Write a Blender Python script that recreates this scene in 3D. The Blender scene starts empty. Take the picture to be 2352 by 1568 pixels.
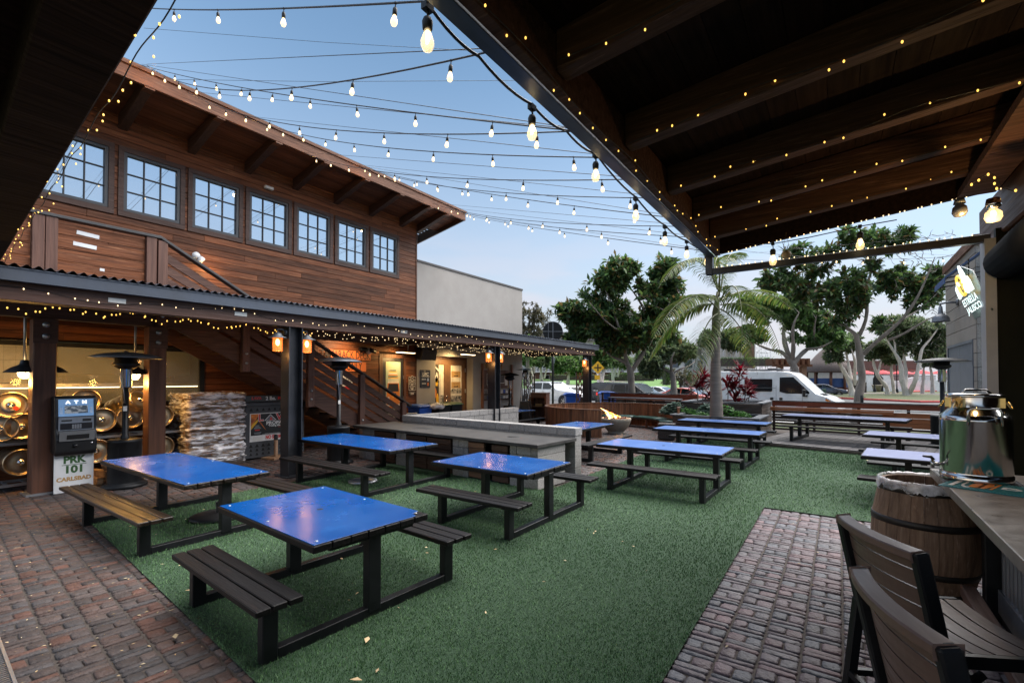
import bpy, bmesh, math, random
import numpy as np
from mathutils import Vector, Matrix
R = math.radians
TRANS = Matrix.Translation
ROT_Y90 = Matrix.Rotation(R(90), 3, 'Y')
rnd = random.Random(7)
sc = bpy.context.scene
col = sc.collection

#--- camera, sky, sun, exposure
PITCH, YAW = 1.0, 34.627
cam_d = bpy.data.cameras.new('camera')
cam_d.sensor_width = 36.0
cam_d.lens = 16.668
cam_d.shift_y = 0.02848
cam_d.clip_start = 0.05
cam_d.clip_end = 2000
cam = bpy.data.objects.new('camera', cam_d)
col.objects.link(cam)
cam.location = (0, 0, 2.0)
cam.rotation_euler = (R(90 + PITCH), 0, R(YAW))
sc.camera = cam

SUN_EL, SUN_AZ = 60.0, 32.0          # the bright opening of the dusk sky: azimuth clockwise from +Y
w = bpy.data.worlds.new('World')
sc.world = w
w.use_nodes = True
wn = w.node_tree
wn.nodes.clear()
def wnode(t, **k):
    n = wn.nodes.new(t)
    for a, b in k.items(): setattr(n, a, b)
    return n
wo = wnode('ShaderNodeOutputWorld'); bg = wnode('ShaderNodeBackground')
sky = wnode('ShaderNodeTexSky', sky_type='NISHITA', sun_disc=False, sun_elevation=R(9.0), sun_rotation=R(215.0),
            altitude=0.0, air_density=1.0, dust_density=0.6, ozone_density=2.0)
tc = wnode('ShaderNodeTexCoord'); sx = wnode('ShaderNodeSeparateXYZ')
wn.links.new(tc.outputs['Generated'], sx.inputs[0])
# soft high haze and dusk clouds low over the horizon
mp = wnode('ShaderNodeMapping'); mp.inputs['Scale'].default_value = (2.2, 2.2, 9.0)
wn.links.new(tc.outputs['Generated'], mp.inputs[0])
nz = wnode('ShaderNodeTexNoise'); nz.inputs['Scale'].default_value = 1.6; nz.inputs['Detail'].default_value = 5
wn.links.new(mp.outputs[0], nz.inputs['Vector'])
cr = wnode('ShaderNodeMapRange', interpolation_type='SMOOTHSTEP')
cr.inputs['From Min'].default_value = .42; cr.inputs['From Max'].default_value = .62
wn.links.new(nz.outputs['Fac'], cr.inputs['Value'])
el = wnode('ShaderNodeMapRange', interpolation_type='SMOOTHSTEP')
el.inputs['From Min'].default_value = .36; el.inputs['From Max'].default_value = .05
wn.links.new(sx.outputs['Z'], el.inputs['Value'])
mu = wnode('ShaderNodeMath', operation='MULTIPLY')
wn.links.new(cr.outputs[0], mu.inputs[0]); wn.links.new(el.outputs[0], mu.inputs[1])
mu2 = wnode('ShaderNodeMath', operation='MULTIPLY'); mu2.inputs[1].default_value = .55
wn.links.new(mu.outputs[0], mu2.inputs[0])
tint = wnode('ShaderNodeMixRGB', blend_type='MULTIPLY'); tint.inputs[0].default_value = 1
tint.inputs[2].default_value = (1.0, 1.0, 1.0, 1)
wn.links.new(sky.outputs[0], tint.inputs[1])
hz = wnode('ShaderNodeMapRange', interpolation_type='SMOOTHSTEP')
hz.inputs['From Min'].default_value = .62; hz.inputs['From Max'].default_value = -.05
hz.inputs['To Max'].default_value = .95
wn.links.new(sx.outputs['Z'], hz.inputs['Value'])
mixh = wnode('ShaderNodeMixRGB'); mixh.inputs[2].default_value = (1.72, 1.78, 2.1, 1)
wn.links.new(hz.outputs[0], mixh.inputs[0]); wn.links.new(tint.outputs[0], mixh.inputs[1])
mixc = wnode('ShaderNodeMixRGB'); mixc.inputs[2].default_value = (2.3, 2.1, 2.25, 1)
wn.links.new(mu2.outputs[0], mixc.inputs[0]); wn.links.new(mixh.outputs[0], mixc.inputs[1])
wn.links.new(mixc.outputs[0], bg.inputs['Color'])
bg.inputs['Strength'].default_value = 0.12
wn.links.new(bg.outputs[0], wo.inputs['Surface'])

sun_d = bpy.data.lights.new('sun', 'SUN')
sun_d.energy = 3.3; sun_d.angle = R(80); sun_d.color = (1.0, .95, .9)
sun = bpy.data.objects.new('sun', sun_d); col.objects.link(sun)
az, elv = R(SUN_AZ), R(SUN_EL)
sdir = Vector((math.sin(az) * math.cos(elv), math.cos(az) * math.cos(elv), math.sin(elv)))
sun.rotation_euler = sdir.to_track_quat('Z', 'Y').to_euler()
sun.location = (0, 0, 30)

sc.view_settings.view_transform = 'Standard'
sc.view_settings.look = 'None'
sc.view_settings.exposure = 1.65
sc.view_settings.gamma = 1.0
sc.render.engine = 'CYCLES'
sc.cycles.max_bounces = 6
sc.cycles.diffuse_bounces = 4
sc.cycles.glossy_bounces = 3
sc.cycles.transmission_bounces = 4
sc.cycles.transparent_max_bounces = 12
sc.cycles.sample_clamp_indirect = 4.0
sc.cycles.caustics_reflective = False
sc.cycles.caustics_refractive = False
sc.cycles.use_denoising = True

#--- survey: from a sight line to a place on a known plane
CAMP = Vector((0, 0, 2.0)); FPX = 1089.0; CXP = 1176.0; CYP = 870.0 - FPX * math.tan(R(PITCH))
_y, _p = R(YAW), R(PITCH)
FW = Vector((-math.sin(_y) * math.cos(_p), math.cos(_y) * math.cos(_p), math.sin(_p)))
RT = Vector((math.cos(_y), math.sin(_y), 0)); UP = RT.cross(FW)
def ray(x, y): return FW + RT * ((x - CXP) / FPX) - UP * ((y - CYP) / FPX)
def onZ(x, y, z=0.0): d = ray(x, y); return CAMP + d * ((z - 2.0) / d.z)
def onX(x, y, X): d = ray(x, y); return CAMP + d * (X / d.x)
def onY(x, y, Y): d = ray(x, y); return CAMP + d * (Y / d.y)
def deep(x, y, dep): return CAMP + ray(x, y) * dep

#--- mesh helpers
class MB:
    def __init__(s): s.v = []; s.f = []; s.sm = []
    def add(s, vs, fs, smooth=False):
        o = len(s.v); s.v.extend([tuple(v) for v in vs]); s.f.extend([tuple(i + o for i in f) for f in fs]); s.sm.extend([smooth] * len(fs)); return s
    def box(s, c, d, rz=0.0, m=None):
        x, y, z = d[0] / 2, d[1] / 2, d[2] / 2
        vs = [Vector((a * x, b * y, e * z)) for e in (-1, 1) for b in (-1, 1) for a in (-1, 1)]
        M_ = m if m is not None else Matrix.Rotation(rz, 3, 'Z')
        vs = [M_ @ v + Vector(c) for v in vs]
        return s.add(vs, [(0, 2, 3, 1), (4, 5, 7, 6), (0, 1, 5, 4), (2, 6, 7, 3), (0, 4, 6, 2), (1, 3, 7, 5)])
    def b2(s, a, b):
        return s.box(((a[0] + b[0]) / 2, (a[1] + b[1]) / 2, (a[2] + b[2]) / 2), (abs(b[0] - a[0]), abs(b[1] - a[1]), abs(b[2] - a[2])))
    def bar(s, p0, p1, wd, ht, up=(0, 0, 1)):
        p0, p1 = Vector(p0), Vector(p1); d = p1 - p0; L = d.length; d.normalize(); u = Vector(up)
        if abs(d.dot(u)) > .99: u = Vector((1, 0, 0))
        sd = d.cross(u).normalized(); u = sd.cross(d)
        return s.box((p0 + p1) / 2, (L, wd, ht), m=Matrix((d, -sd, u)).transposed())
    def tube(s, pts, r, n=8, caps=True):
        pts = [Vector(p) for p in pts]; k = len(pts); rr = r if hasattr(r, '__len__') else [r] * k
        o = len(s.v); prev = None; vs = []
        for i, p in enumerate(pts):
            t = (pts[min(i + 1, k - 1)] - pts[max(i - 1, 0)])
            if t.length < 1e-9: t = Vector((0, 0, 1))
            t.normalize()
            if prev is None:
                a = Vector((0, 0, 1)) if abs(t.z) < .9 else Vector((1, 0, 0)); u = t.cross(a).normalized()
            else:
                u = (prev - t * prev.dot(t))
                u = u.normalized() if u.length > 1e-6 else t.orthogonal().normalized()
            prev = u; v = t.cross(u)
            for j in range(n):
                an = 2 * math.pi * j / n; vs.append(p + (u * math.cos(an) + v * math.sin(an)) * rr[i])
        fs = [(i * n + j, i * n + (j + 1) % n, (i + 1) * n + (j + 1) % n, (i + 1) * n + j) for i in range(k - 1) for j in range(n)]
        s.add(vs, fs, True)
        if caps: s.add([], [])
        if caps:
            s.f.append(tuple(o + j for j in reversed(range(n)))); s.f.append(tuple(o + (k - 1) * n + j for j in range(n))); s.sm += [False, False]
        return s
    def lathe(s, prof, c=(0, 0, 0), n=24, m=None, smooth=True):
        vs = []; c = Vector(c)
        for (r, z) in prof:
            for j in range(n):
                a = 2 * math.pi * j / n; v = Vector((r * math.cos(a), r * math.sin(a), z))
                vs.append((m @ v if m is not None else v) + c)
        fs = [(i * n + j, i * n + (j + 1) % n, (i + 1) * n + (j + 1) % n, (i + 1) * n + j) for i in range(len(prof) - 1) for j in range(n)]
        return s.add(vs, fs, smooth)
    def prism(s, poly, h, m=None, z0=0.0):
        # poly in local xy, extruded z0..z0+h, m 4x4 places it
        n = len(poly); m = m or Matrix.Identity(4)
        vs = [m @ Vector((p[0], p[1], z0)) for p in poly] + [m @ Vector((p[0], p[1], z0 + h)) for p in poly]
        fs = [tuple(reversed(range(n))), tuple(range(n, 2 * n))] + [(i, (i + 1) % n, n + (i + 1) % n, n + i) for i in range(n)]
        return s.add(vs, fs)
    def quad(s, a, b, c, d): return s.add([a, b, c, d], [(0, 1, 2, 3)])
    def ball(s, c, r, n=10, k=6, sz=1.0):
        prof = [(max(r * math.sin(math.pi * i / k), 1e-4), -r * sz * math.cos(math.pi * i / k)) for i in range(k + 1)]
        return s.lathe(prof, c, n)
    def build(s, name, mat, parent=None, bevel=0.0, seg=1, smooth=None, lo=0):
        if parent is not None and not lo:
            inv = root_matrix(parent).inverted(); s.v = [tuple(inv @ Vector(v)) for v in s.v]
        me = bpy.data.meshes.new(name); me.from_pydata(s.v, [], s.f)
        me.polygons.foreach_set('use_smooth', [bool(x) if smooth is None else smooth for x in s.sm] if len(s.sm) == len(me.polygons) else [False] * len(me.polygons))
        if bevel:
            bm = bmesh.new(); bm.from_mesh(me); bmesh.ops.remove_doubles(bm, verts=bm.verts, dist=1e-5)
            bmesh.ops.bevel(bm, geom=[e for e in bm.edges if len(e.link_faces) == 2 and e.calc_face_angle(0) > .5], offset=bevel, segments=seg, affect='EDGES', profile=.6)
            bm.to_mesh(me); bm.free()
        me.materials.append(mat)
        return link(name, me, parent)
def root_matrix(o):
    m = TRANS(o.location) @ o.rotation_euler.to_matrix().to_4x4()
    return root_matrix(o.parent) @ m if o.parent else m
def link(name, me, parent=None):
    o = bpy.data.objects.new(name, me); col.objects.link(o)
    if parent is not None: o.parent = parent
    return o
def tag(o, label=None, cat=None, group=None, kind=None):
    if label: o['label'] = label
    if cat: o['category'] = cat
    if group: o['group'] = group
    if kind: o['kind'] = kind
    return o
def thing(name, label, cat, loc=(0, 0, 0), rz=0.0, group=None):
    o = bpy.data.objects.new(name, None); col.objects.link(o); o.empty_display_size = .2
    o.location = loc; o.rotation_euler = (0, 0, rz)
    return tag(o, label, cat, group)
def struct(name, mb, m, bevel=0):
    return tag(mb.build(name, m, bevel=bevel), kind='structure')
def copy_tree(o, parent=None):
    c = o.copy(); col.objects.link(c); c.parent = parent
    for ch in [x for x in o.children]: copy_tree(ch, c)
    return c
def again(o, loc, rz=None, label=None):
    c = copy_tree(o); c.location = loc
    if rz is not None: c.rotation_euler = (0, 0, rz)
    if label: c['label'] = label
    return c
def npmesh(name, V, F, m, parent=None, smooth=False):
    V = np.asarray(V, np.float32); F = np.asarray(F, np.int32); k = F.shape[1]
    me = bpy.data.meshes.new(name)
    me.vertices.add(len(V)); me.vertices.foreach_set('co', V.ravel())
    me.loops.add(F.size); me.loops.foreach_set('vertex_index', F.ravel())
    me.polygons.add(len(F)); me.polygons.foreach_set('loop_start', np.arange(0, F.size, k, dtype=np.int32))
    if smooth: me.polygons.foreach_set('use_smooth', np.ones(len(F), bool))
    me.update(calc_edges=True); me.validate()
    me.materials.append(m)
    return link(name, me, parent)
def frame(o, xdir, ydir):
    x, y = Vector(xdir).normalized(), Vector(ydir).normalized(); z = x.cross(y)
    m = Matrix((x, y, z)).transposed().to_4x4(); m.translation = Vector(o); return m
def facex(X, Y, Z): return frame((X, Y, Z), (0, 1, 0), (0, 0, 1))       # a sheet on a wall that looks towards +X
_tc = {}
def text(s, size, m, mat, name='lettering', parent=None, align='CENTER', depth=.002, sx=1.0, shear=0.0, bold=0.0):
    cu = bpy.data.curves.new('t', 'FONT'); cu.body = s; cu.size = size; cu.align_x = align; cu.align_y = 'CENTER'; cu.extrude = depth
    cu.shear = shear; cu.offset = bold; cu.resolution_u = 3
    o = bpy.data.objects.new('t', cu); col.objects.link(o)
    dg = bpy.context.evaluated_depsgraph_get(); me = bpy.data.meshes.new_from_object(o.evaluated_get(dg))
    bpy.data.objects.remove(o); bpy.data.curves.remove(cu)
    M_ = m @ Matrix.Diagonal((sx, 1, 1, 1))
    if parent is not None: M_ = root_matrix(parent).inverted() @ M_
    me.transform(M_); me.name = name; me.materials.clear(); me.materials.append(mat)
    return link(name, me, parent)
def plate(m, w_, h_, t, mb=None):
    mb = mb or MB(); return mb.prism([(-w_ / 2, -h_ / 2), (w_ / 2, -h_ / 2), (w_ / 2, h_ / 2), (-w_ / 2, h_ / 2)], t, m)
def sheet(m, pts, mat, name, parent, t=.002, z=0.0):
    return MB().prism(pts, t, m, z).build(name, mat, parent)
def rect(x0, y0, x1, y1): return [(x0, y0), (x1, y0), (x1, y1), (x0, y1)]
def disc(cx, cy, r, n=20, sy=1.0): return [(cx + r * math.cos(2 * math.pi * i / n), cy + r * sy * math.sin(2 * math.pi * i / n)) for i in range(n)]
def lamp(name, kind, loc, energy, color, parent, size=.05, spot=None, aim=None):
    d = bpy.data.lights.new(name, kind); d.energy = energy; d.color = color
    if kind == 'AREA': d.size = size
    else: d.shadow_soft_size = size
    o = bpy.data.objects.new(name, d); col.objects.link(o); o.parent = parent
    o.location = root_matrix(parent).inverted() @ Vector(loc) if parent else loc
    if kind == 'SPOT': d.spot_size = spot or R(100); d.spot_blend = .6
    if aim is not None: o.rotation_euler = (-Vector(aim)).to_track_quat('Z', 'Y').to_euler()
    return o
#--- materials (procedural)
def mat(name, c1, c2=None, rough=.6, metal=0.0, ns=6.0, st=(1, 1, 1), isl=0.0, bump=0.0, bns=None, bst=None, coat=0.0,
        emit=0.0, ecol=None, spec=.5, lo=.35, hi=.65, rvar=0.0, alpha=1.0, trans=0.0, sheen=0.0, det=6, sample=True, c3=None, ns3=2.0, c3lo=.56, avar=None, transl=0, pal=None):
    m = bpy.data.materials.new(name); m.use_nodes = True; nt = m.node_tree; N = nt.nodes; Lk = nt.links
    b = N['Principled BSDF']; b.inputs['Roughness'].default_value = rough; b.inputs['Metallic'].default_value = metal
    b.inputs['Specular IOR Level'].default_value = spec; b.inputs['Coat Weight'].default_value = coat
    b.inputs['Alpha'].default_value = alpha; b.inputs['Transmission Weight'].default_value = trans
    t = N.new('ShaderNodeTexCoord'); mp = N.new('ShaderNodeMapping'); mp.inputs['Scale'].default_value = st
    Lk.new(t.outputs['Object'], mp.inputs[0])
    geo = N.new('ShaderNodeNewGeometry')
    vec = mp.outputs[0]
    if isl:
        ad = N.new('ShaderNodeVectorMath'); ad.operation = 'ADD'; ms = N.new('ShaderNodeMath'); ms.operation = 'MULTIPLY'; ms.inputs[1].default_value = 37.0
        Lk.new(geo.outputs['Random Per Island'], ms.inputs[0]); Lk.new(mp.outputs[0], ad.inputs[0]); Lk.new(ms.outputs[0], ad.inputs[1]); vec = ad.outputs[0]
    nz = N.new('ShaderNodeTexNoise'); nz.inputs['Scale'].default_value = ns; nz.inputs['Detail'].default_value = det; nz.inputs['Roughness'].default_value = .6
    Lk.new(vec, nz.inputs['Vector'])
    mr = N.new('ShaderNodeMapRange'); mr.inputs['From Min'].default_value = lo; mr.inputs['From Max'].default_value = hi
    Lk.new(nz.outputs['Fac'], mr.inputs['Value'])
    mx = N.new('ShaderNodeMixRGB'); mx.inputs[1].default_value = (*c1, 1); mx.inputs[2].default_value = (*(c2 or tuple(x * .82 for x in c1)), 1)
    Lk.new(mr.outputs[0], mx.inputs[0]); cout = mx.outputs[0]
    if pal:
        rp = N.new('ShaderNodeValToRGB'); rp.color_ramp.interpolation = 'CONSTANT'; e_ = rp.color_ramp.elements
        for i, c_ in enumerate(pal):
            q = e_[i] if i < 2 else e_.new(i / len(pal)); q.position = i / len(pal); q.color = (*c_, 1)
        ps_ = N.new('ShaderNodeMath'); ps_.operation = 'FRACT'; pm_ = N.new('ShaderNodeMath'); pm_.operation = 'MULTIPLY'; pm_.inputs[1].default_value = 17.3
        Lk.new(geo.outputs['Random Per Island'], pm_.inputs[0]); Lk.new(pm_.outputs[0], ps_.inputs[0]); Lk.new(ps_.outputs[0], rp.inputs[0])
        px_ = N.new('ShaderNodeMixRGB'); px_.blend_type = 'MULTIPLY'; px_.inputs[0].default_value = 1; Lk.new(rp.outputs[0], px_.inputs[1]); Lk.new(cout, px_.inputs[2]); cout = px_.outputs[0]
    if c3:
        n3 = N.new('ShaderNodeTexNoise'); n3.inputs['Scale'].default_value = ns3; n3.inputs['Detail'].default_value = 8; n3.inputs['Roughness'].default_value = .7
        Lk.new(vec, n3.inputs['Vector']); m3 = N.new('ShaderNodeMapRange'); m3.inputs['From Min'].default_value = c3lo; m3.inputs['From Max'].default_value = c3lo + .12
        Lk.new(n3.outputs['Fac'], m3.inputs['Value']); x3 = N.new('ShaderNodeMixRGB'); x3.inputs[2].default_value = (*c3, 1)
        Lk.new(m3.outputs[0], x3.inputs[0]); Lk.new(cout, x3.inputs[1]); cout = x3.outputs[0]
    if isl:
        hm = N.new('ShaderNodeMapRange'); hm.inputs['To Min'].default_value = 1 - isl; hm.inputs['To Max'].default_value = 1 + isl
        Lk.new(geo.outputs['Random Per Island'], hm.inputs['Value'])
        ml = N.new('ShaderNodeMixRGB'); ml.blend_type = 'MULTIPLY'; ml.inputs[0].default_value = 1
        Lk.new(cout, ml.inputs[1]); Lk.new(hm.outputs[0], ml.inputs[2]); cout = ml.outputs[0]
    Lk.new(cout, b.inputs['Base Color'])
    if rvar:
        rm = N.new('ShaderNodeMapRange'); rm.inputs['From Min'].default_value = .3; rm.inputs['From Max'].default_value = .7
        rm.inputs['To Min'].default_value = rough - rvar; rm.inputs['To Max'].default_value = rough + rvar
        Lk.new(nz.outputs['Fac'], rm.inputs['Value']); Lk.new(rm.outputs[0], b.inputs['Roughness'])
    if bump:
        n2 = N.new('ShaderNodeTexNoise'); n2.inputs['Scale'].default_value = bns or ns * 4; n2.inputs['Detail'].default_value = 5
        if bst:
            mp2 = N.new('ShaderNodeMapping'); mp2.inputs['Scale'].default_value = bst; Lk.new(t.outputs['Object'], mp2.inputs[0]); Lk.new(mp2.outputs[0], n2.inputs['Vector'])
        else: Lk.new(vec, n2.inputs['Vector'])
        bp = N.new('ShaderNodeBump'); bp.inputs['Strength'].default_value = bump; bp.inputs['Distance'].default_value = .02
        Lk.new(n2.outputs['Fac'], bp.inputs['Height']); Lk.new(bp.outputs[0], b.inputs['Normal'])
    if avar:
        am = N.new('ShaderNodeMapRange'); am.inputs['From Min'].default_value = .42; am.inputs['From Max'].default_value = .58
        am.inputs['To Min'].default_value = avar[0]; am.inputs['To Max'].default_value = avar[1]; Lk.new(nz.outputs['Fac'], am.inputs['Value']); Lk.new(am.outputs[0], b.inputs['Alpha'])
    if transl:
        tr = N.new('ShaderNodeBsdfTranslucent'); ms_ = N.new('ShaderNodeMixShader'); ms_.inputs[0].default_value = transl
        Lk.new(cout, tr.inputs['Color']); Lk.new(b.outputs[0], ms_.inputs[1]); Lk.new(tr.outputs[0], ms_.inputs[2]); Lk.new(ms_.outputs[0], N['Material Output'].inputs['Surface'])
    if emit:
        b.inputs['Emission Color'].default_value = (*(ecol or c1), 1); b.inputs['Emission Strength'].default_value = emit
        if not sample: m.cycles.emission_sampling = 'NONE'
    return m
def wood(name, c1, c2, axis=0, rough=.55, isl=.25, bump=.25, c3=None, coat=0.0, k=1.0, ns3=1.6, spec=.4, c3lo=.56):
    st = [22.0 * k] * 3; st[axis] = 1.3 * k
    return mat(name, c1, c2, rough=rough, ns=1.0, st=tuple(st), isl=isl, bump=bump, bns=1.6, lo=.32, hi=.68, coat=coat, c3=c3, ns3=ns3, det=8, rvar=.1, spec=spec, c3lo=c3lo)
M = {}
M['black_metal'] = mat('black_metal', (.0045, .005, .006), (.009, .010, .012), rough=.45, ns=5, rvar=.1, bump=.04, bns=60, spec=.3)
M['dark_metal'] = mat('dark_metal', (.02, .022, .027), (.035, .036, .042), rough=.4, ns=4, metal=.3, rvar=.1)
M['gutter'] = mat('gutter', (.10, .115, .145), (.075, .085, .105), rough=.38, metal=.5, ns=2, st=(4, 1, 1), rvar=.1)
M['zinc'] = mat('zinc', (.42, .43, .45), (.33, .34, .36), rough=.4, metal=.8, ns=5, rvar=.12)
M['steel'] = mat('steel', (.62, .61, .6), (.5, .5, .5), rough=.16, metal=1, ns=3, st=(3, 3, .4), rvar=.06, bump=.04, bns=3, bst=(6, 6, .6))
M['keg'] = mat('keg', (.56, .46, .32), (.36, .29, .2), rough=.34, metal=1, ns=6, rvar=.1, bump=.1, bns=14, isl=.15)
M['dark_hole'] = mat('dark_hole', (.006, .006, .007), rough=.8)
M['siding'] = wood('siding', (.185, .062, .023), (.070, .024, .011), axis=1, isl=.42, bump=.4, c3=(.26, .12, .06), ns3=1.1, spec=.25)
M['fascia'] = wood('fascia', (.17, .075, .04), (.075, .033, .02), axis=1, isl=.15, c3=(.22, .115, .07), spec=.25)
M['soffit'] = wood('soffit', (.15, .058, .03), (.085, .034, .019), axis=1, isl=.3, spec=.25)
M['bracket'] = wood('bracket', (.055, .026, .018), (.03, .015, .011), axis=0, isl=.1)
M['timber_v'] = wood('timber_v', (.13, .055, .032), (.055, .024, .015), axis=2, isl=.2, k=.5, bump=.4)
M['timber_y'] = wood('timber_y', (.085, .040, .028), (.045, .021, .015), axis=1, isl=.2, bump=.3)
M['timber_x'] = wood('timber_x', (.06, .030, .021), (.03, .015, .011), axis=0, isl=.2, bump=.3)
M['rail_wood'] = wood('rail_wood', (.10, .045, .030), (.05, .022, .016), axis=1, isl=.3, bump=.3, c3=(.15, .08, .05))
M['rail_post'] = wood('rail_post', (.13, .062, .043), (.07, .033, .024), axis=2, isl=.2, bump=.3)
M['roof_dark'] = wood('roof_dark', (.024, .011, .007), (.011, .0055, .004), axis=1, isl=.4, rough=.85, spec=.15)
M['rafter'] = wood('rafter', (.11, .054, .038), (.05, .026, .018), axis=0, isl=.1, rough=.7, c3=(.18, .10, .075), bump=.4, spec=.2)
M['oak_y'] = wood('oak_y', (.09, .045, .03), (.05, .025, .018), axis=1, isl=.15, bump=.6, k=.5)
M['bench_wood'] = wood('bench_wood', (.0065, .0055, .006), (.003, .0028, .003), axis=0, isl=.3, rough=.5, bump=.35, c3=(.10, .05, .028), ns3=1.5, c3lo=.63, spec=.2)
M['bench_lamplit'] = wood('bench_lamplit', (.014, .008, .0045), (.003, .002, .002), axis=0, isl=.3, rough=.34, bump=1.0, k=.5, spec=.4)  # bench wood with golden lamp highlights put into a warmer base
M['blue'] = mat('blue', (.001, .058, .245), (.002, .072, .27), rough=.24, ns=1.6, rvar=.08, spec=.36, c3=(.012, .10, .33), ns3=1.3, c3lo=.54)
M['blue_sky_sheen'] = mat('blue_sky_sheen', (.05, .125, .36), (.075, .155, .38), rough=.32, ns=2.2, rvar=.06)  # blue sheet with the grazing sky reflection put into a paler base
M['slate_top'] = mat('slate_top', (.075, .092, .19), (.11, .13, .235), rough=.48, ns=3, st=(1, 6, 1), rvar=.08, spec=.3)
M['block'] = mat('block', (.36, .345, .33), (.24, .23, .22), rough=.9, ns=40, isl=.08, bump=.5, bns=60, lo=.3, hi=.55, c3=(.12, .115, .11), ns3=34)
M['mortar'] = mat('mortar', (.26, .25, .24), rough=.95, ns=20)
M['slab'] = mat('slab', (.034, .033, .032), (.06, .057, .055), rough=.65, ns=4, rvar=.1, bump=.08, bns=30, spec=.18)
M['counter'] = mat('counter', (.155, .13, .11), (.21, .18, .155), rough=.38, ns=9, rvar=.12, c3=(.11, .093, .08), ns3=6)
M['stucco'] = mat('stucco', (.36, .34, .32), (.325, .305, .285), rough=.9, ns=1.5, bump=.25, bns=45)
M['cap'] = mat('cap', (.06, .055, .055), rough=.6)
M['glass_sky'] = mat('glass_sky', (.62, .68, .74), (.6, .66, .72), rough=.02, metal=.9, ns=1, bump=.012, bns=1.2)
M['window_frame'] = mat('window_frame', (.045, .052, .063), rough=.5, ns=4)
M['brick'] = mat('brick', (1.15, 1.1, 1.08), (.72, .74, .76), rough=.62, ns=9, isl=.25, bump=.9, bns=22, lo=.3, hi=.7, spec=.35, pal=[(.074, .049, .043), (.058, .046, .044), (.094, .047, .036), (.056, .05, .051), (.07, .053, .049)])  # browner brick than the path; the court's shade also darkens these colours
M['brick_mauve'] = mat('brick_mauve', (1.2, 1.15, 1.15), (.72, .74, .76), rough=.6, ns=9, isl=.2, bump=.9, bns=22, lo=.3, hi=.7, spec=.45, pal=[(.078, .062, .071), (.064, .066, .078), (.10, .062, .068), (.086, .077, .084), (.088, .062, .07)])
M['soil'] = mat('soil', (.045, .036, .031), (.07, .056, .047), rough=.95, ns=20)
M['turf_base'] = mat('turf_base', (.02, .05, .022), (.03, .066, .03), rough=.95, ns=30, bump=.8, bns=90)
M['blade'] = mat('blade', (.048, .122, .044), (.10, .195, .074), rough=.6, ns=.9, isl=.45, lo=.33, hi=.62, spec=.3, det=4, c3=(.13, .215, .10), ns3=.55, c3lo=.5)
M['lawn'] = mat('lawn', (.07, .16, .03), (.10, .19, .045), rough=.95, ns=1.5, bump=.4, bns=30)
M['verge'] = mat('verge', (.045, .07, .02), (.085, .08, .035), rough=.95, ns=1.2, bump=.5, bns=20)
M['asphalt'] = mat('asphalt', (.055, .056, .06), (.075, .075, .078), rough=.85, ns=1.5, bump=.2, bns=90, c3=(.045, .046, .05), ns3=.4)
M['concrete'] = mat('concrete', (.36, .35, .33), (.3, .29, .28), rough=.9, ns=3, bump=.2, bns=40)
M['red_kerb'] = mat('red_kerb', (.50, .05, .045), (.4, .06, .05), rough=.7, ns=5)
M['white_paint'] = mat('white_paint', (.75, .75, .74), rough=.6)
M['deck_board'] = mat('deck_board', (.105, .098, .098), (.065, .06, .062), rough=.7, ns=1, st=(3, 3, 3), isl=.2, bump=.3, bns=30)
M['cedar'] = wood('cedar', (.20, .080, .035), (.10, .038, .018), axis=2, isl=.45, rough=.5, bump=.3, c3=(.25, .12, .06))
M['cedar_cap'] = wood('cedar_cap', (.17, .085, .05), (.1, .05, .03), axis=0, isl=.1)
M['fence_red'] = wood('fence_red', (.19, .052, .025), (.095, .028, .015), axis=0, isl=.3, rough=.5, bump=.2, spec=.25)
M['fence_light'] = wood('fence_light', (.30, .105, .04), (.20, .068, .028), axis=0, isl=.25, rough=.5, bump=.2, spec=.25)
M['fence_dark'] = wood('fence_dark', (.075, .042, .031), (.042, .025, .019), axis=0, isl=.3, rough=.55, spec=.25)
M['fence_cap'] = mat('fence_cap', (.035, .034, .036), (.05, .048, .05), rough=.5, ns=4)
M['planter'] = wood('planter', (.085, .060, .046), (.045, .032, .026), axis=0, isl=.3, rough=.6)
M['planter_cap'] = mat('planter_cap', (.10, .11, .125), (.075, .08, .092), rough=.5, ns=3)
M['bowl'] = mat('bowl', (.30, .26, .20), (.23, .195, .15), rough=.75, ns=3, bump=.15, bns=20, rvar=.1)
M['cushion'] = mat('cushion', (.012, .045, .036), (.02, .06, .05), rough=.4, ns=4, bump=.25, bns=5)
M['wicker'] = mat('wicker', (.05, .034, .026), (.022, .015, .012), rough=.5, ns=60, bump=.5, bns=60)
M['fire'] = mat('fire', (1, .35, .05), rough=1, emit=0.9, ecol=(1.0, .42, .07))
M['fire_core'] = mat('fire_core', (1, .6, .2), rough=1, emit=1.6, ecol=(1.0, .66, .25))
M['lava'] = mat('lava', (.05, .025, .018), (.12, .04, .02), rough=.9, ns=20, isl=.3)
M['bulb'] = mat('bulb', (1, .8, .5), rough=.2, emit=0.75, ecol=(1.0, .66, .32))
M['bulb_big'] = mat('bulb_big', (1, .85, .6), rough=.05, alpha=.42, emit=0.3, ecol=(1.0, .74, .36))
M['filament'] = mat('filament', (1, .8, .5), emit=3.0, ecol=(1.0, .78, .45))
M['fairy'] = mat('fairy', (1, .7, .25), rough=.3, emit=0.75, ecol=(1.0, .55, .10), sample=False)
M['fairy_white'] = mat('fairy_white', (1, .8, .5), rough=.3, emit=0.8, ecol=(1.0, .72, .38), sample=False)
M['rubber'] = mat('rubber', (.012, .012, .013), rough=.6)
M['wire'] = mat('wire', (.015, .015, .017), rough=.5)
M['lantern_glass'] = mat('lantern_glass', (.7, .2, .05), rough=.15, alpha=.6, emit=0.34, ecol=(1.0, .27, .045))
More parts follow.
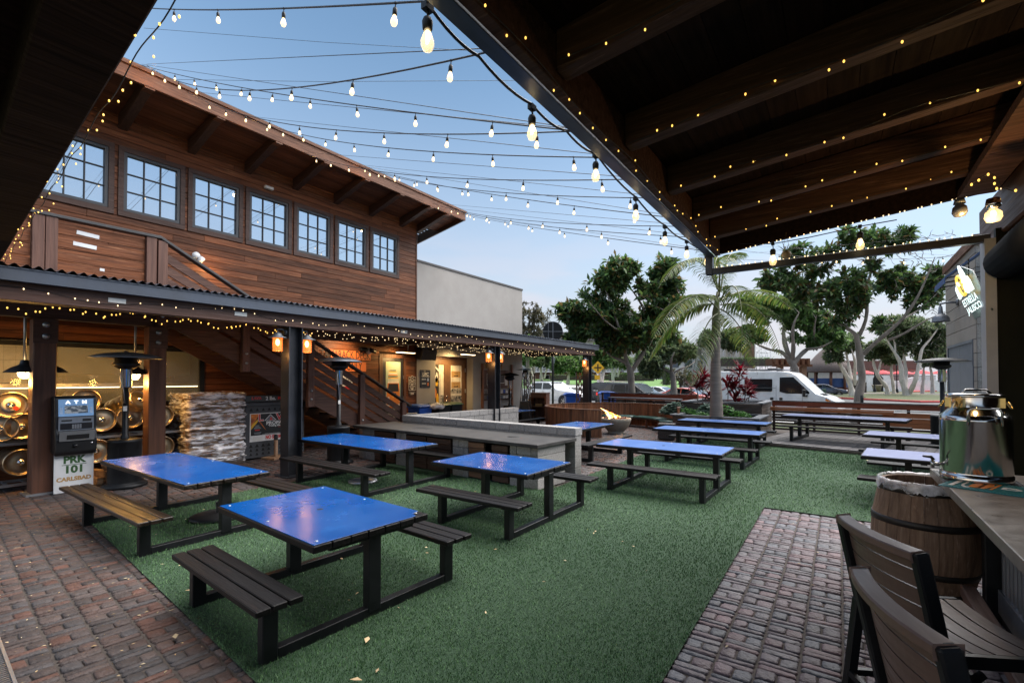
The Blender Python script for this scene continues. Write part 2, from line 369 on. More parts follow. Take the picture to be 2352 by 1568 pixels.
M['lantern_core'] = mat('lantern_core', (1, .7, .3), emit=5, ecol=(1.0, .6, .2))
M['pewter'] = mat('pewter', (.20, .21, .23), (.13, .14, .155), rough=.5, metal=.6, ns=8, rvar=.1)
M['warm_tube'] = mat('warm_tube', (1, .8, .5), emit=3.5, ecol=(1.0, .72, .38))
M['strip'] = mat('strip', (1, .85, .6), emit=1.6, ecol=(1.0, .78, .42))
M['white'] = mat('white', (.74, .75, .77), rough=.45, ns=2)
M['paper'] = mat('paper', (.7, .69, .66), rough=.8, ns=3)
M['atm_blue'] = mat('atm_blue', (.10, .20, .36), (.14, .26, .44), rough=.35, emit=0.12, ecol=(.22, .42, .75))
M['atm_grey'] = mat('atm_grey', (.22, .25, .30), rough=.4)
M['screen'] = mat('screen', (.10, .14, .18), (.62, .66, .68), rough=.3, ns=2, st=(1, 5, 9), lo=.48, hi=.56)
M['black_plastic'] = mat('black_plastic', (.012, .012, .014), rough=.32, ns=4, rvar=.06)
M['green_ink'] = mat('green_ink', (.035, .11, .03), rough=.6)
M['tan_ink'] = mat('tan_ink', (.45, .27, .10), rough=.6)
M['glow_white'] = mat('glow_white', (.9, .92, 1), emit=0.5, ecol=(.9, .95, 1))
M['red_ink'] = mat('red_ink', (.55, .02, .02), rough=.5)
M['red_text'] = mat('red_text', (.62, .035, .03), rough=.5)
M['black_ink'] = mat('black_ink', (.008, .008, .009), rough=.5)
M['brown_ink'] = mat('brown_ink', (.02, .013, .01), rough=.6)
M['orange_sign'] = mat('orange_sign', (.62, .17, .035), (.52, .13, .03), rough=.6, ns=3)
M['brown_sign'] = mat('brown_sign', (.045, .022, .016), rough=.55)
M['yellow'] = mat('yellow', (.75, .42, .02), rough=.5)
M['blue_ink'] = mat('blue_ink', (.03, .08, .40), rough=.5)
M['cage'] = mat('cage', (.040, .044, .05), (.055, .058, .066), rough=.5, ns=4, rvar=.1)
M['fire_print'] = mat('fire_print', (.75, .22, .02), (.16, .02, .01), rough=.5, ns=3.5, lo=.4, hi=.6)
M['log'] = mat('log', (.36, .25, .15), (.16, .09, .05), rough=.8, ns=1, st=(18, 3, 18), isl=.45, bump=.6, bns=3, c3=(.10, .055, .035))
M['wrap'] = mat('wrap', (.58, .56, .58), (.92, .9, .93), rough=.2, ns=1.6, st=(3, 2.5, 13), bump=1.0, bns=2.2, bst=(3, 2.5, 13), spec=.9, coat=.5, lo=.42, hi=.58, avar=(.04, .9), det=8)
M['bag'] = mat('bag', (.62, .62, .66), (.85, .85, .9), rough=.25, ns=5, bump=.8, bns=12, spec=.8, avar=(.3, .8))
M['barrel'] = wood('barrel', (.21, .135, .09), (.11, .066, .045), axis=2, isl=.3, rough=.8, bump=.5, c3=(.28, .20, .15), ns3=2.5)
M['hoop'] = mat('hoop', (.012, .012, .013), (.03, .024, .02), rough=.5, ns=8, metal=.3)
M['slat'] = wood('slat', (.15, .098, .080), (.115, .072, .060), axis=1, isl=.12, rough=.38, bump=.08)
M['teal'] = mat('teal', (.0, .17, .20), rough=.5)
M['orange'] = mat('orange', (.70, .22, .02), rough=.5)
M['corrugated'] = mat('corrugated', (.24, .25, .28), (.17, .18, .2), rough=.42, metal=.6, ns=2, st=(2, 2, .6), rvar=.1)
M['vinyl'] = mat('vinyl', (.004, .005, .008), (.006, .008, .012), rough=.85, ns=2, bump=.5, bns=2.5, spec=.08)
M['curtain'] = mat('curtain', (.004, .0045, .003), (.012, .012, .006), rough=.5, ns=2, st=(1, 1, .4), bump=.25, bns=5, bst=(1, 1, .3), spec=.08)
M['neon'] = mat('neon', (.9, 1, 1), emit=0.55, ecol=(.80, 1.0, .97))
M['neon_yellow'] = mat('neon_yellow', (1, .7, .1), emit=0.35, ecol=(1.0, .62, .10))
M['neon_back'] = mat('neon_back', (.02, .06, .05), rough=.3)
M['awning'] = mat('awning', (.02, .065, .20), rough=.6, ns=3)
M['bark'] = mat('bark', (.22, .19, .165), (.13, .115, .10), rough=.9, ns=5, st=(1, 1, .5), bump=.5, bns=14)
M['bark_white'] = mat('bark_white', (.66, .60, .53), (.46, .40, .34), rough=.9, ns=3, st=(2, 2, .6), bump=.6, bns=8, c3=(.74, .70, .64))
M['palm_trunk'] = mat('palm_trunk', (.22, .185, .16), (.14, .12, .105), rough=.85, ns=1, st=(1, 1, 14), bump=.5, bns=1.5, bst=(1, 1, 14))
M['palm_shaft'] = mat('palm_shaft', (.16, .15, .08), (.10, .12, .05), rough=.5, ns=2, st=(3, 3, .5))
def leafmat(name, a, b, rough=.42, isl=.35, c3=None, pal=None):
    return mat(name, a, b, rough=rough, ns=.55, isl=isl, lo=.4, hi=.6, spec=.4, det=3, c3=c3, ns3=1.4, transl=.45, pal=pal)
M['leaf_mag'] = leafmat('leaf_mag', (.8, .8, .8), (1.2, 1.2, 1.15), isl=.4, pal=[(.04, .088, .034), (.062, .125, .042), (.10, .17, .05), (.05, .10, .045), (.075, .13, .04), (.045, .085, .035), (.11, .18, .05), (.15, .105, .04)])
M['leaf_bright'] = leafmat('leaf_bright', (.8, .8, .8), (1.2, 1.2, 1.15), pal=[(.075, .16, .045), (.11, .20, .055), (.15, .24, .07), (.09, .17, .06)])
M['leaf_grey'] = leafmat('leaf_grey', (.8, .8, .8), (1.2, 1.2, 1.15), rough=.6, pal=[(.09, .135, .06), (.13, .18, .08), (.17, .205, .10), (.10, .14, .085)])
M['leaf_dark'] = leafmat('leaf_dark', (.07, .072, .038), (.135, .115, .068), rough=.6)
M['palm_leaf'] = leafmat('palm_leaf', (.9, .9, .9), (1.15, 1.15, 1.1), rough=.5, pal=[(.07, .13, .022), (.13, .17, .035), (.17, .18, .045), (.08, .125, .03)])
M['ti_leaf'] = leafmat('ti_leaf', (.20, .006, .016), (.075, .006, .012), rough=.35)
M['cover_leaf'] = leafmat('cover_leaf', (.045, .15, .035), (.09, .20, .05), rough=.5)
M['kale_leaf'] = leafmat('kale_leaf', (.09, .15, .12), (.14, .20, .16), rough=.6)
M['hedge_leaf'] = leafmat('hedge_leaf', (.035, .085, .02), (.07, .13, .03), rough=.5)
M['car_white'] = mat('car_white', (.78, .79, .80), rough=.22, ns=2, coat=.6)
M['car_dark'] = mat('car_dark', (.016, .02, .026), rough=.25, ns=2, coat=.35, spec=.35)
M['car_blue'] = mat('car_blue', (.02, .032, .06), rough=.18, metal=.4, ns=2, coat=.8)
M['car_red'] = mat('car_red', (.62, .07, .03), rough=.22, coat=.8)
M['car_glass'] = mat('car_glass', (.012, .014, .016), rough=.06, spec=.5)
M['windscreen'] = mat('windscreen', (.10, .12, .135), rough=.06, spec=.7, metal=.15)
M['tyre'] = mat('tyre', (.015, .015, .016), rough=.8)
M['rim'] = mat('rim', (.35, .35, .37), rough=.3, metal=.9)
M['chrome'] = mat('chrome', (.7, .7, .72), rough=.12, metal=1)
M['amber'] = mat('amber', (.75, .22, .03), rough=.2)
M['red_lens'] = mat('red_lens', (.55, .02, .02), rough=.2, emit=0.2, ecol=(1, .05, .04))
M['bin_blue'] = mat('bin_blue', (.012, .10, .50), rough=.4, ns=3)
M['thatch'] = mat('thatch', (.155, .125, .115), (.105, .085, .08), rough=.95, ns=1, st=(10, 10, 2), bump=.6, bns=3)
M['red_cloth'] = mat('red_cloth', (.5, .035, .045), rough=.8)
M['tile_roof'] = mat('tile_roof', (.13, .075, .062), (.10, .06, .05), rough=.85, ns=8)
M['apt_wall'] = mat('apt_wall', (.42, .40, .37), (.36, .34, .32), rough=.9, ns=3)
M['apt_white'] = mat('apt_white', (.66, .66, .65), rough=.8)
M['apt_roof'] = mat('apt_roof', (.16, .145, .14), rough=.9, ns=6)
M['apt_brick'] = mat('apt_brick', (.22, .12, .08), rough=.9, ns=12)
M['siding_grey'] = mat('siding_grey', (.25, .225, .20), (.21, .19, .17), rough=.85, ns=1.5, isl=.06, st=(1, 1, 1), bump=.2, bns=40)
M['door_grey'] = mat('door_grey', (.105, .125, .155), rough=.5, ns=3)
M['tarp'] = mat('tarp', (.03, .18, .50), rough=.5)
M['kitchen_wall'] = mat('kitchen_wall', (.05, .075, .062), (.04, .06, .05), rough=.5, ns=1)
M['kitchen_tile'] = mat('kitchen_tile', (.66, .60, .46), rough=.3, isl=.05)
M['pane'] = mat('pane', (.9, .92, .92), rough=.02, alpha=.12, spec=.5)
M['skin_sky'] = mat('skin_sky', (.16, .42, .42), (.55, .50, .33), rough=.6, ns=1, st=(1, 1, 1.3))
M['photo_grey'] = mat('photo_grey', (.05, .05, .05), (.42, .38, .33), rough=.5, ns=9, lo=.42, hi=.58)
M['photo_pale'] = mat('photo_pale', (.72, .66, .56), rough=.5)
M['green_lid'] = mat('green_lid', (.01, .05, .03), rough=.4)
M['leaf_litter'] = mat('leaf_litter', (.36, .22, .09), (.5, .42, .28), rough=.8, ns=3, isl=.5)
M['post_paint'] = mat('post_paint', (.34, .36, .41), (.28, .30, .35), rough=.45, ns=3)
#--- ground, paving, turf, deck, street
SD = Vector((math.cos(R(10)), -math.sin(R(10)), 0)); SN = Vector((math.sin(R(10)), math.cos(R(10)), 0)); SO = Vector((0, 19.8, 0))
def SF(s, t, z=0.0): return SO + SD * s + SN * t + Vector((0, 0, z))
SRZ = -R(10)
g = MB(); g.quad((-260, -60, -.12), (260, -60, -.12), (260, 500, -.12), (-260, 500, -.12)); struct('ground', g, M['verge'])
g = MB(); g.quad((-16, -4, -.013), (4, -4, -.013), (4, 22, -.013), (-16, 22, -.013)); struct('paving_bed', g, M['soil'])

def paving(name, o, ang, nu, nv, inside, seed, m='brick'):
    rs = np.random.RandomState(seed); cw = .25; out = []
    ca, sa = math.cos(ang), math.sin(ang)
    for k in range(nv):
        u = -rs.rand() * .25; v0 = k * cw + .004
        while u < nu:
            sq = .124 + rs.uniform(-.012, .012); mid = cw * (.5 + rs.uniform(-.05, .05))
            a = .062 + rs.uniform(-.006, .006); b = .062 + rs.uniform(-.006, .006)
            for (u0, u1, v1, v2) in ((u, u + sq, 0, mid), (u + rs.uniform(-.006, .006), u + sq, mid, cw - .008), (u + sq, u + sq + a, 0, cw - .008), (u + sq + a, u + sq + a + b, 0, cw - .008)):
                uc, vc = (u0 + u1) / 2, v0 + (v1 + v2) / 2
                x = o[0] + uc * ca - vc * sa; y = o[1] + uc * sa + vc * ca
                if inside(x, y): out.append((u0 + .004, u1 - .004, v0 + v1 + .004, v0 + v2 - .004))
            u += sq + a + b + .002
    A = np.array(out); n = len(A)
    c = rs.uniform(.006, .022, (n, 4)); j = lambda s: rs.uniform(-s, s, n)
    u0, u1, v0, v1 = A.T; top = rs.uniform(-.005, .005, n)
    pu = np.stack([u0 + c[:, 0], u1 - c[:, 1], u1, u1, u1 - c[:, 2], u0 + c[:, 3], u0, u0], 1) + rs.uniform(-.006, .006, (n, 8))
    pv = np.stack([v0, v0, v0 + c[:, 1] * .8, v1 - c[:, 2] * .8, v1, v1, v1 - c[:, 3] * .8, v0 + c[:, 0] * .8], 1) + rs.uniform(-.004, .004, (n, 8))
    mu_, mv_ = pu.mean(1, keepdims=True), pv.mean(1, keepdims=True)
    ins = .010; du = np.sign(mu_ - pu) * np.minimum(ins, abs(mu_ - pu) * .5); dv = np.sign(mv_ - pv) * np.minimum(ins, abs(mv_ - pv) * .5)
    U = np.concatenate([pu, pu, pu + du, mu_], 1); V = np.concatenate([pv, pv, pv + dv, mv_], 1)
    Z = np.concatenate([np.full((n, 8), -.045), top[:, None] - .008 + rs.uniform(-.003, .003, (n, 8)), top[:, None] + rs.uniform(-.003, .003, (n, 8)), top[:, None] + rs.uniform(-.002, .004, (n, 1))], 1)
    X = o[0] + U * ca - V * sa; Y = o[1] + U * sa + V * ca
    P = np.stack([X, Y, Z], 2).reshape(-1, 3)
    F = []
    for r in (0, 8):
        for i in range(8): F.append((r + i, r + (i + 1) % 8, r + 8 + (i + 1) % 8, r + 8 + i))
    for i in range(0, 8, 2): F.append((16 + i, 16 + i + 1, 16 + (i + 2) % 8, 24))
    F = (np.array(F)[None] + (np.arange(n) * 25)[:, None, None]).reshape(-1, 4)
    ob = npmesh(name, P, F, M[m], smooth=False); return tag(ob, kind='structure')
# main court: its courses run with the overhang; the strip by the bar and the far court run square to the buildings
def courtA(x, y): return -13.0 < x < -1.6 and y < 8.2 + (6 if x < -8.7 else 0)
def paveA(x, y): return courtA(x, y) and (y < 2.28 - .0885 * (x + 8.65) or x < -8.55)
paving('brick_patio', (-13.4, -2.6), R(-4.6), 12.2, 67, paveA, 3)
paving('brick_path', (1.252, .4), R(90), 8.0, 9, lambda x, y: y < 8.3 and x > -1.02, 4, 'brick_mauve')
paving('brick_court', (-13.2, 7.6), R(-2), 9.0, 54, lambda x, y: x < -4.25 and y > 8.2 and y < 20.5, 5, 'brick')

bm_ = MB()
poly = [(-8.72, 2.126), (-.98, 1.44), (-.98, 8.31), (3.1, 8.31), (3.1, 15.24), (-2.2, 16.4), (-4.3, 16.4), (-4.3, 7.3), (-8.72, 7.72)]
bm_.add([(x, y, .012) for x, y in poly], [tuple(range(len(poly)))]); struct('turf_base', bm_, M['turf_base'])
rs = np.random.RandomState(11)
NC = 2200000
X = rs.uniform(-8.75, 3.1, NC); Y = rs.uniform(1.4, 16.4, NC); D2 = X * X + Y * Y + 4
dens = np.clip(125000 / D2, 900, 7500); area = 11.85 * 15.0; p = dens * area / NC
keep = (rs.rand(NC) < p)
X, Y, D2 = X[keep], Y[keep], D2[keep]
ok = (Y > 2.12 - .0885 * (X + 8.65)) & (X > -8.72) & ~((Y < 8.31) & (X > -.98)) & (Y < 16.4 - .22 * np.maximum(0, X + 2.2)) & ~((Y > 7.7) & (X < -4.3)) & ~((Y > 7.3) & (X < -4.44)); X, Y, D2 = X[ok], Y[ok], D2[ok]
n = len(X); dd = np.sqrt(D2); an = rs.uniform(0, 2 * math.pi, n); wdt = .0023 * np.sqrt(dd / 3.5) * rs.uniform(.7, 1.3, n) * 1.25
hgt = rs.uniform(.012, .026, n) * np.clip(dd / 6, 1, 1.6); lean = rs.uniform(.1, .9, n) * hgt * 1.1; la = rs.uniform(0, 2 * math.pi, n)
# patches combed by feet lie flatter
patch = np.sin(X * 1.3 + 1.7 * np.sin(Y * .6)) * np.cos(Y * 1.1 + X * .4); lean = lean * (1 + .5 * patch); hgt = hgt * (1 - .25 * patch)
P0 = np.stack([X - np.cos(an) * wdt, Y - np.sin(an) * wdt, np.full(n, .008)], 1); P1 = np.stack([X + np.cos(an) * wdt, Y + np.sin(an) * wdt, np.full(n, .008)], 1)
P2 = np.stack([X + np.cos(la) * lean, Y + np.sin(la) * lean, .012 + hgt], 1)
tb = npmesh('turf', np.stack([P0, P1, P2], 1).reshape(-1, 3), np.arange(3 * n).reshape(-1, 3), M['blade'])
tag(tb, 'short green artificial turf laid under the picnic tables', 'turf', kind='stuff')

# leaf and petal litter
V, F = [], []
def litter(x, y, s, z):
    a = rnd.uniform(0, 6.28); b = rnd.uniform(.25, .6); o = len(V); c_, s_ = math.cos(a), math.sin(a)
    for u, v, h in ((-1, 0, 0), (0, -b, .25), (1, 0, .1), (0, b, .2)): V.append((x + s * (u * c_ - v * s_), y + s * (u * s_ + v * c_), z + s * h * rnd.uniform(.3, 1)))
    F.append((o, o + 1, o + 2, o + 3))
for i in range(330):
    x = rnd.uniform(-9.5, -2.2); y = rnd.uniform(-.9, 2.1 - .0885 * (x + 8.65)); litter(x, y, rnd.uniform(.008, .022), .004)
for i in range(60):
    x = rnd.uniform(-8.5, -2); y = rnd.uniform(1.9, 7); litter(x, y, rnd.uniform(.012, .03), .03)
for x, y, s in ((-2.95, 2.35, .05), (-2.62, 2.0, .045), (-5.0, 1.95, .035), (.55, 14.3, .07), (-4.2, 1.55, .04), (-2.6, 5.6, .03)): litter(x, y, s, .035)
for i in range(14): litter(rnd.uniform(-.9, .1), rnd.uniform(2, 8), rnd.uniform(.012, .025), .006)
tag(npmesh('leaf_litter', V, F, M['leaf_litter']), 'tiny dry leaves and pale petals scattered over bricks and turf', 'litter', kind='stuff')

# drain channel at the edge of the court
q0, q1 = onZ(-70, 1390), onZ(4, 1640)
dr = thing('drain_grate', 'grey slotted metal drain channel set in the brick paving at the corner', 'drain', ((q0.x + q1.x) / 2, (q0.y + q1.y) / 2, 0))
dv = (q1 - q0).normalized(); pv = Vector((dv.y, -dv.x, 0))
mb = MB(); mb.bar(q0 + pv * .05 + Vector((0, 0, .004)), q1 + pv * .05 + Vector((0, 0, .004)), .018, .02); mb.bar(q0 - pv * .09 + Vector((0, 0, .004)), q1 - pv * .09 + Vector((0, 0, .004)), .018, .02); mb.build('rim', M['zinc'], dr)
mb = MB()
for i in range(70):
    c_ = q0.lerp(q1, (i + .5) / 70); mb.bar(c_ + pv * .04, c_ - pv * .08, .012, .008)
mb.build('grate', M['zinc'], dr)

# raised deck at the street side
mb = MB(); dx = Vector((math.cos(R(-12)), math.sin(R(-12)), 0)); dy = Vector((-dx.y, dx.x, 0)); o = Vector((-2.25, 15.98, 0))
k = 0
while k * .205 < 5.9:
    a = o + dx * (k * .205 + .1); seam = 1.35 + (.0 if (k // 6) % 2 else .22)
    for (l0, l1) in ((-.0, seam), (seam + .012, 4.2)):
        c_ = a + dy * ((l0 + l1) / 2); mb.box((c_.x, c_.y, .103), (.195, l1 - l0, .03), rz=R(-12))
    k += 1
dk = struct('deck', mb, M['deck_board'])
mb = MB(); mb.bar(o + Vector((0, 0, .045)) - dy * .03, o + dx * 5.9 + Vector((0, 0, .045)) - dy * .03, .03, .085); struct('deck_edge', mb, M['planter'])
mb = MB(); mb.add([o + dy * .02 + Vector((0, 0, .02)), o + dx * 5.9 + dy * .02 + Vector((0, 0, .02)), o + dx * 5.9 + dy * 4.2 + Vector((0, 0, .02)), o + dy * 4.2 + Vector((0, 0, .02))], [(0, 1, 2, 3)]); struct('deck_underlay', mb, M['soil'])

# street beyond the fence
def strip(name, t0, t1, z, m, s0=-120, s1=60):
    b_ = MB(); b_.quad(SF(s0, t0, z), SF(s1, t0, z), SF(s1, t1, z), SF(s0, t1, z)); return struct(name, b_, m)
strip('parkway_grass', 1.0, 4.9, -.07, M['verge']); strip('pavement', 4.9, 6.6, -.055, M['concrete']); strip('road', 6.8, 72, -.10, M['asphalt'])
b_ = MB(); b_.bar(SF(-120, 6.7, -.06), SF(60, 6.7, -.06), .2, .12); struct('kerb', b_, M['concrete'])
for t in (9.2 + 2.4, 17): pass
b_ = MB(); b_.quad(SF(-30, 21.9, -.092), SF(50, 21.9, -.092), SF(50, 22.06, -.092), SF(-30, 22.06, -.092)); struct('road_line', b_, M['white_paint'])
# planted island with the red kerb, far side of the road
def isl(name, pts, z, m, h=None):
    b_ = MB(); b_.prism([(p[0], p[1]) for p in pts], .16, None, z - .16); return struct(name, b_, m)
ik = [onZ(1790, 912, 0), onZ(1935, 914, 0), onZ(2115, 922, 0), onZ(2190, 922, 0), onZ(2170, 908, 0), onZ(2060, 903, 0), onZ(1915, 905, 0), onZ(1790, 906, 0)]
cx_ = sum((p.x for p in ik)) / 8; cy_ = sum((p.y for p in ik)) / 8
isl('red_kerb', ik, .06, M['red_kerb']); isl('island_grass', [(cx_ + (p.x - cx_) * .985, cy_ + (p.y - cy_) * .93) for p in ik], .075, M['verge'])
ik2 = [onZ(2060, 893), onZ(2165, 890), onZ(2190, 893), onZ(2165, 897), onZ(2090, 899)]
isl('red_kerb', ik2, .06, M['red_kerb'])
# raised lawn and footpath in front of the apartments
b_ = MB(); b_.quad(deep(1150, 892, 48), deep(1560, 893, 48), deep(1560, 871, 80), deep(1150, 871, 80)); struct('lawn', b_, M['lawn'])
b_ = MB(); b_.quad(deep(1210, 889, 50) + Vector((0, 0, .1)), deep(1400, 895, 46) + Vector((0, 0, .1)), deep(1400, 888, 50) + Vector((0, 0, .1)), deep(1210, 884.5, 54) + Vector((0, 0, .12))); struct('footpath', b_, M['concrete'])
#--- timber building with the clerestory windows
WX = -13.0
bl = thing('wood_building', 'two storey brown timber building with a row of gridded windows under a deep eave', 'building', (-14, 6, 0))
WIN_Y = [2.36, 3.72, 5.075, 6.435, 7.79, 9.15, 10.5]
op = [(y - .03, y + 1.06, 5.71, 7.03) for y in WIN_Y]
KIT = (.4, 5.35, 1.42, 2.74)
pd0 = onX((1300 + 850 / 3.92) * .57422, (1300 + 450 / 3.92) * .57422, WX); pd1 = onX((1300 + 1268 / 3.92) * .57422, (1300 + 450 / 3.92) * .57422, WX)
PD = (pd0.y, pd1.y, 0, pd0.z)
op += [KIT, PD]
mb = MB(); z = 0.0; hh = .155
while z < 7.86:
    zc = z + hh / 2; iv = [(.3, 12.5)]
    for (a, b, c, d) in op:
        if c < zc + .02 and d > zc - .02:
            nv = []
            for (p, q) in iv:
                if b <= p or a >= q: nv.append((p, q)); continue
                if a > p: nv.append((p, a))
                if b < q: nv.append((b, q))
            iv = nv
    for (p, q) in iv:
        x = p
        while x < q - .001:
            e = min(q, x + rnd.uniform(2.2, 4.5));
            if q - e < .5: e = q
            mb.b2((WX - .025, x + .001, z + .004), (WX + rnd.uniform(0, .003), e - .001, z + hh - .003)); x = e
    z += hh
mb.build('wall', M['siding'], bl, bevel=.004)
mb = MB()
# core wall behind the boards, open where the windows and the kitchen are
for (y0, y1, z0, z1) in ((.3, 12.5, 7.05, 7.85), (.3, 12.5, 2.76, 5.69), (KIT[1] + .01, PD[0], 0, 2.76), (PD[1], 12.5, 0, 2.76), (.3, KIT[1] + .01, 0, KIT[2])):
    mb.b2((WX - .22, y0, z0), (WX - .03, y1, z1))
for a, b in zip([.3] + [y + 1.06 for y in WIN_Y], [y - .03 for y in WIN_Y] + [12.5]): mb.b2((WX - .22, a, 5.69), (WX - .03, b, 7.05))
mb.b2((-21, 12.40, 0), (WX - .03, 12.5, 7.8)); mb.b2((-21, .3, 2.9), (-20.8, 12.4, 7.7)); mb.b2((-21, .25, 0), (WX - .03, .3, 7.8)); mb.b2((-21, .3, 3.2), (WX - .23, 12.4, 3.3))
mb.build('wall_core', M['roof_dark'], bl)
mb = MB(); mb.b2((WX - .02, 12.5, 0), (WX + .02, 12.545, 7.85)); mb.b2((WX - .1, 12.5, 0), (WX - .02, 12.545, 7.85)); mb.build('corner_trim', M['timber_v'], bl)
for y in WIN_Y:
    c = MB()
    for (a, b) in (((y - .13, 5.59), (y + 1.16, 5.71)), ((y - .13, 7.03), (y + 1.16, 7.14)), ((y - .13, 5.71), (y - .03, 7.03)), ((y + 1.06, 5.71), (y + 1.16, 7.03))):
        c.b2((WX - .01, a[0], a[1]), (WX + .03, b[0], b[1]))
    f = MB(); y0, y1, z0, z1 = y - .03, y + 1.06, 5.71, 7.03; t_ = .065
    f.b2((WX - .07, y0, z0), (WX + .012, y1, z0 + t_)); f.b2((WX - .07, y0, z1 - t_), (WX + .012, y1, z1)); f.b2((WX - .07, y0, z0 + t_), (WX + .012, y0 + t_, z1 - t_)); f.b2((WX - .07, y1 - t_, z0 + t_), (WX + .012, y1, z1 - t_))
    for k in (1, 2):
        yy = y0 + t_ + (y1 - y0 - 2 * t_) * k / 3; f.b2((WX - .045, yy - .011, z0 + t_), (WX - .012, yy + .011, z1 - t_))
        zz = z0 + t_ + (z1 - z0 - 2 * t_) * k / 3; f.b2((WX - .043, y0 + t_, zz - .011), (WX - .014, y1 - t_, zz + .011))
    wf = f.build('window', M['window_frame'], bl, bevel=.004)
    MB().b2((WX - .055, y0 + t_, z0 + t_), (WX - .047, y1 - t_, z1 - t_)).build('pane', M['glass_sky'], wf)
    c.build('casing', M['timber_y'], wf, bevel=.004)
# eave: soffit boards, outriggers, fascia, roof
EX = -11.5
def sofz(x): return 7.80 + (x - WX) * .205
mb = MB(); n_ = 11
for i in range(n_):
    x0 = WX + (EX - .04 - WX) * i / n_; x1 = WX + (EX - .04 - WX) * (i + 1) / n_ - .008
    mb.add([(x0, .3, sofz(x0)), (x1, .3, sofz(x1)), (x1, 13.5, sofz(x1)), (x0, 13.5, sofz(x0)), (x0, .3, sofz(x0) + .03), (x1, .3, sofz(x1) + .03), (x1, 13.5, sofz(x1) + .03), (x0, 13.5, sofz(x0) + .03)], [(3, 2, 1, 0), (4, 5, 6, 7), (0, 1, 5, 4), (1, 2, 6, 5), (2, 3, 7, 6), (3, 0, 4, 7)])
mb.build('soffit', M['soffit'], bl)
for y in (.96, 2.31, 3.66, 5.01, 6.36, 7.71, 9.06, 10.41, 11.76, 12.62):
    b_ = MB(); h0 = .30
    b_.add([(WX + .0, y - .085, sofz(WX) - h0), (EX - .045, y - .085, sofz(EX) - .20), (EX - .045, y - .085, sofz(EX) - .002), (WX, y - .085, sofz(WX) - .002),
            (WX + .0, y + .085, sofz(WX) - h0), (EX - .045, y + .085, sofz(EX) - .20), (EX - .045, y + .085, sofz(EX) - .002), (WX, y + .085, sofz(WX) - .002)],
           [(0, 1, 2, 3), (7, 6, 5, 4), (0, 4, 5, 1), (1, 5, 6, 2), (2, 6, 7, 3), (3, 7, 4, 0)])
    ob = b_.build('bracket', M['bracket'], bl, bevel=.006)
    MB().box((EX - .05, y, sofz(EX) - .222), (.20, .17, .03)).build('end_block', M['fascia'], ob)
mb = MB(); mb.b2((EX - .04, .3, 7.92), (EX + .03, 13.55, 8.19)); mb.b2((EX - .02, .3, 8.195), (EX + .06, 13.58, 8.27)); mb.build('fascia', M['fascia'], bl, bevel=.004)
mb = MB(); mb.add([(EX - .04, 13.5, 7.93), (EX - .04, 13.56, 7.93), (EX - .04, 13.56, 8.25), (EX - .04, 13.5, 8.25), (-21, 13.5, 6.1), (-21, 13.56, 6.1), (-21, 13.56, 6.5), (-21, 13.5, 6.5)], [(0, 1, 2, 3), (7, 6, 5, 4), (0, 4, 5, 1), (1, 5, 6, 2), (2, 6, 7, 3), (3, 7, 4, 0)]); mb.build('rake', M['bracket'], bl)
mb = MB()
for i in range(60):
    x0 = EX + .05 - i * .16; zz = 8.275 + (x0 - EX) * .205
    mb.b2((x0 - .155, .3, zz - .012), (x0, 13.62, zz))
mb.build('roof', M['dark_metal'], bl)
# poster door
def F_(px, py, x0, y0, s, X=WX): p = onX((x0 + px / s) * .57422, (y0 + py / s) * .57422, X); return p.y, p.z
y0, y1, _, z1 = PD
mb = MB(); mb.b2((WX - .06, y0, 0), (WX + .02, y0 + .14, z1)); mb.b2((WX - .06, y1 - .1, 0), (WX + .02, y1, z1)); mb.b2((WX - .06, y0 + .14, z1 - .12), (WX + .02, y1 - .1, z1))
fr = mb.build('door_frame', M['timber_v'], bl)
dl = MB().b2((WX - .05, y0 + .14, .02), (WX - .015, y1 - .1, z1 - .12)).build('door', M['dark_metal'], bl, bevel=.006)
pa = F_(955, 570, 1300, 1300, 3.92, WX - .012); pb = F_(1182, 1160, 1300, 1300, 3.92, WX - .012); pw, ph = pb[0] - pa[0], pa[1] - .62
pm = facex(WX - .012, pa[0], .62)
ps = sheet(pm, rect(0, 0, pw, ph), M['skin_sky'], 'poster', dl)
# the printed picture: a camper van heaped with boards, made of flat inks
def ink(pts, m, k, nm='print'): return MB().prism([(x * pw, y * ph) for x, y in pts], .0015, pm, .002 + .0012 * k).build(nm, m, ps)
ink(rect(0, 0, 1, .36), M['photo_grey'], 0)
ink([(.06, .18), (.94, .18), (.95, .44), (.88, .62), (.8, .66), (.2, .66), (.12, .62), (.05, .44)], M['orange'], 1)
ink([(.12, .47), (.88, .47), (.82, .61), (.18, .61)], M['black_ink'], 2)
ink(rect(.12, .62, .88, .66), M['paper'], 2)
ink(disc(.18, .36, .07, 14, .3), M['paper'], 2); ink(disc(.82, .36, .07, 14, .3), M['paper'], 2); ink(disc(.5, .37, .055, 14, .3), M['yellow'], 2)
ink(rect(.06, .215, .94, .24), M['paper'], 2); ink(rect(.3, .425, .7, .44), M['black_ink'], 2)
for k in range(7): ink([(.14 + .02 * (k % 2), .675 + .027 * k), (.84 - .03 * k, .675 + .027 * k), (.88 - .03 * k, .692 + .027 * k), (.10 + .03 * k, .690 + .027 * k)], [M['paper'], M['yellow'], M['black_ink'], M['orange']][k % 4], 1)
for z in (.5, 1.25, 2.0): MB().b2((WX - .02, y1 - .115, z), (WX + .005, y1 - .07, z + .13)).build('hinge', M['zinc'], dl)

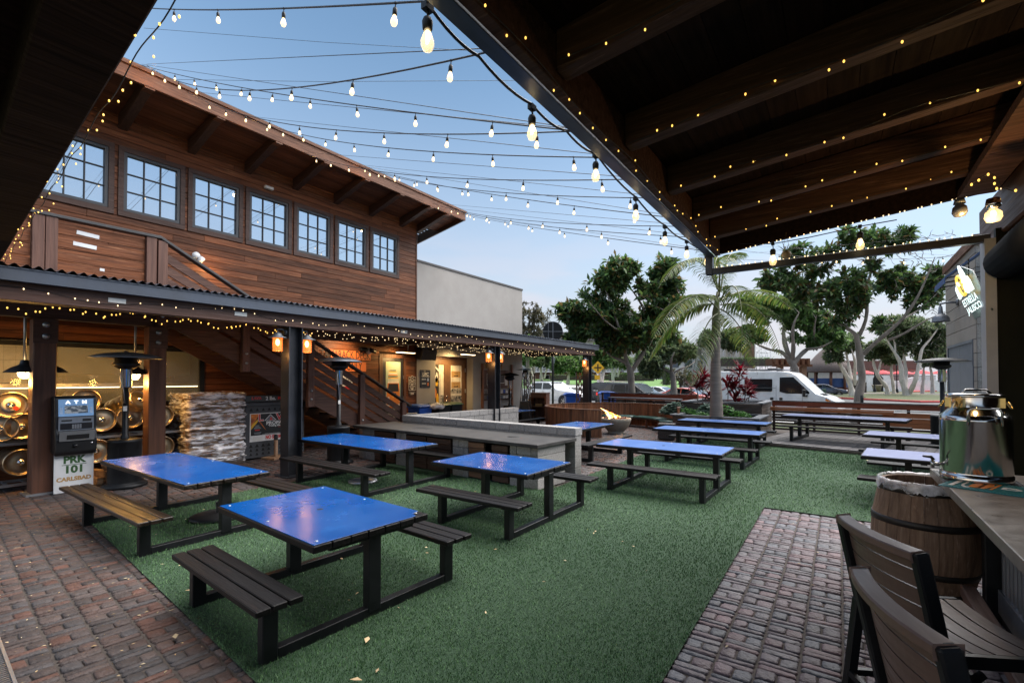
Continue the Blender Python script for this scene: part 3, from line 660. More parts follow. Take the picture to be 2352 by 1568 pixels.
#--- pale rendered building
pbld = thing('stucco_building', 'plain off white rendered building with flat dark capped roof', 'building', (-15, 16, 0))
OY0 = onX(1000, 830, WX).y; OY1 = onX(1086, 830, WX).y; OZ = onX(1040, 819, WX).z
dd_ = .2
while onX(1072, 830, WX - dd_).y < OY1 and dd_ < 2: dd_ += .02
DX = WX - dd_
mb = MB(); YE = 19.72
mb.b2((WX - .3, 12.55, 0), (WX, OY0, 6.4)); mb.b2((WX - .3, OY1, 0), (WX, YE, 6.4)); mb.b2((WX - .3, OY0, OZ), (WX, OY1, 6.4))
mb.b2((DX - .1, OY0 - .3, 0), (WX - .3, OY0, OZ + .2)); mb.b2((DX - .1, OY1, 0), (WX - .3, OY1 + .3, OZ + .2)); mb.b2((DX - .1, OY0, OZ), (WX - .3, OY1, OZ + .2))
mb.b2((-24, YE - .3, 0), (WX - .3, YE, 6.4)); mb.b2((-24, 12.55, 6.2), (WX - .3, YE - .3, 6.4))
mb.build('wall', M['stucco'], pbld)
mb = MB(); mb.b2((WX - .32, 12.56, 6.402), (WX + .03, YE + .03, 6.48)); mb.b2((-24, YE - .32, 6.402), (WX - .32, YE + .03, 6.48)); mb.build('cap', M['cap'], pbld)
mb = MB(); mb.b2((DX - .05, OY0, 0), (DX + .02, OY0 + .05, OZ)); mb.b2((DX - .05, OY1 - .09, 0), (DX + .02, OY1, OZ)); mb.b2((DX - .05, OY0 + .05, OZ - .1), (DX + .02, OY1 - .09, OZ)); mb.build('door_frame', M['timber_v'], pbld)
ym = onX((1650 + 555 / 3.92) * .57422, 860, DX).y
for (a, b, side) in ((OY0 + .05, ym, 0), (ym + .004, OY1 - .09, 1)):
    ga, gb = a + .17, b - (.2 if side else .22)
    lf = MB()
    lf.b2((DX - .04, a, .02), (DX, ga, OZ - .1)); lf.b2((DX - .04, gb, .02), (DX, b, OZ - .1)); lf.b2((DX - .04, ga, OZ - .33), (DX, gb, OZ - .1)); lf.b2((DX - .04, ga, .02), (DX, gb, .2))
    leaf = lf.build('door', mat('door_brown', (.17, .085, .04), (.13, .065, .03), rough=.5) if side == 0 else bpy.data.materials['door_brown'], pbld, bevel=.004)
    gw, gh = gb - ga, OZ - .53; gm = facex(DX - .03, ga, .2)
    pic = sheet(gm, rect(0, 0, gw, gh), M['photo_pale'], 'window_print', leaf)
    def ink2(pts, m, k=1): return MB().prism([(x * gw, y * gh) for x, y in pts], .0015, gm, .002 + .0015 * k).build('print', m, pic)
    if side:
        ink2(rect(0, .30, 1, .46), M['photo_grey']); ink2([(0, .55), (.2, .585), (.5, .575), (.8, .6), (1, .585), (1, .5), (0, .5)], M['photo_grey'])
        for k, (zz, s_) in enumerate(((.84, 'MAINE'), (.65, 'THIS WAY'))):
            ink2(rect(.1, zz - .055, .9, zz + .055), M['tan_ink'], 2)
            if s_: text(s_, .075, gm @ TRANS((gw * .5, gh * (zz + .02), .008)), M['brown_ink'], parent=pic, depth=.0005)
            ink2([(.3, zz - .035), (.6, zz - .035), (.6, zz - .045), (.72, zz - .027), (.6, zz - .01), (.6, zz - .02), (.3, zz - .02)], M['brown_ink'], 3)
            for xx in (.2, .8): ink2(rect(xx, zz + .055, xx + .012, zz + .16), M['brown_ink'], 2)
    else:
        ink2([(0, 0), (.62, 0), (.55, 1), (0, 1)], M['brown_ink']); ink2([(.1, 1), (1, .84), (1, .78), (.2, .96)], M['paper'], 2); ink2(rect(.62, 0, .7, .84), M['apt_wall'], 2); ink2(rect(.72, .28, 1, .48), M['photo_grey'], 2)
        for (xx, zz, m) in ((.08, .86, M['orange']), (.38, .78, M['paper']), (.38, .72, M['yellow']), (.25, .52, M['orange']), (.45, .42, M['yellow']), (.12, .3, M['orange']), (.42, .16, M['paper'])):
            ink2([(xx - .1, zz - .08), (xx + .1, zz - .08), (xx + .12, zz + .02), (xx + .03, zz + .09), (xx - .03, zz + .09), (xx - .12, zz + .02)], m, 3)
    if side == 0:
        hd = MB(); hd.lathe([(.0, 0), (.035, 0), (.035, .03), (.0, .03)], (DX, b - .07, 1.28), 14, ROT_Y90); hd.tube([(DX + .0, b - .07, 1.08), (DX + .07, b - .07, 1.08), (DX + .07, b - .2, 1.07)], .014); hd.lathe([(.0, 0), (.04, 0), (.04, .02), (.0, .02)], (DX, b - .07, 1.08), 14, ROT_Y90); hd.build('handle', M['chrome'], leaf)
    else:
        for zz in (.4, 1.4, 2.3): MB().b2((DX - .01, b - .03, zz), (DX + .03, b + .02, zz + .16)).build('hinge', M['zinc'], leaf)

#--- lean-to canopy along both buildings
cn = thing('patio_canopy', 'long dark corrugated lean-to canopy on timber and steel posts along the buildings', 'canopy', (-9.35, 10, 0))
PY = [5.5, 12.5, 19.5]; CX0 = -9.2
ny = 1500; ys = np.linspace(1.15, 20.2, ny); zz = .022 * np.cos(ys * 2 * math.pi / .118)
for nm, xa, ya, yb in (('roof_sheet', -11.55, 0, 560), ('roof_sheet', -12.98, 560, ny)):
    if nm == 'roof_sheet' and xa == -11.55: ii = np.arange(0, 700)
    else: ii = np.arange(700, ny)
    V = []; 
    V = np.concatenate([np.stack([np.full(len(ii), -9.06), ys[ii], 3.53 + zz[ii]], 1), np.stack([np.full(len(ii), xa), ys[ii], 3.66 + zz[ii]], 1)])
    k = len(ii); F = np.array([(i, i + 1, k + i + 1, k + i) for i in range(k - 1)])
    npmesh('roof_sheet', V - np.array([cn.location.x, cn.location.y, cn.location.z]), F, M['gutter'], cn, smooth=True)
mb = MB(); mb.b2((-9.22, 1.15, 3.32), (-9.10, 20.22, 3.335)); mb.b2((-9.115, 1.15, 3.335), (-9.10, 20.22, 3.50)); mb.b2((-9.10, 1.15, 3.485), (-9.085, 20.22, 3.50)); mb.b2((-9.22, 1.15, 3.335), (-9.205, 20.22, 3.5)); mb.b2((-9.2, 20.205, 3.335), (-9.115, 20.22, 3.49)); mb.build('gutter', M['gutter'], cn)
mb = MB(); mb.b2((-9.40, 1.2, 3.10), (-9.23, 20.05, 3.45)); mb.b2((-9.44, 1.2, 3.065), (-9.19, 20.05, 3.10)); mb.build('edge_beam', M['timber_y'], cn, bevel=.006)
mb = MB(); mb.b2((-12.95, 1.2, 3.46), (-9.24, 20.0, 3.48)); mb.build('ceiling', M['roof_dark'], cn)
for y in np.arange(2.0, 20.0, 1.17):
    x1 = -11.35 if y < 10.4 else -12.9
    MB().b2((x1, y - .045, 3.28), (-9.41, y + .045, 3.455)).build('rafter', M['timber_x'], cn)
mb = MB(); mb.b2((-11.63, .9, 3.06), (-11.42, 10.6, 3.44)); mb.build('inner_beam', M['timber_y'], cn, bevel=.006)
MB().b2((-12.95, 19.9, 3.1), (-9.41, 20.04, 3.45)).build('end_beam', M['timber_x'], cn)
MB().b2((-12.95, 10.62, 3.1), (-9.41, 10.78, 3.45)).build('cross_beam', M['timber_x'], cn)
for y in (2.17, 3.83):
    mb = MB(); mb.box((-11.52, y, 1.52), (.30, .30, 3.04)); po = mb.build('timber_post', M['timber_v'], cn, bevel=.012)
    MB().b2((-11.73, y - .22, 0), (-11.32, y + .22, .035)).build('base_plate', M['zinc'], po)
    MB().b2((-11.366, y - .16, 2.62), (-11.35, y + .16, 3.05)).build('knuckle_plate', M['timber_y'], po)
    for z in (2.74, 2.94): MB().lathe([(.0, .0), (.05, 0), (.048, .02), (.0, .03)], (-11.35, y, z), 14, ROT_Y90).build('bolt', M['zinc'], po)
for y in PY:
    mb = MB(); s_ = .15
    mb.b2((-9.35 - s_, y - s_, 0.02), (-9.35 + s_, y - s_ + .022, 3.06)); mb.b2((-9.35 - s_, y + s_ - .022, .02), (-9.35 + s_, y + s_, 3.06)); mb.b2((-9.36, y - s_ + .022, .02), (-9.34, y + s_ - .022, 3.06))
    po = mb.build('steel_post', M['dark_metal'], cn)
    MB().b2((-9.58, y - .23, 0), (-9.12, y + .23, .022)).build('base_plate', M['dark_metal'], po)
mb = MB(); mb.b2((-9.235, 1.9, 3.2), (-9.225, 2.12, 3.27))
for y in (1.9, 3.4, 5.2, 7.6): pass
for i, y in enumerate((2.45, 4.3, 8.35)): MB().b2((-9.228, y, 3.18), (-9.222, y + .22, 3.25)).build('label_plate', M['paper'], cn)

def lantern(y, sgn, pz, label):
    x = -9.33
    t = thing('wall_lantern', label, 'lantern', (x, y, pz), 0, 'ribbed glass lanterns on the canopy posts')
    yy = y + sgn * .17
    MB().tube([(x, y, pz + .17), (x, y + sgn * .06, pz + .23), (x, yy, pz + .23), (x, yy, pz + .15)], .016).lathe([(.06, 0), (.06, .02), (0, .02)], (x, y, pz + .17), 12, Matrix.Rotation(R(-90 * sgn), 3, 'X')).build('arm', M['pewter'], t)
    MB().lathe([(.02, .17), (.05, .15), (.085, .12), (.09, .09), (.17, .06), (.175, .045), (.10, .055), (.08, .05)], (x, yy, pz), 20).build('cap', M['pewter'], t)
    pr = [(.0, -.22)]
    for i in range(7): z_ = -.22 + i * .04; pr += [(.085, z_), (.100, z_ + .013), (.085, z_ + .028)]
    pr += [(.08, .055)]
    g_ = MB().lathe(pr, (x, yy, pz), 20).build('glass', M['lantern_glass'], t)
    MB().ball((x, yy, pz - .04), .04, 10, 6, 1.8).build('filament', M['lantern_core'], g_)
    lamp('lantern_light', 'POINT', (x, yy, pz - .30), 2.2, (1, .45, .12), t, .06)
lantern(PY[0] - .15, -1, 2.78, 'orange glowing lantern on the near side of the steel post beside the propane cage')
lantern(PY[0] + .15, 1, 2.78, 'orange glowing lantern on the far side of the steel post beside the propane cage')
lantern(PY[1] - .15, -1, 2.78, 'orange glowing lantern on the near side of the steel post behind the block wall')
lantern(PY[1] + .15, 1, 2.78, 'orange glowing lantern on the far side of the steel post behind the block wall')
lantern(PY[2] - .15, -1, 2.78, 'orange glowing lantern on the last canopy post, by the yellow diamond road sign')

#--- outside stair and upper landing
stair = thing('outside_stair', 'brown timber stair with slatted sides climbing to the upper landing', 'staircase', (-12.2, 7, 0))
SX0, SX1 = -12.85, -11.48; ms = -.5425
def sz(y): return 3.17 + ms * (y - 3.92)
for x in (SX1, SX0):
    mb = MB(); mb.add([(x - .03, 3.6, sz(3.6)), (x - .03, 9.75, sz(9.75)), (x - .03, 10.45, .02), (x - .03, 10.45, sz(10.45) + .45), (x - .03, 3.6, sz(3.6) + .45), (x + .03, 3.6, sz(3.6)), (x + .03, 9.75, sz(9.75)), (x + .03, 10.45, .02), (x + .03, 10.45, sz(10.45) + .45), (x + .03, 3.6, sz(3.6) + .45)],
              [(4, 3, 2, 1, 0), (5, 6, 7, 8, 9), (0, 1, 6, 5), (1, 2, 7, 6), (2, 3, 8, 7), (3, 4, 9, 8), (4, 0, 5, 9)])
    mb.build('stringer', M['rail_wood'], stair)
for i in range(20):
    y = 3.75 + i * .335; MB().b2((SX0 + .03, y - .02, sz(y + .1) + .30), (SX1 - .03, y + .34, sz(y + .1) + .345)).build('tread', M['timber_x'], stair)
SP = [3.88, 5.55, 7.2, 8.82, 10.42]
for y in SP:
    top = sz(y) + 1.62
    bot = max(0, sz(y) - .12)
    MB().b2((SX1 + .032, y - .085, bot), (SX1 + .16, y + .085, top)).build('post', M['rail_post'], stair, bevel=.006)
    for z in (sz(y) + .08, sz(y) + .3):
        if z > .1: MB().lathe([(0, 0), (.035, 0), (.03, .02), (0, .022)], (SX1 + .16, y, z), 12, ROT_Y90).build('bolt', M['zinc'], stair)
for k in range(4):
    o_ = .62 + k * .245
    mb = MB()
    for a, b in zip(SP[:-1], SP[1:]):
        p0, p1 = Vector((SX1 + .06, a + .09, sz(a + .09) + o_)), Vector((SX1 + .06, b - .09, sz(b - .09) + o_))
        mb.bar(p0, p1, .035, .165)
    mb.build('side_slat', M['rail_wood'], stair, bevel=.003)
MB().bar((SX1 + .09, 3.8, sz(3.8) + 1.66), (SX1 + .09, 10.72, sz(10.72) + 1.66), .17, .05).build('handrail_cap', M['fence_cap'], stair, bevel=.006)
MB().tube([(SX1 - .12, 10.3, 1.0), (SX1 - .12, 10.75, .86), (SX1 - .1, 11.2, .86)], .022).build('handrail', M['zinc'], stair)
ld = thing('landing', 'brown timber upper landing with slatted rail above the canopy roof', 'balcony', (-12.2, 2, 3.6))
MB().b2((WX + .02, .4, 3.68), (SX1 + .03, 3.72, 3.84)).build('floor', M['timber_y'], ld)
for y in (2.05, 2.22):
    MB().b2((SX1 + .03, y - .08, 3.6), (SX1 + .16, y + .08, 4.84)).build('post', M['rail_post'], ld, bevel=.006)
MB().b2((SX1 + .03, 3.60, 3.6), (SX1 + .16, 3.77, 4.84)).build('post', M['rail_post'], ld, bevel=.006)
for k in range(4):
    z = 3.88 + k * .235; mb = MB()
    mb.b2((SX1 + .05, 2.31, z), (SX1 + .085, 3.59, z + .195)); mb.b2((SX1 + .05, .4, z), (SX1 + .085, 1.96, z + .195)); mb.build('side_board', M['siding'], ld, bevel=.003)
MB().b2((SX1 + .0, .4, 4.845), (SX1 + .18, 3.86, 4.90)).build('rail_cap', M['fence_cap'], ld, bevel=.006)
for (y, z, w_, a) in ((2.62, 4.66, .32, -4), (2.58, 4.45, .33, -3), (2.83, 4.05, .05, 88)): MB().box((SX1 + .088, y + .1, z), (.004, w_, .07), m=Matrix.Rotation(R(a), 3, 'X')).build('tape_patch', M['white'], ld)

# near overhang at the top corner of the court
ov = thing('porch_roof', 'very dark timber porch roof edge overhead at the near corner', 'roof', (-6, 0, 3.6))
e0, e1 = Vector((-1.75, .735, 3.6)), Vector((-10.2, 1.40, 3.6)); ed = (e1 - e0).normalized(); en = Vector((ed.y, -ed.x, 0))
if en.y > 0: en = -en
mb = MB()
for i in range(26):
    a = e0 + en * (.33 + i * .15); b = e1 + en * (.33 + i * .15); mb.bar(a + Vector((0, 0, .28)), b + Vector((0, 0, .28)), .145, .03)
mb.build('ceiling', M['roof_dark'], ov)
MB().bar(e0 + en * .16 + Vector((0, 0, .16)), e1 + en * .16 + Vector((0, 0, .16)), .32, .30).build('edge_beam', M['roof_dark'], ov, bevel=.01)
for i in range(3):
    o_ = .75 + i * .8; MB().bar(e0 + en * o_ + Vector((0, 0, .14)), e1 + en * o_ + Vector((0, 0, .14)), .12, .25).build('joist', M['roof_dark'], ov, bevel=.008)
MB().bar(e0 - en * .02 + Vector((0, 0, .33)), e1 - en * .02 + Vector((0, 0, .33)), .08, .06).build('drip_edge', M['gutter'], ov)

#--- kitchen behind the window
kt = thing('kitchen', 'lit kitchen with pale wall, steel hood and shelf lights behind the window', 'kitchen', (-14.5, 3, 0))
mb = MB(); mb.b2((-16.1, .3, .0), (-16.0, 5.9, 3.15)); mb.b2((-16, 5.8, 0), (-13.24, 5.9, 3.15)); mb.b2((-16, .3, 3.05), (-13.24, 5.8, 3.15)); mb.b2((-16, .3, .8), (-13.24, 5.8, .9)); mb.build('wall', M['kitchen_wall'], kt)
mb = MB()
for i in range(12):
    for j in range(7): mb.b2((-15.998, .35 + i * .2, .95 + j * .3), (-15.985, .35 + i * .2 + .195, .95 + j * .3 + .295))
mb.build('tiles', M['kitchen_tile'], kt)
mb = MB(); mb.b2((-15.95, 2.7, 2.1), (-14.7, 5.7, 3.0)); mb.build('hood', M['kitchen_wall'], kt, bevel=.02)
mb = MB(); mb.b2((-14.7, .4, 1.82), (-14.2, 5.7, 1.86)); mb.b2((-14.2, .4, 1.83), (-14.185, 5.7, 1.9)); mb.build('shelf', M['zinc'], kt)
MB().b2((-14.3, .4, 1.795), (-14.2, 5.7, 1.815)).build('light_strip', M['strip'], kt)
for k in range(7):
    y = .8 + k * .7; s_ = rnd.uniform(.10, .24); mb = MB(); mb.lathe([(0, 0), (s_ * .8, 0), (s_, .05), (s_ * .95, .07 + .1 * (k % 3 == 0)), (0, .07)], (-14.45, y, 1.862), 16); mb.build('pan', M['dark_metal'], kt)
mb = MB(); mb.b2((-14.6, .4, .95), (-14.15, 5.7, 1.3)); mb.build('worktop', M['zinc'], kt)
lamp('kitchen_light', 'AREA', (-14.6, 3.2, 2.98), 3, (1.0, .86, .62), kt, 1.6, aim=(0.2, 0, -1))
lamp('kitchen_light', 'AREA', (-14.4, 1.3, 2.9), 4, (1.0, .74, .42), kt, 1.0, aim=(-.3, 0, -1))
kw = thing('kitchen_window', 'wide black framed kitchen window behind the stacked kegs', 'window', (WX, 3, 1.4))
mb = MB(); y0, y1, z0, z1 = KIT
mb.b2((WX - .1, y0, z1 - .09), (WX + .025, y1, z1)); mb.b2((WX - .1, y0, z0), (WX + .04, y1, z0 + .07)); mb.b2((WX - .1, y1 - .1, z0 + .07), (WX + .025, y1, z1 - .09)); mb.b2((WX - .1, 2.52, z0 + .07), (WX + .02, 2.64, z1 - .09)); mb.build('frame', M['black_metal'], kw)
MB().b2((WX - .05, y0, z0 + .07), (WX - .042, y1 - .1, z1 - .09)).build('pane', M['pane'], kw)
#--- kegs on their rack
rk = thing('keg_rack', 'grey metal two level rack holding steel kegs under the kitchen window', 'rack', (-12.35, 3.3, 0))
for z in (.14, .87):
    MB().b2((-12.62, .6, z - .05), (-12.58, 5.25, z)).b2((-12.12, .6, z - .05), (-12.08, 5.25, z)).build('shelf_rail', M['zinc'], rk)
    mb = MB()
    for i in range(20): mb.b2((-12.6, .65 + i * .24, z - .045), (-12.1, .68 + i * .24, z - .015))
    mb.build('cross_bar', M['zinc'], rk)
for y in (.6, 2.6, 5.2):
    for x in (-12.6, -12.1): MB().b2((x - .025, y - .025, 0), (x + .025, y + .025, 1.0)).build('leg', M['zinc'], rk)
kr = .238
def keg_mesh():
    rot = ROT_Y90
    b_ = MB(); pr = [(.0, -.68), (.19, -.68), (.20, -.70), (kr, -.69), (kr, -.60), (kr - .012, -.585), (kr, -.57), (kr, -.42), (kr - .014, -.40), (kr, -.38), (kr, -.30), (kr - .014, -.28), (kr, -.26), (kr, -.11), (kr - .012, -.095), (kr, -.08), (kr, -.01), (kr - .008, 0), (kr - .022, 0), (kr - .028, -.012), (kr - .03, -.05), (kr - .05, -.065), (.12, -.05), (.06, -.04), (.0, -.038)]
    b_.lathe(pr, (0, 0, 0), 32, rot); return b_
def valve_mesh():
    rot = ROT_Y90; b_ = MB(); b_.lathe([(.055, -.04), (.05, -.02), (.036, -.018), (.034, .004), (.018, .006), (.016, -.008), (.0, -.008)], (0, 0, 0), 16, rot); return b_
k0 = thing('keg', 'x', 'keg', (0, 0, 0), 0, 'steel kegs lying on the rack')
keg_mesh().build('shell', M['keg'], k0, lo=1); valve_mesh().build('valve', M['steel'], k0, lo=1)
first = [True]
def place_keg(px, py, label, tilt=0.0, yaw=0.0, X=-12.02, sticker=None):
    p = onX(px, py, X)
    k = k0 if first[0] else copy_tree(k0); first[0] = False
    k.location = p; k.rotation_euler = (rnd.uniform(0, 6), tilt, yaw); k.rotation_mode = 'XYZ'
    k['label'] = label
    if sticker:
        MB().lathe([(.06, -.046), (.125, -.046), (.125, -.044), (.06, -.0405)], (0, 0, 0), 24, ROT_Y90).build('sticker', M['paper'], k, lo=1)
        MB().prism([(-.124, -.03), (-.055, -.03), (-.055, .03), (-.124, .03)], .003, frame((-.041, 0, 0), (0, 1, 0), (0, 0, 1))).build('sticker_band', M['red_text'], k, lo=1)
place_keg(2, 984, 'steel keg at the far end of the rack cut by the photo edge')
place_keg(51, 979, 'steel keg beside the timber post on the near side of the cash machine')
place_keg(112, 972, 'steel keg mostly hidden between the timber post and the cash machine')
place_keg(174, 968, 'steel keg mostly hidden directly behind the cash machine screen')
place_keg(236, 964, 'steel keg with creased foil seal just right of the cash machine')
place_keg(301, 958, 'bright steel keg right of the black heater pole on the shelf')
place_keg(371, 955, 'steel keg between second timber post and wrapped firewood')
place_keg(26, 930, 'steel keg with red and white sticker, top of the pile', sticker=True)
place_keg(198, 921, 'steel keg on top of the pile peeking over the cash machine')
place_keg(325, 915, 'leaning steel keg tipped upward behind the second timber post', tilt=R(-22), yaw=R(25))
for px, py, lab in ((49, 1062, 'dark steel keg on the lowest shelf near the first timber post'), (120, 1050, 'steel keg on the lowest shelf hidden behind the first timber post'), (222, 1036, 'steel keg on the lowest shelf beside the cash machine panel'), (311, 1030, 'steel keg on the lowest shelf behind the black heater base'), (372, 1026, 'steel keg on the lowest shelf by the wrapped firewood')): place_keg(px, py, lab)

# firewood lying on the bricks behind the heater
l0 = None
for i, (x, y, z, a, b) in enumerate([(-11.75, 2.95, .07, 5, 0), (-11.72, 3.12, .07, -4, 0), (-11.78, 3.30, .07, 8, 0), (-11.75, 3.47, .07, 0, 0), (-11.72, 3.04, .20, 12, 0), (-11.8, 3.22, .20, -8, 0), (-11.75, 3.38, .20, 3, 0), (-11.78, 3.14, .33, -14, 0), (-11.7, 3.3, .33, 10, 4)]):
    if l0 is None:
        mb = MB(); mb.prism([(-.07, -.06), (.05, -.07), (.085, 0), (.05, .06), (-.04, .07)], .55, frame((.28, 0, 0), (0, 1, 0), (0, 0, 1)), -.55)
        l0 = mb.build('firewood_log', M['log'], None, bevel=.008); o = l0; tag(o, 'split firewood log in the loose heap behind the black patio heater', 'firewood', 'loose split logs behind the heater')
    else: o = l0.copy(); col.objects.link(o)
    o.location = (x, y, z); o.rotation_euler = (R(i * 70), R(b), R(a))

#--- cash machine
am = thing('cash_machine', 'black and blue cash machine on a white sign panel by the timber post', 'cash machine', (-11.35, 2.53, 0), R(-4))
def A_(a, b): return am
X0 = -11.2
mb = MB(); mb.b2((-11.55, 2.3, .0), (-11.22, 2.76, .72)); mb.build('pedestal', M['white'], am, lo=0)
sg = MB().b2((-11.215, 2.27, .01), (-11.20, 2.80, .74)).build('sign_panel', M['white'], am)
sgm = facex(-11.199, 2.535, 0)
text('PRK', .175, sgm @ TRANS((0, .57, 0)), M['green_ink'], parent=sg, bold=.008, sx=.95)
text('101', .175, sgm @ TRANS((0, .40, 0)), M['green_ink'], parent=sg, bold=.008, sx=1.05)
sheet(sgm, rect(-.165, .482, .165, .492), M['green_ink'], 'rule', sg)
text('CARLSBAD', .095, sgm @ TRANS((0, .235, 0)), M['tan_ink'], parent=sg, bold=.005)
hd = MB(); hd.prism([(0, .70), (.10, .66), (.14, .72), (.14, .94), (.10, 1.12), (.10, 1.34), (.06, 1.66), (.03, 1.70), (-.3, 1.70), (-.34, 1.66), (-.34, .70)], .56, frame((-11.22, 2.815, 0), (1, 0, 0), (0, 0, 1)))
bd = hd.build('housing', M['black_plastic'], am, bevel=.02, seg=2)
tp = frame((-11.115, 2.535, 1.345), (0, 1, 0), (-.12, 0, 1)); tp2 = tp @ TRANS((0, 0, .003))
fs_ = sheet(tp, rect(-.235, -.0, .235, .30), M['atm_blue'], 'fascia', bd)
for s_, xx in (('A', -.11), ('T', 0), ('M', .11)): text(s_, .075, tp @ TRANS((xx, .245, .004)), M['glow_white'], parent=fs_, bold=.004, sx=1.15)
sheet(tp, rect(-.155, .05, .155, .185), M['screen'], 'screen', fs_, .003, .003)
text('GET CASH', .030, tp @ TRANS((-.06, .068, .0075)), M['white_paint'], parent=fs_, bold=.001)
for xx in (-.20, .20): 
    for k in range(6): sheet(tp, rect(xx - .018, .05 + k * .018, xx + .018, .058 + k * .018), M['white_paint'], 'logo_bar', fs_, .001, .003)
kp = frame((-11.118, 2.535, 1.13), (0, 1, 0), (0, 0, 1))
kb = sheet(kp, rect(-.235, -.03, .235, .20), M['atm_grey'], 'keypad_panel', bd, .012)
sheet(kp, rect(-.20, .13, -.06, .155), M['black_ink'], 'card_slot', kb, .004, .012); sheet(kp, rect(.08, .12, .2, .165), M['black_ink'], 'receipt_slot', kb, .004, .012); sheet(kp, rect(-.215, -.015, .215, .095), M['black_plastic'], 'key_bed', kb, .003, .012)
mb = MB()
for i in range(4):
    for j in range(4): mb.prism(rect(-.06 + i * .033, .0 + j * .019, -.034 + i * .033, .014 + j * .019), .006, kp, .016)
mb.build('keys', M['zinc'], kb)
lw = frame((-11.078, 2.535, .84), (0, 1, 0), (.15, 0, 1))
mb = sheet(lw, rect(-.235, .08, .235, .25), M['zinc'], 'tray_plate', bd, .012); sheet(lw, rect(-.14, .11, .16, .19), M['black_ink'], 'cash_tray', mb, .004, .012)
MB().ball((-11.07, 2.52, .83), .035, 12, 8).build('lock_dome', M['black_plastic'], bd); MB().lathe([(0, 0), (.02, 0), (.018, .02), (0, .02)], (-11.08, 2.74, .86), 12, ROT_Y90).build('lock', M['chrome'], bd)
#--- mushroom heaters
def heater(loc, label, H=2.5, rd=.56, dome='black_metal'):
    m = M['black_metal']
    t = thing('patio_heater', label, 'patio heater', loc, 0, 'gas patio heaters')
    MB().lathe([(.0, 0), (.34, 0), (.35, .03), (.33, .07), (.25, .09), (.25, .10)], n=32).build('foot', m, t, lo=1)
    MB().lathe([(.255, .09), (.255, .82), (.262, .83), (.262, .87), (.24, .885), (.0, .89)], n=32).build('tank_housing', m, t, lo=1)
    mb = MB()
    for i in range(15):
        for j in range(22):
            a = R(-150 + i * 8); z = .2 + j * .026
            c_, s_ = math.cos(a), math.sin(a); mb.add([(.2565 * c_ - .007 * -s_, .2565 * s_ - .007 * c_, z - .006), (.2565 * c_ + .007 * -s_, .2565 * s_ + .007 * c_, z - .006), (.2565 * c_ + .007 * -s_, .2565 * s_ + .007 * c_, z + .006), (.2565 * c_ - .007 * -s_, .2565 * s_ - .007 * c_, z + .006)], [(0, 1, 2, 3)])
    mb.build('vent_mesh', M['dark_hole'], t, lo=1)
    MB().lathe([(.07, .89), (.062, .95), (.05, .97), (.05, H - .66), (.0, H - .66)], n=20).build('pole', m, t, lo=1)
    MB().lathe([(.04, H - .67), (.085, H - .66), (.09, H - .64), (.088, H - .32), (.10, H - .3), (.0, H - .3)], n=24).build('burner', M['steel'], t, lo=1)
    MB().lathe([(.10, H - .32), (.19, H - .26), (.21, H - .23), (.19, H - .20), (.17, H - .19), (.17, H - .10), (.0, H - .09)], n=28).build('emitter', m, t, lo=1)
    MB().lathe([(rd, H - .115), (rd + .006, H - .108), (rd * .8, H - .055), (rd * .5, H - .02), (rd * .2, H - .002), (.03, H + .0), (.03, H + .025), (0, H + .025)] , n=40).build('dome', M[dome], t, lo=1)
    MB().lathe([(rd * .98, H - .118), (rd * .6, H - .055), (.0, H - .03)], n=40).build('reflector', M['zinc'], t, lo=1)
    MB().box((.052, -.02, 1.45), (.004, .06, .09)).build('label_plate', M['paper'], t, lo=1)
    MB().tube([(.05, -.08, H - .3), (.09, -.11, H - .5), (.06, -.05, H - .7), (.055, -.03, H - .95)], .009, 6).build('gas_hose', M['zinc'], t, lo=1)
    return t
heater((-11.0, 3.2, 0), 'black mushroom patio heater standing beside the cash machine', 2.5, .56, 'pewter')
heater((-9.85, 6.98, 0), 'grey domed patio heater behind the long blue table by the block counter', 2.52, .52, 'pewter')
h3 = deep(2166, 1025, 13.0); heater((h3.x, h3.y, .12), 'black domed patio heater on the deck behind the milk can', 2.46, .60)
heater((-11.3, 16.2, 0), 'dark patio heater under the canopy in front of the notice board', 2.25, .42)
# tall pyramid heater
p0 = thing('pyramid_heater', 'tall pyramid heater with four steel poles under the end of the canopy', 'patio heater', (-12.15, 18.7, 0), R(20))
mb = MB(); v = [(-.26, -.26, .03), (.26, -.26, .03), (.26, .26, .03), (-.26, .26, .03), (-.2, -.2, .95), (.2, -.2, .95), (.2, .2, .95), (-.2, .2, .95)]
mb.add(v, [(3, 2, 1, 0), (4, 5, 6, 7), (0, 1, 5, 4), (1, 2, 6, 5), (2, 3, 7, 6), (3, 0, 4, 7)]); mb.build('base', M['black_plastic'], p0, bevel=.01, lo=1)
for sx, sy in ((-1, -1), (1, -1), (1, 1), (-1, 1)): MB().tube([(sx * .28, sy * .28, 0), (sx * .09, sy * .09, 2.38)], .02, 8).build('pole', M['steel'], p0, lo=1)
MB().lathe([(.055, .95), (.055, 2.3), (0, 2.3)], n=14).build('glass_tube', M['pane'], p0, lo=1)
MB().b2((-.1, -.1, 2.3), (.1, .1, 2.42)).build('burner_box', M['black_metal'], p0, lo=1)
mb = MB(); mb.add([(-.4, -.4, 2.42), (.4, -.4, 2.42), (.4, .4, 2.42), (-.4, .4, 2.42), (0, 0, 2.5)], [(3, 2, 1, 0), (0, 1, 4), (1, 2, 4), (2, 3, 4), (3, 0, 4)]); mb.build('hood', M['black_metal'], p0, lo=1)
mb = MB()
for i in range(9): mb.tube([(-.17 + i * .042, -.225, 1.0), (-.10 + i * .024, -.14, 2.0)], .004, 4)
mb.build('guard', M['zinc'], p0, lo=1)

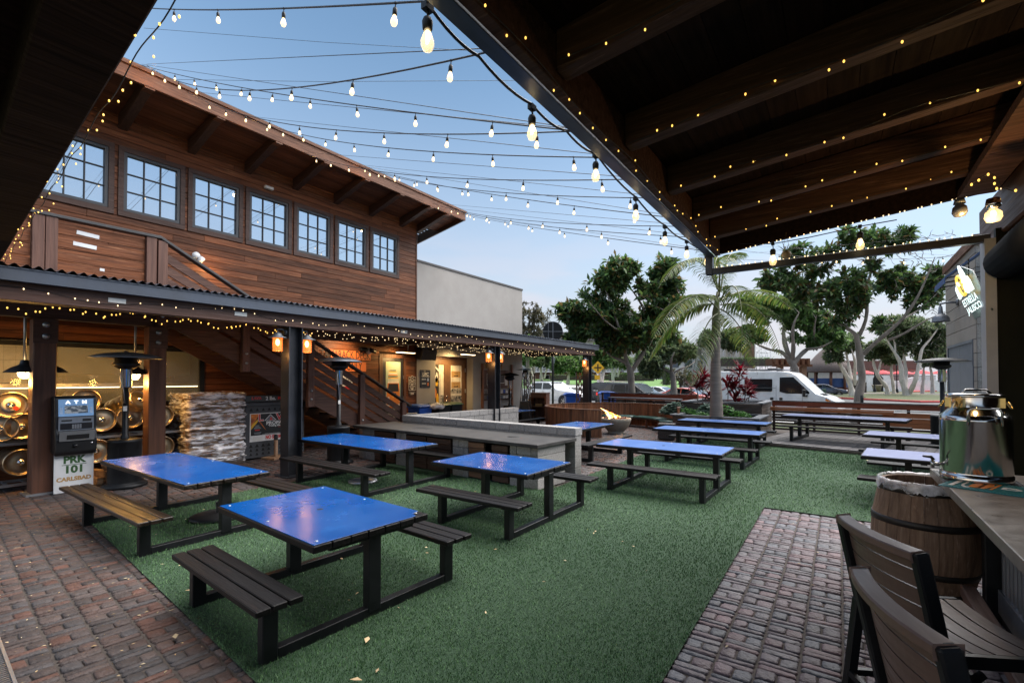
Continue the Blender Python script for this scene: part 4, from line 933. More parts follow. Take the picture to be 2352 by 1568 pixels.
#--- shrink wrapped firewood pallet
fp = thing('firewood_pallet', 'pallet of split firewood wrapped in shiny clear film under the stair', 'firewood pallet', (-12.25, 5.2, 0))
ya, yb = onX(435, 1000, -11.75).y, onX(561, 1000, -11.75).y; zt = onX(500, 905, -11.75).z
mb = MB()
for x in (-12.7, -12.25, -11.85): mb.b2((x, ya, 0), (x + .09, yb, .1))
for i in range(7): mb.b2((-12.75, ya + i * (yb - ya - .1) / 6, .1), (-11.77, ya + .1 + i * (yb - ya - .1) / 6, .12))
mb.build('pallet', M['planter'], fp)
z = .13; r_ = 0
while z < zt - .06:
    y = ya + rnd.uniform(0, .04)
    while y < yb - .1:
        L = min(rnd.uniform(.42, .62), yb - y); hgt_ = rnd.uniform(.10, .135)
        x0 = -11.80 + rnd.uniform(-.05, .05); dpt = rnd.uniform(.12, .2)
        mb = MB(); mb.prism([(0, 0), (dpt, rnd.uniform(0, .03)), (dpt + rnd.uniform(-.03, .05), hgt_ * .8), (rnd.uniform(0, .08), hgt_)], L - .012, frame((x0 - dpt, y + L - .006, z), (1, 0, 0), (0, 0, 1)))
        mb.build('log', M['log'], fp, bevel=.006); y += L
    for q in range(2):
        if r_ % 2 == 0 or q == 0:
            x1 = -11.98 - q * .38; L = .36; mb = MB(); yy = ya + rnd.uniform(-.03, .05)
            mb.prism([(0, 0), (.16, 0), (.14, .11), (.03, .12)], L, frame((x1 - L, yy, z), (0, 1, 0), (0, 0, 1)))
            mb.build('log', M['log'], fp, bevel=.006)
    z += .118; r_ += 1
MB().b2((-12.72, ya + .18, .13), (-11.99, yb - .02, zt - .08)).build('log_core', M['log'], fp)
# film: a crumpled sleeve that follows the stack
nz_, nt_ = 46, 90; V, F = [], []
xa, xb = -12.74, -11.74
per = [(xb, ya + (yb - ya) * i / 24, 1, 0) for i in range(25)] + [(xb - (xb - xa) * i / 20, yb + .03, 0, 1) for i in range(1, 20)] + [(xa, yb - (yb - ya) * i / 24, -1, 0) for i in range(25)] + [(xa + (xb - xa) * i / 20, ya - .04, 0, -1) for i in range(1, 20)]
n_ = len(per); rf = np.random.RandomState(3); row = rf.uniform(-.03, .035, (nz_, n_)); row = (row + np.roll(row, 1, 1) + np.roll(row, 2, 1) + np.roll(row, 3, 1)) / 2.6
for j in range(nz_):
    zz_ = .06 + (zt - .03) * j / (nz_ - 1); wob = .022 * math.sin(j * .9) + .015 * math.sin(j * 2.3 + 1)
    for i, (x, y, nx, ny_) in enumerate(per):
        o_ = wob + row[j, i] + .012; V.append((x + nx * o_, y + ny_ * o_, zz_ + row[j, (i * 7) % n_] * .6))
for j in range(nz_ - 1):
    for i in range(n_): F.append((j * n_ + i, j * n_ + (i + 1) % n_, (j + 1) * n_ + (i + 1) % n_, (j + 1) * n_ + i))
npmesh('film', np.array(V) - np.array(fp.location), F, M['wrap'], fp, smooth=False)

#--- propane exchange cage
cg0, cg1 = onZ(565, 1054), onZ(655, 1047)
cx = -11.98; cg = thing('propane_cage', 'dark grey propane exchange cage with red and black LAVA poster under the stair', 'gas cage', (cx, 6.6, 0), R(-3))
C0, C1 = onX(563, 1000, cx).y, onX(563, 1000, cx).y + 1.55; CT = onX(600, 932, cx).z
CF = facex(cx, C0, 0); CW = C1 - C0
def Cp(px, py): p = onX((950 + px / 5.227) * .57422, (1550 + py / 5.227) * .57422, cx); return p.y - C0, p.z
mb = MB(); mb.prism(rect(0, .04, CW, CT), .003, CF, -.6); mb.prism(rect(0, .04, .05, CT), .59, CF, -.59); mb.prism(rect(CW - .05, .04, CW, CT), .59, CF, -.59); mb.prism(rect(0, CT - .02, CW, CT), .6, CF, -.6); mb.build('body', M['cage'], cg)
MB().prism(rect(-.03, CT, CW + .03, CT + .09), .66, CF, -.63).build('lid', M['cage'], cg, bevel=.008)
hdp = MB().prism(rect(-.02, CT + .10, CW + .02, CT + .27), .05, CF, -.03).build('header_sign', M['black_plastic'], cg, bevel=.01)
# front sheet with rows of triangular openings, each a dark little wedge
mb = MB(); mb.prism(rect(.05, .04, CW - .05, CT - .02), .012, CF, -.014); fsht = mb.build('front_panel', M['cage'], cg)
mb = MB()
ph_ = .135
for i in range(10):
    x = .14 + i * .15
    for z, s_ in ((CT - .12, .075), (.52, .075), (.30, .085), (.20, .075), (.10, .07)): mb.prism([(x - s_ * .55, z - .0), (x + s_ * .55, z), (x, z + s_)], .002, CF, -.0015)
mb.build('openings', M['dark_hole'], fsht)
px0, pz0 = Cp(250, 1140); px1, pz1 = Cp(250, 545); PW = 1.22; PH = pz1 - pz0
pf = CF @ TRANS((px0, pz0, .004))
po_ = sheet(pf, rect(0, 0, PW, PH), M['white_paint'], 'poster', cg, .003)
def pk(pts, m, k=1, nm='print'): return MB().prism([(a * PW, b * PH) for a, b in pts], .001, pf, .0032 + k * .0012).build(nm, m, po_)
pk(rect(.02, .215, .98, .975), M['black_ink']); pk([(.02, .5), (.14, .82), (.2, .975), (.02, .975)], M['fire_print'], 2); pk([(.02, .42), (.16, .70), (.16, .80), (.02, .55)], M['yellow'], 3); pk([(.17, .72), (.22, .68), (.34, .36), (.26, .52)], M['fire_print'], 2)
pk([(.08, .30), (.1, .26), (.2, .26), (.23, .30), (.23, .47), (.2, .52), (.1, .52), (.08, .47)], M['pewter'], 3); pk(rect(.075, .33, .235, .45), M['black_ink'], 4); pk(rect(.1, .385, .2, .425), M['red_text'], 5); pk(rect(.11, .53, .19, .58), M['pewter'], 3)
P_ = lambda a, b, k=5: pf @ TRANS((a * PW, b * PH, .0035 + k * .0012))
for s_, a in (('L', .22), ('V', .61), ('A', .79)):
    text(s_, .245, P_(a, .83, 3), M['white_paint'], parent=po_, bold=.012, sx=1.1, depth=.0006); text(s_, .245, P_(a, .83, 5), M['red_text'], parent=po_, bold=.004, sx=1.1, depth=.0006)
pk([(.29, .72), (.42, .945), (.55, .72)], M['white_paint'], 4); pk([(.31, .73), (.42, .92), (.53, .73)], M['pewter'], 5); pk([(.4, .73), (.43, .86), (.47, .73)], M['red_text'], 6)
text('PROPANE', .118, P_(.57, .625), M['white_paint'], parent=po_, bold=.005, sx=1.12, depth=.0006)
text('"Fueling the Fun"', .066, P_(.56, .53), M['white_paint'], parent=po_, bold=.002, depth=.0006)
text('more', .045, P_(.62, .47), M['red_text'], parent=po_, shear=.3, depth=.0006)
text('NO SMOKING', .125, P_(.555, .115), M['red_text'], parent=po_, bold=.005, sx=.72, depth=.0006)
text('2', .075, P_(.80, .87), M['white_paint'], parent=po_, bold=.002, depth=.0006)
pk(rect(.06, .02, .26, .19), M['paper'], 1); pk(rect(.3, .25, .62, .256), M['white_paint'], 3); pk(rect(.25, .232, .7, .238), M['white_paint'], 3)
dcx, dcy, dr = .79, .25, .19
for (a, b, m, s_) in ((0, .5, 'red_text', '4'), (-.5, 0, 'blue_ink', '2'), (.5, 0, 'yellow', '0'), (0, -.5, 'white_paint', '')):
    ax, ay = dcx + a * dr * PH / PW * .98, dcy + b * dr * .98; q = dr * .46
    pk([(ax - q * PH / PW, ay), (ax, ay - q), (ax + q * PH / PW, ay), (ax, ay + q)], M[m], 4)
    if s_: text(s_, .085, P_(ax, ay, 6), M['black_ink'], parent=po_, bold=.002, depth=.0006)
hm = CF @ TRANS((0, CT + .185, .0215))
text('LAVA', .10, hm @ TRANS((.26, .012, 0)), M['red_text'], parent=hdp, bold=.004)
text('2 lbs.', .125, hm @ TRANS((.62, .0, 0)), M['white_paint'], parent=hdp, bold=.005)
text('MORE PROPANE', .115, hm @ TRANS((1.12, .0, 0)), M['red_text'], parent=hdp, bold=.004, sx=.75)
# turned post on a plank, left standing by the cage
w0 = onZ((950 + 800 / 5.227) * .57422, (1550 + 1470 / 5.227) * .57422)
ws = thing('post_stand', 'short tan dowel with black cap on a flat wooden base', 'stand', (w0.x, w0.y, 0), R(20))
MB().b2((-.2, -.28, 0), (.2, .28, .05)).build('base', mat('tan_board', (.33, .20, .115), (.26, .15, .085), rough=.6), ws, bevel=.005, lo=1)
MB().lathe([(.045, .05), (.045, .5), (0, .5)], n=16).build('dowel', bpy.data.materials['tan_board'], ws, lo=1); MB().lathe([(.047, .46), (.047, .57), (.03, .60), (0, .6)], n=16).build('cap', M['black_plastic'], ws, lo=1)

#--- pendants above the kegs
def pendant(px, py, X, label):
    p = onX(px, py, X); t = thing('pendant_lamp', label, 'lamp', tuple(p), 0, 'pendant lamps above the kegs')
    MB().tube([(0, 0, .22), (0, 0, 3.44 - p.z)], .022, 8).build('rod', M['zinc'], t, lo=1)
    MB().lathe([(.05, .24), (.06, .20), (.07, .16), (.18, .10), (.26, .03), (.265, .02), (.25, .03), (.1, .10)], n=28).build('shade', M['dark_metal'], t, lo=1)
    g_ = MB().lathe([(.085, .05), (.09, .0), (.075, -.05), (.04, -.08), (0, -.085)], n=16).build('globe', M['warm_tube'], t, lo=1)
    mb = MB()
    for k in range(6): a = k * math.pi / 3; mb.tube([(.09 * math.cos(a), .09 * math.sin(a), .05), (.1 * math.cos(a), .1 * math.sin(a), 0), (.05 * math.cos(a), .05 * math.sin(a), -.085)], .006, 5)
    mb.build('cage', M['pewter'], t, lo=1)
    lamp('pendant_light', 'POINT', (p.x, p.y, p.z - .16), 13, (1.0, .50, .11), t, .08)
pendant(310, 862, -11.72, 'glowing pendant lamp with dark shade beside the second timber post')
pendant(56, 858, -11.72, 'glowing pendant lamp with dark shade nearest the photo edge, over the kegs')
pendant(112, 858, -11.75, 'glowing pendant lamp half hidden behind the first timber post')

#--- signs and fittings on the walls
def rg4(px, py, X=WX): return F_(px, py, 1300, 1300, 3.92, X)
def wall_plate(name, label, cat, a, b, m, X=WX, t=.03, bevel=.004):
    y0, z0 = min(a[0], b[0]), min(a[1], b[1]); w_, h_ = abs(a[0] - b[0]), abs(a[1] - b[1])
    th = thing(name, label, cat, (X, y0 + w_ / 2, z0)); bo = MB().prism(rect(0, 0, w_, h_), t, facex(X + .006, y0, z0)).build('board', m, th, bevel=bevel)
    return th, bo, facex(X + .006 + t + .001, y0, z0), w_, h_
a, b = rg4(60, 385), rg4(708, 555); th, bo, fm, w_, h_ = wall_plate('deck_sign', 'orange sign reading TAMARACK DECK on the timber wall above the stair', 'sign', a, b, M['orange_sign'])
text('TAMARACK DECK', .36, fm @ TRANS((w_ * .98, h_ * .5, 0)), M['brown_ink'], parent=bo, align='RIGHT', sx=.62, bold=.002)
a, b = rg4(130, 572), rg4(635, 730); th, bo, fm, w_, h_ = wall_plate('deck_sign', 'orange sign reading ONLY below the longer orange sign by the stair', 'sign', a, b, M['orange_sign'])
text('ONLY', .36, fm @ TRANS((w_ * .86, h_ * .5, 0)), M['brown_ink'], parent=bo, align='RIGHT', sx=.62, bold=.002)
a, b = rg4(262, 790), rg4(420, 1000); th, bo, fm, w_, h_ = wall_plate('notice_sign', 'white notice board glimpsed through the stair slats', 'sign', a, b, M['paper']); sheet(fm, rect(0, 0, w_, h_ * .2), M['red_ink'], 'band', bo)
text('LEGS', .2, fm @ TRANS((w_ * .6, h_ * .66, 0)), M['black_ink'], parent=bo, sx=.9)
a, b = rg4(1300, 808), rg4(1412, 1018); th, bo, fm, w_, h_ = wall_plate('occupancy_sign', 'brown occupancy sign with white numbers 61 and 80 beside the poster door', 'sign', a, b, M['brown_sign'])
mb = MB(); mb.prism(rect(.0, .0, w_, .012), .002, fm); mb.prism(rect(.0, h_ - .012, w_, h_), .002, fm); mb.prism(rect(0, 0, .012, h_), .002, fm); mb.prism(rect(w_ - .012, 0, w_, h_), .002, fm); mb.prism(rect(.06, h_ * .33, w_ - .06, h_ * .345), .002, fm); mb.build('border', M['paper'], bo)
mb = MB(); r1, r2 = disc(w_ / 2, h_ * .86, .085, 24, 1.3), disc(w_ / 2, h_ * .86, .07, 24, 1.3); mb.prism(r1, .002, fm); mb.build('emblem', M['paper'], bo); sheet(fm, r2, M['brown_sign'], 'emblem_ground', bo, .002, .001); text('PRK\n101', .045, fm @ TRANS((w_ / 2, h_ * .86, .004)), M['paper'], parent=bo)
text('UPPER LEVEL\nMAXIMUM\nOCCUPANCY', .066, fm @ TRANS((w_ / 2, h_ * .6, .001)), M['paper'], parent=bo, sx=.9); text('61', .10, fm @ TRANS((w_ / 2, h_ * .42, .001)), M['paper'], parent=bo, bold=.003)
text('OUTDOOR\nSEATING', .06, fm @ TRANS((w_ / 2, h_ * .24, .001)), M['paper'], parent=bo, sx=.9); text('80', .10, fm @ TRANS((w_ / 2, h_ * .085, .001)), M['paper'], parent=bo, bold=.003)
a, b = rg4(1300, 1024), rg4(1408, 1092); th, bo, fm, w_, h_ = wall_plate('number_sign', 'small brown sign with white number 224 beside the poster door', 'sign', a, b, M['brown_sign']); text('224', .1, fm @ TRANS((w_ / 2, h_ * .3, 0)), M['paper'], parent=bo, bold=.003); sheet(fm, rect(0, h_ * .52, w_, h_ * .56), M['paper'], 'rule', bo)
a, b = rg4(1490, 700), rg4(1645, 975); th, bo, fm, w_, h_ = wall_plate('drink_poster', 'black drinks poster with white lettering on the pale wall', 'poster', a, b, M['black_plastic'], t=.015)
text('UFC', .17, fm @ TRANS((w_ / 2, h_ * .745, 0)), M['paper'], parent=bo, shear=.15, bold=.006); text('PRK\n101', .06, fm @ TRANS((w_ * .43, h_ * .9, 0)), M['paper'], parent=bo)
mb = MB(); mb.prism(rect(.1 * w_, .61 * h_, .9 * w_, .64 * h_), .002, fm)
for zz_ in (.48, .44, .23, .2): mb.prism(rect(.14 * w_, zz_ * h_, .55 * w_, (zz_ + .022) * h_), .002, fm)
mb.build('small_print', M['paper'], bo)
for zz_, m in ((.36, 'zinc'), (.10, 'orange_sign')): MB().prism([(.68 * w_, zz_ * h_), (.84 * w_, zz_ * h_), (.84 * w_, (zz_ + .13) * h_), (.80 * w_, (zz_ + .18) * h_), (.72 * w_, (zz_ + .18) * h_), (.68 * w_, (zz_ + .13) * h_)], .002, fm).build('can_picture', M[m], bo)
# notice cabinet
def rg5(px, py, X=WX): return F_(px, py, 1650, 1300, 3.92, X)
a, b = rg5(1075, 700), rg5(1555, 1150); y0, z0, y1, z1 = a[0], b[1], b[0], a[1]
nb = thing('notice_board', 'wooden community notice board with flyers and leaflet racks on the pale wall', 'notice board', (WX, y0, z0)); nm_ = facex(WX + .006, y0, z0); w_, h_ = y1 - y0, z1 - z0
MB().prism(rect(0, h_ * .38, w_, h_), .04, nm_).build('board', M['timber_v'], nb)
for x in (0, w_ - .1): MB().prism(rect(x, -.35, x + .12, h_ + .28), .08, nm_).build('side_plank', M['cedar'], nb, bevel=.005)
for z in (.0, .18): MB().prism(rect(.12, z * h_, w_ - .1, z * h_ + .03), .16, nm_).build('leaflet_shelf', M['timber_y'], nb)
fl = [(.15, .5, .13, .38, 'black_ink'), (.32, .46, .2, .36, 'red_text'), (.17, .42, .12, .2, 'green_ink'), (.56, .55, .16, .3, 'brown_sign'), (.74, .48, .12, .24, 'paper')]
for (x, z, ww, hh_, m) in fl: 
    f_ = MB().prism(rect(x * w_, z * h_, (x + ww) * w_, (z + hh_) * h_), .002, nm_, .041).build('flyer', M['paper'], nb); MB().prism(rect((x + .01) * w_, (z + .02) * h_, (x + ww - .01) * w_, (z + hh_ - .02) * h_), .002, nm_, .0432).build('print', M[m], f_)
for i in range(9):
    x = .13 + i * .085
    for z in (.03, .21): MB().prism(rect(x * w_, z * h_ , (x + .065) * w_, (z + rnd.uniform(.09, .13)) * h_), .01, nm_, .11).build('leaflet', M[rnd.choice(['paper', 'black_ink', 'blue_ink', 'door_grey', 'paper'])], nb)
text('PARK 101', .36, facex(WX + .03, *rg5(1260, 650)), M['tan_ink'], parent=nb, bold=.004, sx=.95, depth=.02)
# speaker, floodlights, cameras
def fit(name, label, cat, px, py, X): p = onX((1300 + px / 3.92) * .57422, (1300 + py / 3.92) * .57422, X); return thing(name, label, cat, tuple(p)), p
t, p = fit('loudspeaker', 'black loudspeaker hung high on the pale wall under the canopy', 'speaker', 1590, 450, -12.72)
MB().box((0, 0, 0), (.35, .78, .44), m=Matrix.Rotation(R(12), 3, 'Y')).build('cabinet', M['black_plastic'], t, bevel=.04, seg=2, lo=1); MB().b2((-.28, -.05, -.05), (-.1, .05, .05)).build('bracket', M['black_metal'], t, lo=1); MB().box((.178, 0, -.036), (.01, .70, .36), m=Matrix.Rotation(R(12), 3, 'Y')).build('grille', M['rubber'], t, bevel=.004, lo=1)
t, p = fit('sign_light', 'small dark sign lamp fixed over the end of the orange sign', 'light', 600, 378, -12.8); MB().box((0, 0, 0), (.16, .3, .09), m=Matrix.Rotation(R(25), 3, 'Y')).build('housing', M['black_metal'], t, bevel=.02, lo=1); MB().b2((-.18, -.03, -.03), (-.06, .03, .03)).build('bracket', M['black_metal'], t, lo=1)
lamp('sign_beam', 'SPOT', (p.x + .55, p.y - .7, p.z + .25), 40, (1, .66, .36), t, .1, R(120), (-.65, -.1, -.6))
t, p = fit('linear_floodlight', 'lit linear floodlight above the poster door', 'light', 1265, 440, -12.55)
MB().b2((-.08, -.42, .02), (.08, .42, .06)).build('housing', M['pewter'], t, lo=1); MB().b2((-.06, -.4, .008), (.06, .4, .018)).build('tube', M['warm_tube'], t, lo=1); MB().tube([(0, .1, .06), (0, .12, .3), (-.1, .1, 3.44 - p.z)], .014).build('bracket', M['zinc'], t, lo=1)
lamp('flood', 'SPOT', (p.x, p.y, p.z - .02), 34, (1.0, .58, .20), t, .2, R(165), (-.35, -.4, -.8))
t, p = fit('linear_floodlight', 'lit linear floodlight right of the glazed double door', 'light', 2245, 470, -12.5)
MB().b2((-.08, -.42, .02), (.08, .42, .06)).build('housing', M['pewter'], t, lo=1); MB().b2((-.06, -.4, .008), (.06, .4, .018)).build('tube', M['warm_tube'], t, lo=1); MB().tube([(0, .1, .06), (0, .1, 3.44 - p.z)], .014).build('bracket', M['zinc'], t, lo=1)
lamp('flood', 'SPOT', (p.x, p.y - .4, p.z - .02), 65, (1.0, .66, .27), t, .2, R(150), (-.45, -.3, -1))
t, p = fit('security_camera', 'white security camera between orange sign and poster door', 'camera', 745, 405, -12.85)
MB().lathe([(.11, 0), (.11, .05), (.07, .10), (0, .12)], (-.12, -.08, 0), 18, ROT_Y90).build('mount', M['white'], t, lo=1); MB().lathe([(0, -.1), (.065, -.1), (.07, .12), (.06, .13), (0, .13)], (0, .02, 0), 16, Matrix.Rotation(R(75), 3, 'X')).build('body', M['black_plastic'], t, lo=1)
wl = onX(460, 594, WX); t = thing('security_light', 'white wall security light lit above the stair handrail', 'light', (wl.x, wl.y, wl.z)); MB().lathe([(.09, 0), (.09, .04), (0, .05)], (0, -.1, .05), 16, ROT_Y90).build('mount', M['white'], t, lo=1); MB().lathe([(.0, -.16), (.05, -.15), (.07, 0), (.0, .02)], (.12, 0, 0), 16, Matrix.Rotation(R(-35), 3, 'X')).build('head', M['white'], t, lo=1); MB().lathe([(.05, -.16), (.03, -.19), (0, -.195)], (.12, 0, 0), 14, Matrix.Rotation(R(-35), 3, 'X')).build('bulb', M['warm_tube'], t, lo=1)
lamp('security_beam', 'POINT', (wl.x + .3, wl.y + .15, wl.z - .3), 4, (1, .62, .25), t, .05)
el_ = onX(615, 433, WX); t = thing('bulkhead_light', 'small white bulkhead light above the fourth upper window', 'light', tuple(el_)); MB().box((.06, 0, 0), (.1, .24, .085)).build('body', M['paper'], t, bevel=.015, lo=1); MB().box((.112, 0, -.01), (.01, .19, .05)).build('lens', M['white'], t, lo=1)
# wheelie bins against the wall
def bin_(loc, m, lid, label, rz=0, s=1.0):
    t = thing('wheelie_bin', label, 'bin', loc, rz); v = [(-.24, -.26, .06), (.24, -.26, .06), (.24, .26, .06), (-.24, .26, .06), (-.30, -.32, .98), (.30, -.32, .98), (.30, .32, .98), (-.30, .32, .98)]
    v = [(a * s, b_ * s, c * s) for a, b_, c in v]
    MB().add(v, [(3, 2, 1, 0), (4, 5, 6, 7), (0, 1, 5, 4), (1, 2, 6, 5), (2, 3, 7, 6), (3, 0, 4, 7)]).build('body', m, t, bevel=.02, lo=1)
    MB().prism([(-.33 * s, .98 * s), (.33 * s, .98 * s), (.36 * s, 1.02 * s), (.2 * s, 1.08 * s), (-.25 * s, 1.09 * s), (-.36 * s, 1.02 * s)], .68 * s, frame((0, .34 * s, 0), (1, 0, 0), (0, 0, 1))).build('lid', lid, t, bevel=.012, lo=1)
    MB().tube([(-.3 * s, -.2 * s, .97 * s), (-.38 * s, -.2 * s, 1.0 * s), (-.38 * s, .2 * s, 1.0 * s), (-.3 * s, .2 * s, .97 * s)], .016).build('handle', m, t, lo=1)
    for y in (-.24, .24): MB().lathe([(0, -.03), (.1, -.03), (.1, .03), (0, .03)], (-.22 * s, y * s, .1), 16, Matrix.Rotation(R(90), 3, 'X')).build('wheel', M['tyre'], t, lo=1)
    return t
by = onX((1300 + 1490 / 3.92) * .57422, 930, -12.45).y; t = bin_((-12.45, by, 0), M['bin_blue'], M['bin_blue'], 'blue recycling bin with liner against the pale wall by the stair foot'); MB().box((.1, 0, 1.092), (.2, .22, .004)).build('label', M['paper'], t, lo=1)
bin_((-12.45, by + 1.0, 0), M['black_plastic'], M['green_lid'], 'dark bin with green lid beside the blue recycling bin'); bin_((-12.5, by + 1.75, 0), M['black_plastic'], M['green_lid'], 'dark bin with green lid in front of the double door')
for i, (dy, nm__) in enumerate(((.5, 'crumpled clear liner spilling over the bins by the double door'),)):
    V = []; mb = MB(); mb.lathe([(.0, 0), (.28, .0), (.34, .06), (.26, .16), (.1, .2), (0, .21)], (0, 0, 0), 18); o = mb.build('plastic_liner', M['bag'], None); 
    for v in o.data.vertices: v.co += Vector((rnd.uniform(-.04, .04), rnd.uniform(-.04, .04), rnd.uniform(-.03, .03)))
    o.location = (-12.15, by + dy, .92); tag(o, nm__, 'bag')

# perforated wavy steel screens and the shelf unit at the far end of the canopy
def screen_panel(loc, rz, w_, z0, z1, label):
    t = thing('metal_screen', label, 'screen', loc, rz, 'rusty wavy cut steel screens'); mb = MB(); n = max(3, int(w_ / .085))
    for i in range(n + 1):
        x = -w_ / 2 + i * w_ / n; k = 34; pts = []
        L, Rr = [], []
        for j in range(k + 1):
            z = z0 + (z1 - z0) * j / k; c_ = x + .018 * math.sin(z * 19 + (i % 2) * math.pi); L.append((c_ - .028, z)); Rr.append((c_ + .028, z))
        for j in range(k): mb.prism([L[j], Rr[j], Rr[j + 1], L[j + 1]], .012, frame((0, .006, 0), (1, 0, 0), (0, 0, 1)))
    mb.build('cut_sheet', mat('rust', (.05, .028, .02), (.09, .04, .025), rough=.7, ns=6) if 'rust' not in bpy.data.materials else bpy.data.materials['rust'], t, lo=1)
    for x in (-w_ / 2 - .03, w_ / 2 + .03): MB().b2((x - .02, -.02, 0), (x + .02, .02, z1 + .02)).build('post', M['dark_metal'], t, lo=1)
q = deep(1337, 900, 21.4); screen_panel((q.x, q.y, 0), R(35), .46, .5, 2.28, 'wavy cut steel screen beside the last steel canopy post')
q = deep(1216, 900, 23.0); screen_panel((q.x, q.y, 0), R(60), .5, .5, 2.26, 'wavy cut steel screen beside the pale building corner')
q = deep(1239, 930, 22.8); t = thing('shelf_unit', 'small brown wooden shelf unit beside the round fire pit bench', 'shelf', (q.x, q.y, 0), R(12)); 
mb = MB(); w_, d_, h_ = .78, .55, 1.30
for x in (-w_ / 2, w_ / 2): MB().b2((x - .04, -d_ / 2, 0), (x + .04, d_ / 2, h_)).build('side_panel', M['cedar'], t, lo=1)
for z in (.18, .66, 1.1): MB().b2((-w_ / 2 + .04, -d_ / 2 + .01, z), (w_ / 2 - .04, d_ / 2, z + .035)).build('shelf', M['cedar_cap'], t, lo=1)
MB().b2((-w_ / 2 + .04, d_ / 2 - .02, 0), (w_ / 2 - .04, d_ / 2, h_)).build('back_panel', M['timber_v'], t, lo=1); MB().b2((-w_ / 2 - .06, -d_ / 2 - .03, h_), (w_ / 2 + .06, d_ / 2 + .02, h_ + .05)).build('top', M['cedar_cap'], t, lo=1); MB().b2((-w_ / 2 + .04, -d_ / 2, 1.135), (w_ / 2 - .04, -d_ / 2 + .03, h_)).build('rail', M['cedar_cap'], t, lo=1)
o = MB().box((0, 0, 0), (.34, .2, .11)).build('game_box', M['tan_ink'], None, bevel=.008); o.location = (q.x + .02, q.y - .05, .752); o.rotation_euler = (0, 0, R(10)); tag(o, 'flat tan box lying on the shelf unit', 'box')
#--- bar on the near right
bar = thing('bar_counter', 'brown concrete topped outdoor bar counter faced with corrugated metal', 'bar counter', (1.2, 3, 0))
MB().b2((.70, -1.2, 1.08), (1.75, 6.0, 1.15)).build('counter_top', M['counter'], bar, bevel=.008, seg=2)
mb = MB(); ys_ = np.arange(-1.0, 5.45, .0125); pr = []
V = []; 
for y in ys_:
    x = 1.06 + .012 * (1 if (y % .10) < .05 else 0); V.append((x, y, .28)); V.append((x, y, 1.08))
F = [(2 * i, 2 * i + 2, 2 * i + 3, 2 * i + 1) for i in range(len(ys_) - 1)]
npmesh('corrugated_panel', np.array(V) - np.array(bar.location), F, M['corrugated'], bar)
MB().b2((1.075, -1.2, 0), (1.3, 5.5, 1.08)).build('carcass', M['black_metal'], bar)
MB().b2((1.045, -1.2, .10), (1.07, 5.45, .29)).build('kick_plate', M['zinc'], bar)
MB().b2((.98, 5.50, 0), (1.10, 5.62, 1.08)).build('corner_post', M['black_metal'], bar, bevel=.008)
MB().b2((.80, -1.2, .22), (.90, 5.35, .31)).build('foot_rail', M['timber_y'], bar, bevel=.008)
for y in (.8, 3.0, 5.25): MB().b2((.81, y - .05, 0), (.89, y + .05, .22)).build('rail_post', M['timber_v'], bar)
# bar room shell behind the counter
br = thing('bar_room', 'dark open bar room with black vinyl side curtain behind the milk can', 'bar', (2.4, 4, 0))
MB().b2((1.338, 6.82, 0), (6.0, 6.9, 3.55)).build('side_curtain', M['curtain'], br)
MB().b2((5.0, -3, 0), (5.1, 6.95, 4.4)).build('back_wall', M['roof_dark'], br)
mb = MB(); mb.b2((1.25, 6.80, 0), (1.335, 7.0, 3.45)); mb.build('steel_post', M['post_paint'], br)
rc = onY(2312, 600, 6.7); MB().tube([(rc.x, 6.72, rc.z), (rc.x + .02, 5.8, rc.z + .03), (rc.x - .01, 4.6, rc.z), (rc.x, 2.2, rc.z + .02)], [.17, .19, .19, .19], 20).build('rolled_curtain', M['vinyl'], br)
MB().b2((1.38, .5, 3.5), (1.60, 7.75, 3.98)).build('header_beam', M['oak_y'], br, bevel=.02)
# milk can with tap
mc = thing('milk_can', 'large shiny steel milk can with tap standing on the bar counter', 'milk can', (.93, 5.48, 1.158), R(20))
MB().lathe([(.0, .0), (.225, .0), (.228, .01), (.228, .055), (.218, .06), (.224, .075), (.224, .495), (.226, .50), (.224, .505), (.224, .535), (.205, .55), (.16, .60), (.155, .61), (.155, .69)], n=56).build('body', M['steel'], mc, lo=1)
MB().lathe([(.155, .69), (.178, .692), (.18, .70), (.178, .715), (.16, .722), (.0, .722)], n=48).build('lid', M['steel'], mc, lo=1)
MB().tube([(-.10, -.02, .72), (-.07, -.02, .75), (.07, -.02, .75), (.10, -.02, .72)], .011, 8).build('lid_handle', M['steel'], mc, lo=1)
for a in (-105, 75):
    m_ = Matrix.Rotation(R(a), 3, 'Z'); MB().tube([m_ @ Vector((.226, -.10, .47)), m_ @ Vector((.232, -.10, .58)), m_ @ Vector((.228, -.08, .605)), m_ @ Vector((.228, .08, .605)), m_ @ Vector((.232, .10, .58)), m_ @ Vector((.226, .10, .47))], .0095, 8).build('handle', M['steel'], mc, lo=1)
for a in (-35, 150, -150):
    m_ = Matrix.Rotation(R(a), 3, 'Z'); mb = MB(); mb.box(m_ @ Vector((.168, 0, .645)), (.03, .05, .08), rz=R(a)); mb.tube([m_ @ Vector((.18, -.02, .66)), m_ @ Vector((.215, -.02, .60)), m_ @ Vector((.225, .02, .60)), m_ @ Vector((.19, .02, .66))], .006, 6); mb.build('clamp', mat('brass', (.55, .42, .18), rough=.25, metal=1) if 'brass' not in bpy.data.materials else bpy.data.materials['brass'], mc, lo=1)
m_ = Matrix.Rotation(R(175), 3, 'Z'); mb = MB(); mb.tube([m_ @ Vector((.22, 0, .12)), m_ @ Vector((.29, 0, .12))], .012, 8); tp_ = mb.build('tap', M['steel'], mc, lo=1)
MB().tube([m_ @ Vector((.29, 0, .145)), m_ @ Vector((.29, 0, .085))], [.017, .014], 10).build('spout', M['steel'], mc, lo=1)
